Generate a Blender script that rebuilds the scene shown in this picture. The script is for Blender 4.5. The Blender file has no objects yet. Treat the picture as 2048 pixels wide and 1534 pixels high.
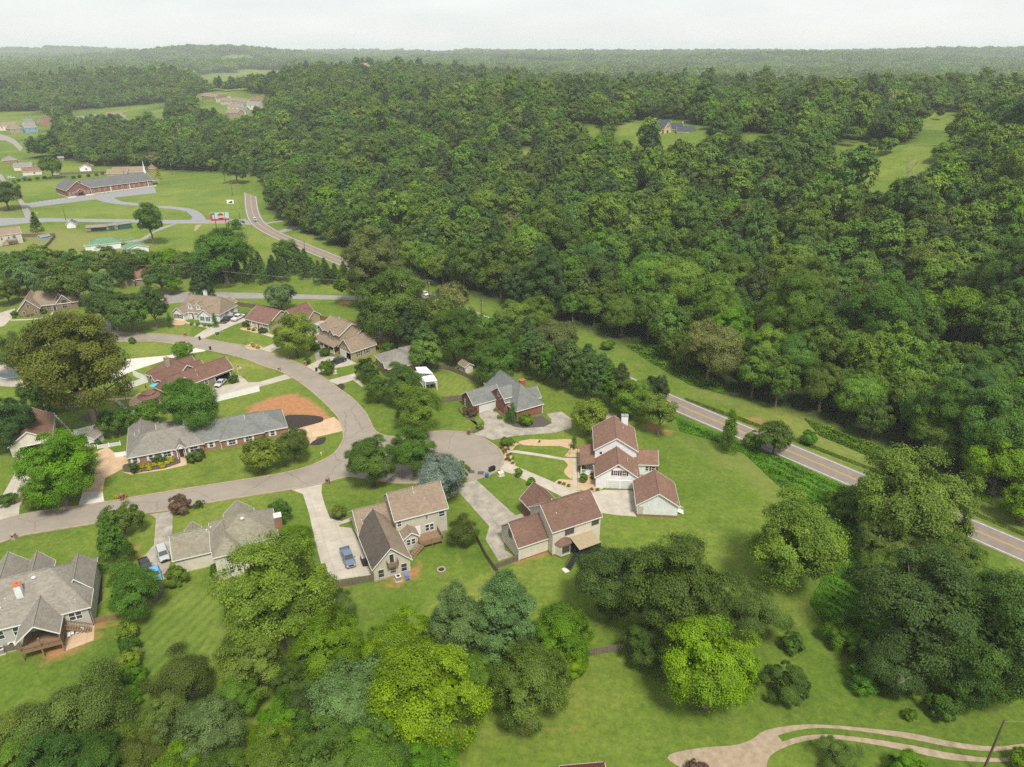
import bpy, bmesh, math, random
import numpy as np
from mathutils import Vector, Matrix
from mathutils.geometry import tessellate_polygon
R_ = math.radians
scene = bpy.context.scene
COL = scene.collection

# ------------------------------------------------------------------ camera, sky, sun, exposure
cam_d = bpy.data.cameras.new('drone_camera'); cam = bpy.data.objects.new('drone_camera', cam_d); COL.objects.link(cam)
cam.location = (0, 0, 90); cam.rotation_euler = (R_(90 - 25.13), 0, 0)
cam_d.sensor_width = 36; cam_d.lens = 25.0; cam_d.clip_start = 0.5; cam_d.clip_end = 40000
scene.camera = cam
SUN_EL, SUN_AZ = 58, 160          # high, soft sun behind thin cloud, over the camera's right shoulder
world = bpy.data.worlds.new('World'); scene.world = world; world.use_nodes = True
wn, wl = world.node_tree.nodes, world.node_tree.links
wn.clear()
wo = wn.new('ShaderNodeOutputWorld'); mixs = wn.new('ShaderNodeMixShader')
b1 = wn.new('ShaderNodeBackground'); b2 = wn.new('ShaderNodeBackground'); sky = wn.new('ShaderNodeTexSky')
sky.sky_type = 'NISHITA'; sky.sun_disc = False; sky.sun_elevation = R_(SUN_EL); sky.sun_rotation = R_(SUN_AZ)
wl.new(sky.outputs[0], b1.inputs[0]); b1.inputs[1].default_value = 0.08
tc = wn.new('ShaderNodeTexCoord'); mp = wn.new('ShaderNodeMapping'); mp.inputs['Scale'].default_value = (2.2, 2.2, 11)
nz = wn.new('ShaderNodeTexNoise'); nz.inputs['Scale'].default_value = 1.6; nz.inputs['Detail'].default_value = 6; nz.inputs['Roughness'].default_value = .55
cr = wn.new('ShaderNodeValToRGB')
cr.color_ramp.elements[0].position = .3; cr.color_ramp.elements[0].color = (.80, .83, .855, 1)
cr.color_ramp.elements[1].position = .7; cr.color_ramp.elements[1].color = (1.0, 1.0, .985, 1)
wl.new(tc.outputs['Generated'], mp.inputs[0]); wl.new(mp.outputs[0], nz.inputs[0]); wl.new(nz.outputs[0], cr.inputs[0])
wl.new(cr.outputs[0], b2.inputs[0]); b2.inputs[1].default_value = 0.39
mixs.inputs[0].default_value = .86
wl.new(b1.outputs[0], mixs.inputs[1]); wl.new(b2.outputs[0], mixs.inputs[2]); wl.new(mixs.outputs[0], wo.inputs[0])
sd = bpy.data.lights.new('sun', 'SUN'); sd.energy = 2.0; sd.angle = R_(12); sd.color = (1, .95, .86)
sun = bpy.data.objects.new('sun', sd); COL.objects.link(sun)
sdir = Vector((math.sin(R_(SUN_AZ)) * math.cos(R_(SUN_EL)), math.cos(R_(SUN_AZ)) * math.cos(R_(SUN_EL)), math.sin(R_(SUN_EL))))
sun.rotation_euler = sdir.to_track_quat('Z', 'Y').to_euler()
scene.view_settings.view_transform = 'Standard'; scene.view_settings.look = 'None'
scene.view_settings.exposure = 1.32; scene.view_settings.gamma = 1; scene.view_settings.use_curve_mapping = False
scene.cycles.use_denoising = False; scene.cycles.use_adaptive_sampling = False
scene.cycles.max_bounces = 6; scene.cycles.diffuse_bounces = 3; scene.cycles.transmission_bounces = 4; scene.cycles.volume_bounces = 2
scene.cycles.sample_clamp_indirect = 4.0

# ------------------------------------------------------------------ materials
MATS = {}
def nmat(name):
    m = bpy.data.materials.new(name); m.use_nodes = True; nt = m.node_tree
    return m, nt.nodes, nt.links, nt.nodes['Principled BSDF']
def mat(name, col, rough=.8, col2=None, scale=6., detail=4., bump=0., metal=0., stretch=None, spec=.3):
    """plain procedural surface: two tones mixed by object-space noise, optional relief"""
    if name in MATS: return MATS[name]
    m, n, l, p = nmat(name)
    p.inputs['Roughness'].default_value = rough; p.inputs['Metallic'].default_value = metal
    p.inputs['Specular IOR Level'].default_value = spec
    if col2 is None: col2 = tuple(c * .8 for c in col)
    g = n.new('ShaderNodeNewGeometry'); t = n.new('ShaderNodeTexNoise')
    t.inputs['Scale'].default_value = scale; t.inputs['Detail'].default_value = detail; t.inputs['Roughness'].default_value = .65
    if stretch:
        mpn = n.new('ShaderNodeMapping'); mpn.inputs['Scale'].default_value = stretch
        l.new(g.outputs['Position'], mpn.inputs[0]); l.new(mpn.outputs[0], t.inputs[0])
    else: l.new(g.outputs['Position'], t.inputs[0])
    r = n.new('ShaderNodeValToRGB'); r.color_ramp.elements[0].position = .35; r.color_ramp.elements[1].position = .68
    r.color_ramp.elements[0].color = (*col2, 1); r.color_ramp.elements[1].color = (*col, 1)
    l.new(t.outputs[0], r.inputs[0]); l.new(r.outputs[0], p.inputs['Base Color'])
    if bump:
        b = n.new('ShaderNodeBump'); b.inputs['Strength'].default_value = bump; b.inputs['Distance'].default_value = .05
        l.new(t.outputs[0], b.inputs['Height']); l.new(b.outputs[0], p.inputs['Normal'])
    MATS[name] = m; return m
def joints(m, size=3.0, ang=24, dark=.62):
    """saw-cut control joints and hairline cracks across a paved surface"""
    n, l = m.node_tree.nodes, m.node_tree.links; p = n['Principled BSDF']; src = p.inputs['Base Color'].links[0].from_socket
    g = n.new('ShaderNodeNewGeometry'); mp = n.new('ShaderNodeMapping'); mp.inputs['Rotation'].default_value = (0, 0, R_(-ang)); l.new(g.outputs['Position'], mp.inputs[0])
    out = src
    if size:
        b = n.new('ShaderNodeTexBrick'); b.offset = 0; b.inputs['Scale'].default_value = 1; b.inputs['Brick Width'].default_value = size; b.inputs['Row Height'].default_value = size; b.inputs['Mortar Size'].default_value = .03
        b.inputs['Color1'].default_value = (1, 1, 1, 1); b.inputs['Color2'].default_value = (.93, .93, .93, 1); b.inputs['Mortar'].default_value = (dark, dark, dark, 1); l.new(mp.outputs[0], b.inputs[0])
        x = n.new('ShaderNodeMix'); x.data_type = 'RGBA'; x.blend_type = 'MULTIPLY'; x.inputs[0].default_value = 1; l.new(out, x.inputs[6]); l.new(b.outputs[0], x.inputs[7]); out = x.outputs[2]
    if size: l.new(out, p.inputs['Base Color']); return
    v = n.new('ShaderNodeTexVoronoi'); v.feature = 'DISTANCE_TO_EDGE'; v.inputs['Scale'].default_value = .07; nz_ = n.new('ShaderNodeTexNoise'); nz_.inputs['Scale'].default_value = .5; nz_.inputs['Detail'].default_value = 5
    l.new(g.outputs['Position'], nz_.inputs[0]); ad = n.new('ShaderNodeVectorMath'); ad.operation = 'MULTIPLY_ADD'; ad.inputs[1].default_value = (2.5, 2.5, 0); l.new(nz_.outputs['Color'], ad.inputs[0]); l.new(g.outputs['Position'], ad.inputs[2]); l.new(ad.outputs[0], v.inputs[0])
    r = n.new('ShaderNodeValToRGB'); r.color_ramp.elements[0].position = .004; r.color_ramp.elements[0].color = (.72, .70, .68, 1); r.color_ramp.elements[1].position = .010; l.new(v.outputs[0], r.inputs[0])
    x = n.new('ShaderNodeMix'); x.data_type = 'RGBA'; x.blend_type = 'MULTIPLY'; x.inputs[0].default_value = .8; l.new(out, x.inputs[6]); l.new(r.outputs[0], x.inputs[7]); l.new(x.outputs[2], p.inputs['Base Color'])
def shingle(name, col, mold=0.):
    """asphalt shingles: courses, tab-to-tab tone changes, granule speckle and broad streaks of weathering"""
    m, n, l, p = nmat(name); p.inputs['Roughness'].default_value = .92; p.inputs['Specular IOR Level'].default_value = .15
    g = n.new('ShaderNodeNewGeometry'); sx = n.new('ShaderNodeSeparateXYZ'); l.new(g.outputs['Position'], sx.inputs[0])
    v = n.new('ShaderNodeTexVoronoi'); mpn = n.new('ShaderNodeMapping'); mpn.inputs['Scale'].default_value = (2.2, 2.2, 5.5)
    l.new(g.outputs['Position'], mpn.inputs[0]); l.new(mpn.outputs[0], v.inputs[0]); v.inputs['Scale'].default_value = 1.0
    big = n.new('ShaderNodeTexNoise'); big.inputs['Scale'].default_value = .35; big.inputs['Detail'].default_value = 5
    l.new(g.outputs['Position'], big.inputs[0])
    mr = n.new('ShaderNodeSeparateColor'); l.new(v.outputs['Color'], mr.inputs[0])
    a = n.new('ShaderNodeMath'); a.operation = 'MULTIPLY_ADD'; a.inputs[1].default_value = .5; a.inputs[2].default_value = .45
    l.new(mr.outputs[0], a.inputs[0])
    w = n.new('ShaderNodeMath'); w.operation = 'MULTIPLY_ADD'; w.inputs[1].default_value = .7; l.new(big.outputs[0], w.inputs[0]); l.new(a.outputs[0], w.inputs[2])
    mx = n.new('ShaderNodeMix'); mx.data_type = 'RGBA'
    mx.inputs[6].default_value = (*[c * .62 for c in col], 1); mx.inputs[7].default_value = (*[c * 1.18 for c in col], 1)
    sc = n.new('ShaderNodeMath'); sc.operation = 'SUBTRACT'; sc.inputs[1].default_value = .45; sc.use_clamp = True
    l.new(w.outputs[0], sc.inputs[0]); l.new(sc.outputs[0], mx.inputs[0])
    wv = n.new('ShaderNodeTexWave'); wv.bands_direction = 'Z'; wv.inputs['Scale'].default_value = 2.3; wv.inputs['Distortion'].default_value = .3
    l.new(g.outputs['Position'], wv.inputs[0])
    b = n.new('ShaderNodeBump'); b.inputs['Strength'].default_value = .35; b.inputs['Distance'].default_value = .04
    l.new(wv.outputs['Fac'], b.inputs['Height']); l.new(b.outputs[0], p.inputs['Normal'])
    l.new(mx.outputs[2], p.inputs['Base Color']); return m
def brickmat(name, c1, c2, mortar):
    m, n, l, p = nmat(name); p.inputs['Roughness'].default_value = .9
    g = n.new('ShaderNodeNewGeometry'); s = n.new('ShaderNodeSeparateXYZ'); l.new(g.outputs['Position'], s.inputs[0])
    ad = n.new('ShaderNodeMath'); ad.operation = 'ADD'; l.new(s.outputs[0], ad.inputs[0]); l.new(s.outputs[1], ad.inputs[1])
    c = n.new('ShaderNodeCombineXYZ'); l.new(ad.outputs[0], c.inputs[0]); l.new(s.outputs[2], c.inputs[1])
    b = n.new('ShaderNodeTexBrick'); b.inputs['Scale'].default_value = 1.; b.inputs['Brick Width'].default_value = .22; b.inputs['Row Height'].default_value = .075
    b.inputs['Mortar Size'].default_value = .01; b.inputs['Color1'].default_value = (*c1, 1); b.inputs['Color2'].default_value = (*c2, 1); b.inputs['Mortar'].default_value = (*mortar, 1)
    l.new(c.outputs[0], b.inputs[0])
    t = n.new('ShaderNodeTexNoise'); t.inputs['Scale'].default_value = .8; l.new(g.outputs['Position'], t.inputs[0])
    mm = n.new('ShaderNodeMix'); mm.data_type = 'RGBA'; mm.blend_type = 'MULTIPLY'; mm.inputs[0].default_value = .5
    l.new(b.outputs[0], mm.inputs[6]); l.new(t.outputs[0], mm.inputs[7]); l.new(mm.outputs[2], p.inputs['Base Color']); return m
def siding(name, col, pitch=.13):
    """lapped boards: shallow horizontal relief, a little dirt"""
    m, n, l, p = nmat(name); p.inputs['Roughness'].default_value = .6
    g = n.new('ShaderNodeNewGeometry'); t = n.new('ShaderNodeTexNoise'); t.inputs['Scale'].default_value = .7; t.inputs['Detail'].default_value = 5
    l.new(g.outputs['Position'], t.inputs[0])
    r = n.new('ShaderNodeValToRGB'); r.color_ramp.elements[0].position = .3; r.color_ramp.elements[1].position = .65
    r.color_ramp.elements[0].color = (*[c * .84 for c in col], 1); r.color_ramp.elements[1].color = (*col, 1)
    l.new(t.outputs[0], r.inputs[0]); l.new(r.outputs[0], p.inputs['Base Color'])
    wv = n.new('ShaderNodeTexWave'); wv.wave_profile = 'SAW'; wv.bands_direction = 'Z'; wv.inputs['Scale'].default_value = .5 / pitch * .64
    l.new(g.outputs['Position'], wv.inputs[0])
    b = n.new('ShaderNodeBump'); b.inputs['Strength'].default_value = .5; b.inputs['Distance'].default_value = .03
    l.new(wv.outputs['Fac'], b.inputs['Height']); l.new(b.outputs[0], p.inputs['Normal']); return m
def leafmat(name, col, tip=None, hue=.02, val=.35):
    """foliage: leaf-to-leaf and tree-to-tree variation, light passing through the blades"""
    m, n, l, p = nmat(name); p.inputs['Roughness'].default_value = .6; p.inputs['Specular IOR Level'].default_value = .25
    col = tuple(c * 1.5 for c in col); tip = tip and tuple(c * 1.42 for c in tip)
    at = n.new('ShaderNodeAttribute'); at.attribute_name = 'var'; oi = n.new('ShaderNodeObjectInfo')
    tip = tip or tuple(min(1, c * 1.55) for c in col)
    mx = n.new('ShaderNodeMix'); mx.data_type = 'RGBA'; mx.inputs[6].default_value = (*[c * .42 for c in col], 1); mx.inputs[7].default_value = (*tip, 1)
    l.new(at.outputs['Fac'], mx.inputs[0])
    hs = n.new('ShaderNodeHueSaturation'); hs.inputs['Saturation'].default_value = 1.1
    h = n.new('ShaderNodeMapRange'); h.inputs[3].default_value = .5 - hue; h.inputs[4].default_value = .5 + hue; l.new(oi.outputs['Random'], h.inputs[0])
    ml = n.new('ShaderNodeMath'); ml.operation = 'MULTIPLY'; ml.inputs[1].default_value = 7.31; fr = n.new('ShaderNodeMath'); fr.operation = 'FRACT'
    l.new(oi.outputs['Random'], ml.inputs[0]); l.new(ml.outputs[0], fr.inputs[0])
    vv = n.new('ShaderNodeMapRange'); vv.inputs[3].default_value = 1 - val; vv.inputs[4].default_value = 1 + val; l.new(fr.outputs[0], vv.inputs[0])
    l.new(h.outputs[0], hs.inputs['Hue']); l.new(vv.outputs[0], hs.inputs['Value']); l.new(mx.outputs[2], hs.inputs['Color'])
    l.new(hs.outputs[0], p.inputs['Base Color'])
    tr = n.new('ShaderNodeBsdfTranslucent'); l.new(hs.outputs[0], tr.inputs[0])
    ms = n.new('ShaderNodeMixShader'); ms.inputs[0].default_value = .27
    l.new(p.outputs[0], ms.inputs[1]); l.new(tr.outputs[0], ms.inputs[2]); l.new(ms.outputs[0], n['Material Output'].inputs[0]); return m
M = dict(
    asphalt=mat('worn_asphalt', (.275, .238, .192), .9, (.225, .194, .158), .22, 9),
    hwy=mat('highway_asphalt', (.225, .19, .158), .9, (.175, .15, .125), .5, 8, stretch=(1, 1, 1)),
    churchpave=mat('grey_church_paving', (.25, .25, .255), .9, (.2, .2, .205), .4, 6),
    conc=mat('driveway_concrete', (.46, .415, .34), .85, (.35, .31, .255), .4, 8),
    concold=mat('stained_concrete', (.40, .36, .29), .85, (.22, .20, .165), .45, 9),
    concnew=mat('fresh_concrete', (.56, .53, .47), .85, (.47, .44, .39), .5, 6),
    concred=mat('dusty_concrete', (.52, .38, .25), .9, (.44, .30, .18), .5, 8),
    kerb=mat('kerb_concrete', (.36, .29, .215), .9, (.26, .19, .13), .8, 8),
    whiteline=mat('white_road_paint', (.62, .60, .56), .8, (.42, .40, .37), 2, 6),
    yellowline=mat('yellow_road_paint', (.55, .30, .055), .8, (.42, .24, .06), 2, 6),
    gravel=mat('pale_gravel', (.36, .29, .205), .95, (.24, .185, .12), .9, 10, .5),
    pebble=mat('river_pebbles', (.50, .37, .23), .95, (.36, .25, .14), 2.5, 10, .4),
    mulch=mat('dark_mulch', (.045, .034, .028), .95, (.028, .02, .017), 4, 8, .6),
    mulch2=mat('grey_mulch', (.10, .083, .07), .95, (.065, .053, .045), 3, 8, .5),
    whitetrim=mat('white_trim_paint', (.74, .73, .70), .5, (.66, .65, .62), 1),
    white=siding('white_lap_siding', (.74, .75, .745)), cream=siding('cream_lap_siding', (.66, .61, .50)),
    pale=siding('pale_stone_siding', (.52, .49, .40)), tan=siding('tan_siding', (.36, .29, .185)), greyside=siding('grey_lap_siding', (.46, .45, .39)),
    taupe=siding('taupe_siding', (.25, .20, .13)), blueside=siding('light_blue_boards', (.22, .36, .5)), yellowstone=mat('cream_limestone', (.55, .42, .24), .9, (.45, .33, .18), 1.5),
    greenside=siding('dark_green_boards', (.02, .09, .065)),
    brick=brickmat('red_brick', (.30, .085, .05), (.22, .055, .035), (.34, .22, .16)),
    brickpink=brickmat('pink_brick', (.34, .15, .095), (.27, .105, .065), (.4, .28, .2)),
    brickor=brickmat('orange_brick', (.42, .17, .08), (.34, .125, .06), (.45, .3, .2)),
    bricktan=brickmat('brown_brick', (.25, .165, .105), (.19, .12, .075), (.33, .25, .18)),
    bricklow=brickmat('foundation_brick', (.34, .13, .065), (.27, .095, .05), (.36, .25, .17)),
    rbrown=shingle('brown_shingles', (.195, .115, .082)), rdkbrown=shingle('dark_brown_shingles', (.155, .092, .068)), rred=shingle('russet_shingles', (.165, .092, .070)),
    rtan=shingle('weathered_tan_shingles', (0.226, 0.175, 0.125)), rgrey=shingle('grey_shingles', (0.221, 0.201, 0.168)), rblue=shingle('blue_grey_shingles', (.158, .166, .152)),
    rolive=shingle('olive_grey_shingles', (0.220, 0.200, 0.150)), rdark=shingle('charcoal_shingles', (0.122, 0.120, 0.120)), rpale=shingle('pale_grey_shingles', (.205, .192, .165)),
    rgreen=shingle('green_metal_roofing', (0.120, 0.220, 0.130)), rslate=shingle('slate_roofing', (0.061, 0.067, 0.079)), rmold=shingle('blackened_shingles', (0.104, 0.085, 0.071)),
    rmaroon=mat('maroon_metal_roofing', (.14, .045, .04), .5, (.11, .035, .032), 2),
    glass=mat('window_glass', (.045, .052, .055), .08, (.03, .035, .04), 1, spec=.6), dark=mat('dark_interior', (.022, .02, .02), .9),
    shutblack=mat('black_shutter', (.022, .024, .027), .6), shutred=mat('maroon_shutter', (.13, .015, .022), .6), shutwhite=mat('white_shutter', (.72, .70, .66), .6),
    door=mat('dark_door', (.06, .03, .025), .5), garagedoor=mat('white_garage_door', (.60, .60, .58), .5, (.55, .55, .53), 1.),
    woodgrey=mat('grey_fence_wood', (.185, .148, .11), .9, (.115, .09, .066), 5, 6, .3, stretch=(1, 1, .15)),
    woodred=mat('red_cedar_fence', (.27, .105, .045), .9, (.2, .075, .032), 5, 6, .3, stretch=(1, 1, .15)),
    woodtan=mat('weathered_deck_wood', (.27, .175, .10), .9, (.19, .12, .07), 5, 6, .3), woodnew=mat('orange_deck_wood', (.40, .215, .085), .85, (.32, .16, .06), 5, 6, .2),
    wooddark=mat('dark_stained_wood', (.028, .025, .025), .7), pole=mat('creosoted_pole', (.12, .085, .06), .9, (.08, .055, .04), 3, 5, stretch=(1, 1, .1)),
    metal=mat('galvanised_metal', (.45, .45, .44), .4, metal=.6), vent=mat('pale_roof_vent', (.62, .60, .57), .5), black=mat('black_plastic', (.018, .018, .02), .5),
    bark=mat('grey_brown_bark', (.17, .13, .10), .95, (.09, .068, .05), 3, 8, .6, stretch=(1, 1, .25)), barkpale=mat('pale_bark', (.34, .29, .23), .95, (.2, .165, .13), 3, 8, .5, stretch=(1, 1, .25)),
    tyre=mat('tyre_rubber', (.02, .02, .02), .9), rim=mat('alloy_rim', (.45, .45, .46), .3, metal=.7), lampglass=mat('headlamp_glass', (.6, .6, .58), .15), tail=mat('tail_lamp', (.28, .02, .015), .2),
    red=mat('red_plastic', (.42, .025, .02), .5), yellow=mat('yellow_paint', (.62, .42, .03), .5), blue=mat('blue_plastic', (.05, .14, .36), .4), teal=mat('turquoise_canvas', (.10, .42, .48), .6),
    orange=mat('orange_cap', (.5, .14, .045), .7), awn=mat('khaki_awning', (.33, .27, .165), .8, (.27, .22, .13), 2), stone=mat('pale_fieldstone', (.40, .34, .26), .95, (.25, .2, .15), 2.5, 6, .5), pool=mat('pool_water', (.10, .24, .26), .05),
    signred=mat('billboard_red', (.55, .04, .035), .5, (.5, .035, .03)), signaqua=mat('billboard_aqua', (.40, .60, .58), .5, (.33, .52, .52)), signcream=mat('billboard_cream', (.66, .62, .5), .5), signmaroon=mat('billboard_maroon', (.28, .03, .035), .5), signnavy=mat('banner_navy', (.035, .06, .10), .5), signsky=mat('banner_sky', (.42, .56, .62), .5), whiteflat=mat('white_vinyl', (.78, .78, .76), .45, (.72, .72, .70), 1),
)
for k_, s_ in (('conc', 3.2), ('concold', 3.6), ('concred', 3.6), ('asphalt', 0)): joints(M[k_], s_)
def paint(name, col): 
    m = mat(name, col, .28, tuple(c * .92 for c in col), .5, spec=.5); m.node_tree.nodes['Principled BSDF'].inputs['Coat Weight'].default_value = .6; return m
LEAF = dict(
    mid=leafmat('leaf_mid_green', (.052, .108, .014), (.108, .182, .026)), lime=leafmat('leaf_lime', (.074, .160, .005), (.175, .275, .008), .010, .10), fresh=leafmat('leaf_fresh_green', (.062, .145, .010), (.125, .235, .020), .015, .15),
    flush=leafmat('leaf_yellow_flush', (.066, .130, .012), (.20, .265, .045), .012, .12), dark=leafmat('leaf_dark_green', (.042, .088, .014), (.086, .148, .027)), deep=leafmat('leaf_bluish_dark', (.035, .076, .017), (.070, .126, .031)),
    olive=leafmat('leaf_olive', (.062, .105, .016), (.125, .175, .034)), brown=leafmat('leaf_brown_olive', (.068, .084, .012), (.148, .160, .028), .01, .12), pale=leafmat('leaf_pale_grey_green', (.056, .115, .030), (.135, .205, .070), .012, .12),
    blue=leafmat('needle_blue_grey', (.10, .145, .115), (.20, .25, .20), .01, .1), purple=leafmat('leaf_purple_brown', (.085, .050, .036), (.17, .11, .075), .01, .1), tanleaf=leafmat('leaf_tan_seeding', (.082, .108, .026), (.175, .195, .062), .01, .15),
    pinegreen=leafmat('needle_green', (.040, .080, .020), (.082, .130, .036)), kudzu=leafmat('leaf_kudzu', (.054, .125, .012), (.105, .205, .024), .015, .15), emerald=leafmat('leaf_emerald', (.042, .10, .013), (.085, .17, .026), .012, .12),
    gold=leafmat('leaf_gold', (.26, .25, .02), (.42, .38, .04), .01, .1), wisp=leafmat('leaf_dusty_olive', (.066, .112, .022), (.132, .185, .042), .012, .15), forest=leafmat('leaf_forest', (.066, .128, .017), (.140, .215, .036), .014, .32), forest2=leafmat('leaf_forest_dark', (.046, .100, .016), (.096, .165, .032), .012, .28))
# ------------------------------------------------------------------ helpers
def S(a, b, t):
    u = np.clip((t - a) / (b - a), 0.0, 1.0)
    return u * u * (3 - 2 * u)
HILLS = [(-1580, 4100, 52, 560, 330), (1650, 3300, 34, 900, 260), (2300, 4300, 46, 1400, 380), (-3600, 6000, 60, 900, 500),
         (600, 5200, 40, 1300, 420), (4200, 6800, 55, 2200, 500), (-700, 6800, 52, 2000, 450), (-5200, 9200, 62, 2600, 600), (2200, 9500, 58, 3600, 700)]
def zt(x, y):
    """ground height in metres: level estate and church fields, a wooded rise east of the highway, rolling hills beyond"""
    d = np.sqrt(x * x + y * y)
    s = (x - 83) * .751 + (y - 140) * .66
    und = np.sin(x * .011 + 1.3) * np.cos(y * .009 - .4) + .6 * np.sin(x * .023 - y * .019 + 2.) + .4 * np.cos(x * .041 + y * .037)
    fall = S(0, 450, y - 1500 + 500 * S(-250, 250, x))
    e = S(30, 330, s) * (37 + 4.5 * und) * (1 - .8 * fall) * (1 - .62 * S(-250, -650, x) * S(750, 1100, y))
    z = e + 11 * np.exp(-((x + 290) / 270) ** 2 - ((y - 1400) / 230) ** 2) + 14 * np.exp(-((x - 450) / 190) ** 2 - ((y - 730) / 150) ** 2)
    z = z + 13 * np.exp(-((x + 262) / 95) ** 2 - ((y - 1380) / 110) ** 2) + 26 * np.exp(-((x + 820) / 330) ** 2 - ((y - 1560) / 250) ** 2)
    fb = .5 + .25 * np.sin(x * .0031 + .7) * np.cos(y * .0027 + 1.1) + .25 * np.sin(x * .0013 - y * .0019 + 2.2)
    z = z + S(1700, 3200, d) * (26 * fb + 20 * np.clip(np.sin(y * .0052 + 1.5 * np.sin(x * .0016) + .6), -.3, 1) * S(2600, 4200, d))
    for hx, hy, hh, sx, sy in HILLS:
        z = z + hh * np.exp(-((x - hx) / sx) ** 2 - ((y - hy) / sy) ** 2) * S(1500, 2600, d)
    return z

def tag(o, label=None, cat=None, group=None, kind=None):
    if label: o['label'] = label
    if cat: o['category'] = cat
    if group: o['group'] = group
    if kind: o['kind'] = kind
    return o
class MB:
    """collects shapes, then links them as ONE mesh object"""
    def __init__(s): s.v, s.f, s.m = [], [], []
    def face(s, pts, m=0):
        i = len(s.v); s.v += [tuple(p) for p in pts]; s.f.append(tuple(range(i, i + len(pts)))); s.m.append(m); return s
    def box(s, x0, x1, y0, y1, z0, z1, m=0, rot=0, piv=None):
        i = len(s.v); P = [(x, y, z) for z in (z0, z1) for y in (y0, y1) for x in (x0, x1)]
        if rot:
            px_, py_ = piv or ((x0 + x1) / 2, (y0 + y1) / 2); c, q = math.cos(rot), math.sin(rot)
            P = [(px_ + (x - px_) * c - (y - py_) * q, py_ + (x - px_) * q + (y - py_) * c, z) for x, y, z in P]
        s.v += P
        for f in ((0, 2, 3, 1), (4, 5, 7, 6), (0, 1, 5, 4), (2, 6, 7, 3), (0, 4, 6, 2), (1, 3, 7, 5)): s.f.append(tuple(i + k for k in f)); s.m.append(m)
        return s
    def prism(s, poly, dz, m=0):
        """polygon (3D points) thickened straight down by dz"""
        n = len(poly); i = len(s.v); s.v += [tuple(p) for p in poly] + [(p[0], p[1], p[2] - dz) for p in poly]
        s.f.append(tuple(range(i, i + n))); s.f.append(tuple(range(i + 2 * n - 1, i + n - 1, -1))); s.m += [m, m]
        for k in range(n):
            j = (k + 1) % n; s.f.append((i + k, i + n + k, i + n + j, i + j)); s.m.append(m)
        return s
    def tube(s, a, b, r0, r1=None, n=8, m=0, cap=True):
        r1 = r0 if r1 is None else r1; a, b = Vector(a), Vector(b); d = (b - a).normalized()
        u = d.orthogonal().normalized(); w = d.cross(u); i = len(s.v)
        for c, r in ((a, r0), (b, r1)):
            for k in range(n): t = 2 * math.pi * k / n; s.v.append(tuple(c + u * (r * math.cos(t)) + w * (r * math.sin(t))))
        for k in range(n): j = (k + 1) % n; s.f.append((i + k, i + j, i + n + j, i + n + k)); s.m.append(m)
        if cap: s.f.append(tuple(range(i + n - 1, i - 1, -1))); s.f.append(tuple(range(i + n, i + 2 * n))); s.m += [m, m]
        return s
    def mesh(s, name, mats):
        me = bpy.data.meshes.new(name); me.from_pydata(s.v, [], s.f)
        for k in (mats if isinstance(mats, (list, tuple)) else [mats]): me.materials.append(k)
        if any(s.m): me.polygons.foreach_set('material_index', s.m)
        me.update(); return me
    def build(s, name, mats, parent=None, loc=(0, 0, 0), rz=0):
        return link(name, s.mesh(name, mats), parent, loc, rz)
def link(name, me, parent=None, loc=(0, 0, 0), rz=0, scale=None):
    o = bpy.data.objects.new(name, me); COL.objects.link(o); o.location = loc
    if rz: o.rotation_euler = (0, 0, rz)
    if scale: o.scale = scale
    if parent: o.parent = parent
    return o
def thing(name, label, cat, loc=(0, 0, 0), rz=0, group=None):
    return tag(link(name, None, None, loc, rz), label, cat, group)
def z_at(x, y): return float(zt(np.float64(x), np.float64(y)))
def smooth(pts, closed=False, n=4):
    """Catmull-Rom through surveyed points"""
    P = [Vector(p) for p in pts]; out = []; N = len(P)
    rng_ = range(N if closed else N - 1)
    for i in rng_:
        p0 = P[(i - 1) % N] if closed or i else P[0]; p1 = P[i]; p2 = P[(i + 1) % N]; p3 = P[(i + 2) % N] if closed or i + 2 < N else P[-1]
        for k in range(n):
            t = k / n; out.append(tuple(.5 * ((2 * p1) + (p2 - p0) * t + (2 * p0 - 5 * p1 + 4 * p2 - p3) * t * t + (3 * p1 - p0 - 3 * p2 + p3) * t ** 3)))
    if not closed: out.append(tuple(P[-1]))
    return out
def sheet(name, pts, m, z, kind='structure', thick=.05, parent=None):
    """a ground sheet: filled polygon with an edge down into the soil"""
    V = [Vector((p[0], p[1], 0)) for p in pts]; tri = tessellate_polygon([V])
    mb = MB(); n = len(pts)
    mb.v = [(p[0], p[1], z) for p in pts] + [(p[0], p[1], z - thick) for p in pts]
    for t in tri:
        a, b, c = [pts[i] for i in t]
        cr_ = (b[0] - a[0]) * (c[1] - a[1]) - (b[1] - a[1]) * (c[0] - a[0])
        mb.f.append(tuple(t) if cr_ > 0 else tuple(reversed(t))); mb.m.append(0)
    for k in range(n): j = (k + 1) % n; mb.f.append((k, n + k, n + j, j)); mb.m.append(0)
    o = mb.build(name, m, parent)
    if kind and not parent: o['kind'] = kind
    return o
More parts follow.
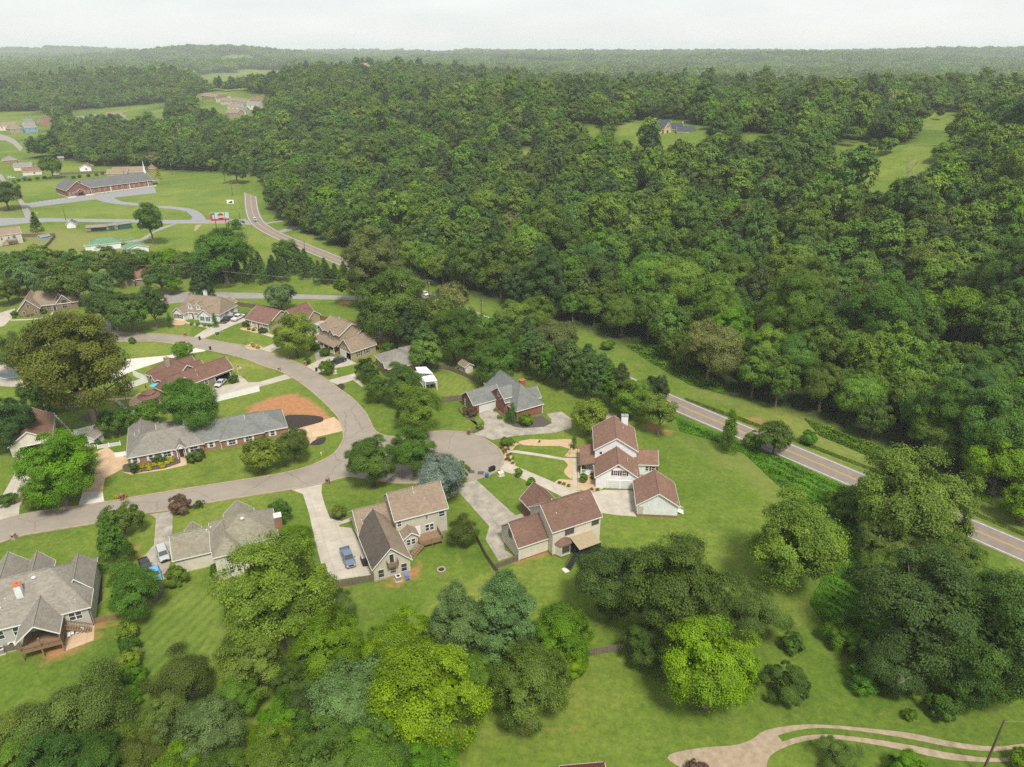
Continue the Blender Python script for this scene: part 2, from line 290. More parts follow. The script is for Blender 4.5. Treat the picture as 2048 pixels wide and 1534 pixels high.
def ribbon(mb, pts, w, z, m=0, off=0., zf=None, thick=0.):
    """strip of width w along a polyline"""
    L, Rr = [], []
    for i, p in enumerate(pts):
        a = Vector(pts[max(i - 1, 0)]); b = Vector(pts[min(i + 1, len(pts) - 1)]); t = (b - a); t = Vector((t[0], t[1])).normalized(); nn = Vector((-t.y, t.x))
        zz = z + (zf(p[0], p[1]) if zf else 0)
        q = Vector((p[0], p[1])) + nn * off
        L.append((q.x + nn.x * w / 2, q.y + nn.y * w / 2, zz)); Rr.append((q.x - nn.x * w / 2, q.y - nn.y * w / 2, zz))
    for i in range(len(pts) - 1):
        if thick: mb.prism([L[i], Rr[i], Rr[i + 1], L[i + 1]], thick, m)
        else: mb.face([L[i], Rr[i], Rr[i + 1], L[i + 1]], m)
    return mb
def inside(poly, x, y):
    c = np.zeros(np.shape(x), bool); n = len(poly)
    for i in range(n):
        x1, y1 = poly[i]; x2, y2 = poly[(i + 1) % n]
        c ^= ((y1 > y) != (y2 > y)) & (x < (x2 - x1) * (y - y1) / ((y2 - y1) or 1e-9) + x1)
    return c
def edge_dist(poly, x, y):
    d = np.full(np.shape(x), 1e9); n = len(poly)
    for i in range(n):
        ax, ay = poly[i]; bx, by = poly[(i + 1) % n]; dx, dy = bx - ax, by - ay; L = dx * dx + dy * dy or 1e-9
        t = np.clip(((x - ax) * dx + (y - ay) * dy) / L, 0, 1); d = np.minimum(d, np.hypot(x - ax - t * dx, y - ay - t * dy))
    return d

# ------------------------------------------------------------------ survey of the open ground (metres east / north of the drone)
HWY = smooth([(113.8,97.8),(101.3,113.7),(80.4,138.4),(69.2,151.5),(59,163.1),(46.7,177.4),(32.4,194.7),(20.1,208.8),(6.8,224),(-12.8,249.1),(-37,277.1),(-57.6,300.2),(-77.8,323.8),(-99.2,348.1),(-121.9,374.2),(-137.6,395.1),(-149.3,415.7),(-161.5,445.7),(-173.1,478.2),(-182.4,504.7),(-191.5,528.7),(-201.4,550.5),(-212,568),(-227.2,585.5)], n=5)
FOREST_EDGE = [(-558.1,674),(-439.6,674),(-395.8,661.1),(-351.6,627.9),(-305,619.4),(-285.1,603),(-228,587.7),(-203,572.9),(-192,556.8),(-174.1,514.9),(-151.3,445.7),(-128.3,406.5),(-101,370.8),(-79.5,343.3),(-51.4,318.4),(-30.3,288.6),(-12.8,272.6),(-2.7,265.1),(12.1,246.9),(27.6,235.6),(43.6,215.4),(56.2,192.6),(67.6,180.8),(78.4,171.7),(90.7,156.7),(98.9,145.9),(104.5,133.2),(114.7,122.1),(142.4,99.7)]
MEADOW = [(195.5,456.4),(205.5,467.4),(229.4,505.7),(234.2,453.9),(265,493.8),(320,598.6),(321.4,613.5),(363.9,677.2),(377.7,685.2),(377.7,666.7),(393.6,663.1),(345.5,570.6),(290.8,488.8),(248,426.4)] + [(200.5,346),(188,334.4),(178.1,329.7),(168.7,323.4),(165,323.7),(163.7,337.2),(161.5,350.1),(160.6,368.6)]
CLEAR = [MEADOW,
    [(76.8,573.5),(106.7,655.4),(142.3,639.9),(137.3,520.6)] + [(124.3,463.7),(109.1,450.1),(95.7,467),(73.3,484.1),(68.5,510.6)],
    [(153.2,503.7),(174.4,497)] + [(150.2,426.6),(132.2,432.9)], [(2.2,549.6),(19.4,568.4)] + [(16.7,477.9),(5.1,473.5)], [(54.7,605.6),(71.6,595.6)] + [(60.5,502.1),(46.5,513.5)],
    [(-660.9,898),(-609.5,921),(-533.1,875.9)] + [(-438.7,717.5),(-444.6,671.7),(-498.8,671.7)], [(-854.3,1174.3),(-736.9,1185.6),(-633.4,1058.8)] + [(-491.9,809.3),(-594.2,809.3)], [(-691.2,1174.4),(-546.4,1201.1),(-468.9,1048.9)] + [(-385,858.8),(-464,895.4),(-542.3,928.1)],
    [(-520.9,1249.2),(-486.6,1279.6),(-325,1030.1),(-300.4,947.2)] + [(-260.9,801.8),(-293.5,801.9),(-381.9,917.9)], [(-1048.9,2523.6),(-869.5,2791.3),(-750.8,2749.6)] + [(-353.8,1180.9),(-545.8,1331)],
    [(-233.4,643.7),(-205.3,633.5),(-186.4,574.4),(-202.5,580.1)], [(-330, 1300), (-220, 1300), (-210, 1440), (-330, 1440)], [(631.7,3210.8),(828.3,3058.5),(738.9,2753.7),(567.7,2877.6)]]
SOIL = [[(-73.5,169.4),(-73.2,177.1),(-69.2,182.4),(-63.7,185.7),(-57.1,180.8),(-50.6,173.1),(-47.7,168.2),(-51,166.5),(-57.6,171.1),(-63.4,172.3)], [(-80.5,89),(-70.9,91.2),(-69.5,95.4),(-69.6,93),(-71.6,87.9),(-75.8,85.2)], [(-74.8,92.2),(-72.7,94.7),(-69.4,96),(-68.6,92.6)],
        [(33.9,166),(36.8,167.1),(41.9,162.7),(40.9,161.1),(36,162.7)], [(24.2,69.2),(26.7,69.5),(27.3,68.7),(24.4,68.4)], [(25.9,67.4),(29.1,67.7),(30.2,66.7),(26,66.5)], [(-76.9,116.3),(-74.3,114.7),(-72,110.9),(-73.9,110.1)], [(-34.9,103.7),(-31.2,104.4),(-30,103.4),(-34,102.4)],
        [(-68.8,268.2),(-64.2,268.8),(-63.2,263.9),(-67.8,263.9)], [(-1.4,111.2),(2.6,114.2),(5.1,113.9),(7.5,112.4),(4.5,111.5),(1.1,110)], [(-2.3,218),(2.6,210.4),(5.6,203.7),(-2.3,211.7)], [(-29.8,84.7),(-26.4,85.6),(-26.7,83.2),(-29.5,83.2)], [(63,170.2),(68.2,169.4),(67,166.5),(62.1,167.1)], [(10,73.4),(2.6,73),(0.4,72.4),(-0.3,73.9)],
        [(-25.6,104.3),(-21.2,106.5),(-18.4,110.9),(-17.3,106.8),(-19.6,104.8),(-23.5,103)]]
DRY = [[(-309.1,397.6),(-258.7,397.6),(-205.3,379.8),(-185.1,343.3),(-228.2,329.5),(-267.7,338.6)], [(-399.1,515.4),(-350.2,505.6),(-284.8,417),(-323.9,410.4)], [(55,139.3),(39.5,160.6),(64.2,145.9),(57,131.3)], [(25.9,236.6),(42.6,209.6),(56.2,180.8),(70.1,163.2),(82,148.2),(92.3,133.2),(103.1,117.1),(107.4,123.9),(96.6,141.5),(85.1,155.4),(66.2,176.2),(50.6,201.7)]]
MOW = [[(-273,558.3),(-209.7,563.7),(-156.1,417),(-178.1,417),(-190.9,438.2),(-227.2,464.7)], [(-307.9,464.7),(-278.2,481.7),(-224.9,445.7),(-188.3,417),(-276,417)], [(-128.4,222.4),(-106.8,222.4),(-108.6,214.6),(-123.4,212.1)], [(-25.5,201.7),(-9.5,190.8),(-14.9,182.4),(-21.9,180.8)], [(-67.9,101),(-54.3,103.7),(-45,78.8),(-56.1,77.9)], [(-366.9,531.8),(-358.7,595.1),(-303,496.2),(-317.5,469.7)]]
STREET_IN = smooth([(-115.8,121.1),(-108.2,123.7),(-105.3,125.5),(-98.4,127.9),(-94.5,128.8),(-89.6,130.3),(-84.8,132),(-74,135.6),(-62.2,139.3),(-52.8,142.6),(-47.5,146.1),(-43.8,151),(-43,156.9),(-43.6,161.1),(-45.8,167.4),(-48.7,172.9),(-57.3,185.1),(-65.7,195.1),(-72.3,201),(-78.9,205.2),(-87.4,211.4),(-100.4,217.6),(-111.4,222.2),(-122.4,225.6),(-129.7,225.1),(-136.5,226.1)], n=3)
STREET_OUT = smooth([(-140.8,234.6),(-129.6,233.2),(-121.7,232.4),(-113.5,230.3),(-106.1,227.9),(-96.1,224),(-88.5,221.1),(-79.9,215.9),(-72.2,210.4),(-64.6,204.1),(-56.6,195.4),(-50.4,187.7),(-45.6,181.8),(-40.4,173.4),(-37.8,167.4),(-36,163.2),(-34.2,161.1),(-31.6,159.8),(-26.9,159.8),(-22.1,161.6),(-19.3,162.4),(-15.9,162.5),(-11,161.4),(-7.2,158.5),(-3.8,154.2),(-2.2,149.8),(-2.3,146.1),(-4.1,142.6),(-8,139.6),(-11.4,138.5),(-16,138.3),(-20.5,138.1),(-25.7,137.9),(-31,138.9),(-35.3,140),(-38.4,140.6),(-43.5,137.9),(-50.2,135.4),(-67.6,129.9),(-73.4,127.5),(-80.6,125.7),(-87.1,122.8),(-100,118.6),(-103.3,116.3),(-110.3,113.3)], n=3)

# ------------------------------------------------------------------ ground: one sheet out to the horizon
def axis(knots):
    out = []
    for (a, st), (b, _) in zip(knots[:-1], knots[1:]):
        n = max(1, int(round((b - a) / st))); out += [a + (b - a) * k / n for k in range(n)]
    return np.array(out + [knots[-1][0]])
gx = axis([(-10000, 500), (-4000, 160), (-1600, 50), (-500, 12), (-240, 2.2), (160, 5), (330, 14), (700, 50), (1600, 160), (4000, 500), (10000, 1)])
gy = axis([(-500, 60), (20, 2.2), (330, 3.5), (560, 8), (800, 20), (1700, 60), (3000, 150), (6000, 350), (14000, 1)])
GX, GY = np.meshgrid(gx, gy); GZ = zt(GX, GY)
nx, ny = len(gx), len(gy)
def grid_mesh(name, X, Y, Zz, ny, nx):
    me = bpy.data.meshes.new(name); n = nx * ny
    me.vertices.add(n); me.vertices.foreach_set('co', np.stack([X.ravel(), Y.ravel(), Zz.ravel()], 1).astype(np.float32).ravel())
    idx = np.arange(n).reshape(ny, nx); q = np.stack([idx[:-1, :-1], idx[:-1, 1:], idx[1:, 1:], idx[1:, :-1]], -1).reshape(-1, 4)
    me.loops.add(q.size); me.loops.foreach_set('vertex_index', q.astype(np.int32).ravel()); me.polygons.add(len(q)); me.polygons.foreach_set('loop_start', (np.arange(len(q)) * 4).astype(np.int32))
    me.update(calc_edges=True); me.polygons.foreach_set('use_smooth', np.ones(len(q), bool)); return me
gme = grid_mesh('ground', GX, GY, GZ, ny, nx)
def mask(polys, soft):
    a = np.zeros(GX.shape)
    for p in polys:
        xs = [q[0] for q in p]; ys = [q[1] for q in p]
        sel = (GX > min(xs) - soft) & (GX < max(xs) + soft) & (GY > min(ys) - soft) & (GY < max(ys) + soft)
        if not sel.any(): continue
        x, y = GX[sel], GY[sel]; d = edge_dist(p, x, y) * np.where(inside(p, x, y), 1, -1)
        a[sel] = np.maximum(a[sel], np.clip(.5 + d / (2 * soft), 0, 1))
    return a
EAST = FOREST_EDGE + [(2500, 140), (6000, 3000), (6000, 13000), (-6000, 13000), (-6000, 3000), (-1500, 900)]
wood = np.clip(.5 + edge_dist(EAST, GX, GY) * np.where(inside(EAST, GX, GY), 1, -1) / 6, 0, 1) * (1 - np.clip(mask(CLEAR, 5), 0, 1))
FIELD = lambda x, y: np.sin(x * .004 + 1) * np.cos(y * .0035) + .5 * np.sin(x * .011 + y * .009) > .62
wood = np.where((np.hypot(GX, GY) > 1900) & FIELD(GX, GY), 0., wood)
for nm, arr in (('soil', mask(SOIL, 2.5)), ('dry', mask(DRY, 9)), ('mow', mask(MOW, 2)), ('wood', wood)):
    at_ = gme.attributes.new(nm, 'FLOAT', 'POINT'); at_.data.foreach_set('value', arr.astype(np.float32).ravel())
m, n, l, p = nmat('grass_and_soil'); p.inputs['Roughness'].default_value = .95; p.inputs['Specular IOR Level'].default_value = .1
geo = n.new('ShaderNodeNewGeometry')
def noise(sc, det=5, ro=.6, vec=None):
    t = n.new('ShaderNodeTexNoise'); t.inputs['Scale'].default_value = sc; t.inputs['Detail'].default_value = det; t.inputs['Roughness'].default_value = ro
    l.new(vec or geo.outputs['Position'], t.inputs[0]); return t.outputs[0]
def ramp(src, stops):
    r = n.new('ShaderNodeValToRGB'); el = r.color_ramp.elements
    while len(el) < len(stops): el.new(.5)
    for e, (pos, c) in zip(el, stops): e.position = pos; e.color = (*c, 1)
    l.new(src, r.inputs[0]); return r.outputs[0]
def mixc(f, a, b, mode='MIX'):
    x = n.new('ShaderNodeMix'); x.data_type = 'RGBA'; x.blend_type = mode
    for i, q in ((0, f), (6, a), (7, b)):
        if isinstance(q, (int, float)): x.inputs[i].default_value = q
        elif isinstance(q, tuple): x.inputs[i].default_value = (*q, 1)
        else: l.new(q, x.inputs[i])
    return x.outputs[2]
def attr(nm):
    a = n.new('ShaderNodeAttribute'); a.attribute_name = nm; return a.outputs['Fac']
def math_(op, a, b=None, clamp=False):
    x = n.new('ShaderNodeMath'); x.operation = op; x.use_clamp = clamp
    for i, q in enumerate((a, b)):
        if q is None: continue
        if isinstance(q, (int, float)): x.inputs[i].default_value = q
        else: l.new(q, x.inputs[i])
    return x.outputs[0]
def ragged(a, sc, gain=2.2, amp=.9):
    """soft painted zone broken into patches by noise"""
    return math_('MULTIPLY', math_('SUBTRACT', math_('ADD', a, math_('MULTIPLY', math_('SUBTRACT', noise(sc, 7, .7), .5), amp)), .35), gain, True)
broad = noise(.018, 4); midn = noise(.13, 8, .75); fine = noise(1.1, 10, .85)
grass = ramp(broad, [(.34, (.072, .126, .014)), (.5, (.104, .158, .020)), (.66, (.155, .188, .034))])
grass = mixc(math_('MULTIPLY', math_('SUBTRACT', midn, .42), 2.2, True), grass, (.142, .174, .034))
grass = mixc(math_('MULTIPLY', math_('SUBTRACT', noise(.06, 6, .7), .52), 3.5, True), grass, (.058, .110, .012))
vc = n.new('ShaderNodeTexVoronoi'); vc.inputs['Scale'].default_value = .028; l.new(geo.outputs['Position'], vc.inputs[0]); sc_ = n.new('ShaderNodeSeparateColor'); l.new(vc.outputs['Color'], sc_.inputs[0])
grass = mixc(.55, grass, ramp(sc_.outputs[0], [(.0, (.78, .86, .8)), (.5, (1, 1, 1)), (1., (1.32, 1.16, 1.35))]), 'MULTIPLY')
grass = mixc(math_('MULTIPLY', math_('SUBTRACT', noise(.22, 8, .8), .56), 4.0, True), grass, (.20, .205, .062))
grass = mixc(.8, grass, ramp(noise(.45, 7, .75), [(.32, (.70, .78, .7)), (.5, (1, 1, 1)), (.68, (1.28, 1.2, 1.15))]), 'MULTIPLY')
grass = mixc(.85, grass, ramp(fine, [(.30, (.42, .48, .42)), (.5, (1, 1, 1)), (.7, (1.5, 1.42, 1.25))]), 'MULTIPLY')
wv = n.new('ShaderNodeTexWave'); wv.inputs['Scale'].default_value = .17; wv.inputs['Distortion'].default_value = 2.5; wv.inputs['Detail'].default_value = 2; mpn = n.new('ShaderNodeMapping'); mpn.inputs['Rotation'].default_value = (0, 0, R_(20))
l.new(geo.outputs['Position'], mpn.inputs[0]); l.new(mpn.outputs[0], wv.inputs[0])
grass = mixc(math_('MULTIPLY', attr('mow'), math_('MULTIPLY', wv.outputs['Fac'], math_('MULTIPLY', noise(.08, 4), .6))), grass, (.20, .235, .06))
grass = mixc(math_('MULTIPLY', ragged(attr('dry'), .05, 1.5), .7), grass, mixc(noise(.4, 6), (.155, .175, .045), (.21, .19, .07)))
soilc = ramp(noise(.9, 8, .75), [(.3, (.25, .11, .045)), (.55, (.34, .17, .08)), (.75, (.40, .25, .13))])
grass = mixc(ragged(attr('soil'), .35, 2.6, 1.2), grass, soilc)
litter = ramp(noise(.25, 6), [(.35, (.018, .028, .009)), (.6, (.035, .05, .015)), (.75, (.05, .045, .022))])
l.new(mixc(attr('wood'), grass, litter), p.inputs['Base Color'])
bp = n.new('ShaderNodeBump'); bp.inputs['Strength'].default_value = .5; bp.inputs['Distance'].default_value = .12; l.new(fine, bp.inputs['Height']); l.new(bp.outputs[0], p.inputs['Normal'])
gme.materials.append(m); M['grass'] = m
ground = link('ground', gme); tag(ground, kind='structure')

# ------------------------------------------------------------------ roads, drives, paths, beds
E_ = [0.0]
def lay(name, pts, m, sm=0, z=None):
    E_[0] += .001
    return sheet(name, smooth(pts, True, sm) if sm else pts, M[m], (z or .03) + E_[0])
lay('side_road', [(-329.6,422.5),(-286.1,422.5),(-273,421.8),(-222.9,418.4),(-204.4,417),(-182.4,417),(-157.1,419.7),(-149.1,409),(-148.3,403.9),(-160.1,407.7),(-178.8,407.7),(-198.5,407.1),(-219,410.4),(-267.4,412.3),(-277.8,409),(-283.7,405.2),(-305.9,389.1)], 'churchpave')
M['asphaltpale'] = mat('pale_asphalt', (.27, .25, .225), .9, (.215, .198, .18), .3, 7)
lay('side_road', [(-464.5,630.8),(-432.4,608.4),(-370.5,533.9),(-332.5,485.3),(-306.4,448.8),(-285.9,419.7),(-281.8,419.7),(-294.3,438.2),(-316.4,468),(-362.9,525.6),(-405.2,582.3),(-455.6,636.6)], 'asphaltpale')
lay('side_road', [(-151.1,266.4),(-151.9,275.1),(-148.4,279.7),(-132.4,280.7),(-107.2,279.1),(-86.2,277.1),(-63.4,275.1),(-53.3,275.1),(-52.5,270.1),(-64.4,270.1),(-84.6,271.3),(-104.8,271.9),(-120.8,271.9),(-126.3,268.2),(-132.4,266.4),(-137.1,262.7),(-143.5,262.7),(-143.5,253.5),(-141.7,241.7),(-138.1,232.7),(-141.8,232.7),(-149.5,246.9),(-152.2,256.9)], 'asphaltpale')
lay('side_road', [(-664.8,921.1),(-605.7,886.9),(-579.1,860.1),(-548.3,825.1),(-496,754.4),(-484.2,730.7),(-527.7,788.3),(-555.8,820.3),(-605.3,834.9)], 'asphaltpale')
road = sheet('street', STREET_IN + STREET_OUT[:1] + STREET_OUT[1:], M['asphalt'], .075)
hw = MB(); ribbon(hw, HWY, 8.2, .10, 0, thick=.14); hwo = hw.build('highway', M['hwy']); tag(hwo, kind='structure')
for nm, off, w, mm in (('edge_line', 3.35, .22, 'whiteline'), ('edge_line', -3.35, .22, 'whiteline'), ('centre_line', .17, .16, 'yellowline'), ('centre_line', -.17, .16, 'yellowline')):
    q = MB(); ribbon(q, HWY, w, .105, 0, off); q.build(nm, M[mm], hwo)
for pts in ([(-10.2,143.4),(-8.9,143.4),(-8.8,142.1),(-10.2,142.1)], [(-8,143),(-6.6,143),(-6.7,141.5),(-8.1,141.7)]): sheet('drain_patch', pts, M['mulch2'], .083, parent=road)
for pts in (STREET_IN, STREET_OUT):
    q = MB(); ribbon(q, pts, .42, .165, 0, thick=.2); q.build('kerb', M['kerb'], road)
DR = [('driveway', [(-77.5,125.9),(-75.5,124.4),(-71.9,115.5),(-72.3,111.2),(-67.5,103.4),(-64.4,104),(-67.1,112.4),(-70,117.9),(-69.9,119.4),(-73.1,127.1)], 'concold'),
 ('driveway', [(-50.3,135.6),(-46.8,133.6),(-43.3,125.7),(-40.7,118.9),(-36.9,109.7),(-36.2,110),(-34,104.9),(-26.3,106.6),(-28.9,112.4),(-31.3,117.1),(-33.4,121.1),(-36.1,121.6),(-35.9,123.5),(-38.6,124.4),(-40.9,129.4),(-42.8,134.2),(-43.5,137.9)], 'conc'),
 ('front_path', [(-36.4,122.1),(-35.7,123.7),(-34.1,125),(-33.6,123.7)], 'conc'),
 ('driveway', [(-12.6,137.9),(-8.4,139.6),(0.7,125.5),(2.7,126.4),(3.1,125.5),(0.6,123),(-2.2,120.4),(-1.4,113.9),(0.3,112.1),(-2.6,110.6),(-5.4,117.3),(-4.7,121.6),(-12.3,135)], 'concold'),
 ('driveway', [(-3.3,143.9),(-1.9,147.7),(0.6,145.7),(9.7,138.3),(13.8,135.2),(18,134.2),(20.4,135.2),(27.1,135),(27.7,131.3),(26.5,125.1),(23,125.5),(19.3,126.4),(14.9,129.4),(10.4,133.2),(5.9,137.5),(3.2,139.1),(0.4,141.7)], 'conc'),
 ('front_path', [(-1.5,152.7),(1.4,152.7),(7.1,151),(12.7,149.1),(15.7,148.9),(14.8,135.2),(13.7,135.2),(14.6,147.7),(12.2,148.2),(6.2,150.1),(-0.2,151.8),(-1.5,151.7)], 'conc'),
 ('driveway', [(-10,161.1),(-7.4,164),(-7.4,167.9),(-8.8,170.5),(-9.1,174),(-5.4,175.9),(-3.8,172.9),(-1.5,167.4),(0.3,165.1),(3,164.2),(8.4,164.9),(10.6,166.8),(10.5,169.4),(9.4,172.3),(13.6,173.7),(16,169.4),(15.6,164),(11.4,161.9),(0.3,160),(-5,158),(-7.2,159.5)], 'concold'),
 ('driveway', [(-90.2,131.3),(-94.7,129.6),(-97.3,136.2),(-102.3,148.2),(-103.2,151.7),(-101.2,154.4),(-97.4,151),(-94.3,149.6),(-91.7,145.9),(-93.4,142.1),(-94.5,140.2),(-92.4,135.2)], 'concred'),
 ('driveway_apron', [(-89.6,130.5),(-94.5,128.9),(-96.4,134.2),(-92.1,134.4)], 'concnew'),
 ('driveway', [(-113.2,121.8),(-115.9,125.7),(-113.1,131.3),(-116.5,141.5),(-121,149.6),(-116.4,151.5),(-110.9,140.2),(-108.8,134),(-107.3,129),(-105.3,125.5)], 'conc'),
 ('driveway', [(-59.2,162.7),(-48.2,170.5),(-45.8,167.4),(-44.1,162.7),(-50.1,159.5),(-50.2,155.9),(-56.3,154.7)], 'concred'),
 ('driveway', [(-88.1,188.8),(-82,192.3),(-75.5,192.9),(-69.5,198.4),(-66.8,195.8),(-74.5,189.4),(-83,182.1),(-86.8,183.4)], 'conc'),
 ('front_path', [(-83.9,197.3),(-82.6,197.3),(-78.5,192.2),(-80.7,191.5)], 'conc'),
 ('driveway', [(-127.7,208.8),(-123.1,210.4),(-118.5,211.7),(-111.6,213.3),(-106.2,218),(-105.6,219.8),(-100.9,218.9),(-101.5,216.9),(-107.6,213.7),(-112.5,207.6),(-117.1,201.7),(-120.3,194.4),(-124.1,194.4)], 'concnew'),
 ('driveway', [(-110.2,230),(-106,228.4),(-100.3,242.2),(-97.2,246.9),(-102.6,252.9),(-105.4,243.2),(-108.7,239.1)], 'conc'),
 ('front_path', [(-104.2,238.1),(-107.8,238.1),(-113.3,240.6),(-118.5,243.2),(-121.8,245.9),(-121.5,246.9),(-118.4,244.8),(-113.4,242.2),(-107.5,239.6),(-104.3,239.6)], 'conc'),
 ('driveway', [(-84.2,218),(-80.8,223.3),(-78.1,227.9),(-74.7,225.1),(-77.9,219.3),(-79.4,215.9)], 'conc'),
 ('front_path', [(-92.1,236.6),(-91.6,237.6),(-87.1,234.6),(-82.9,231.2),(-82.8,229.3),(-87.2,232.2)], 'conc'),
 ('driveway', [(-64.5,204.4),(-62.5,208.8),(-59.8,212.5),(-54,211.7),(-49.3,206.8),(-52.5,204.4),(-55,203.3),(-60,199.5)], 'conc'), ('front_path', [(-62.5,208.8),(-65,215.4),(-63.3,216.7),(-60.4,212.9),(-60.4,211.3)], 'asphalt'),
 ('driveway', [(-55.5,194),(-48.4,199.1),(-47,195.8),(-47.7,194.4),(-51.6,190.8)], 'conc'), ('front_path', [(-48,194.4),(-47.1,195.1),(-41.2,187.4),(-42.1,186.4)], 'conc'),
 ('car_park', [(-315,464.7),(-299.4,488),(-288.8,493.4),(-263,524.3),(-259.4,527.6),(-247.1,503.7),(-269.3,485.3),(-280.2,477.4),(-303,453.5),(-309.4,458.2)], 'churchpave'),
 ('church_drive', [(-280.5,483.5),(-270.8,488.9),(-256.2,473.1),(-242.2,466.4),(-225.6,459),(-215.7,456.6),(-203.2,451.1),(-194.2,442.7),(-187,432.4),(-177.8,415.7),(-187.2,415.7),(-190.2,425.3),(-200.4,441.2),(-212.3,448.8),(-222.4,451.9),(-239.3,459),(-255.9,464.7),(-267.2,471.4)], 'churchpave'),
 ('track', [(-194.6,404.5),(-191.4,407.7),(-193.2,395.1),(-194.7,384.4),(-191,366.5),(-198.8,362.3),(-200.9,365.5),(-195.7,370.8),(-196.1,383.2),(-196.6,397.6)], 'asphaltpale'),
 ('track', [(-179.5,403.9),(-176.6,405.2),(-173.6,389.1),(-174.7,389.1)], 'gravel'),
 ('driveway', [(-195.9,246.9),(-193.5,254.6),(-191.1,259.8),(-185.7,251.3),(-184.8,246.9),(-182.8,240.6),(-188.2,235.6)], 'conc'), ('front_path', [(-185,247.2),(-178.1,248),(-174.7,249.6),(-173.6,252.9),(-175.1,258),(-173.9,256.9),(-172.2,251.8),(-173.6,248.5),(-177.5,246.9),(-183.9,246.1)], 'conc'),
 ('track', [(-129.3,387.9),(-124.3,397.6),(-113.7,405.2),(-111.8,401.4),(-120.2,392.7),(-125.7,383.2)], 'asphaltpale'), ('track', [(-143.5,407.7),(-138.8,413),(-133.5,415.7),(-132.7,413),(-137.6,409),(-141.2,403.9)], 'asphaltpale'),
 ('patio', [(-72.2,93.7),(-70.4,90),(-74,87.6),(-76.4,92.2)], 'concred'), ('back_patio', [(25.7,172.9),(28.4,172.3),(29,168.8),(25.2,168.2)], 'concold'),
 ('pool_deck', [(-74.6,242.2),(-68.8,246.9),(-64.6,236.6),(-64.7,222.4),(-72.1,232.7)], 'conc'),
 ('pool_deck', [(-163.7,201.7),(-160.5,206.4),(-147.9,202.5),(-140.4,192.6),(-144.9,189.1),(-156.4,190.8)], 'conc'),
 ('garden_path', [(-117.4,181.5),(-112,182.1),(-105.4,183.4),(-104.8,182.1),(-111.3,180.8),(-116.7,180.2)], 'pebble')]
for nm, pts, mm in DR: lay(nm, pts, mm, 0 if nm in ('patio', 'driveway_apron', 'front_path') else 0)
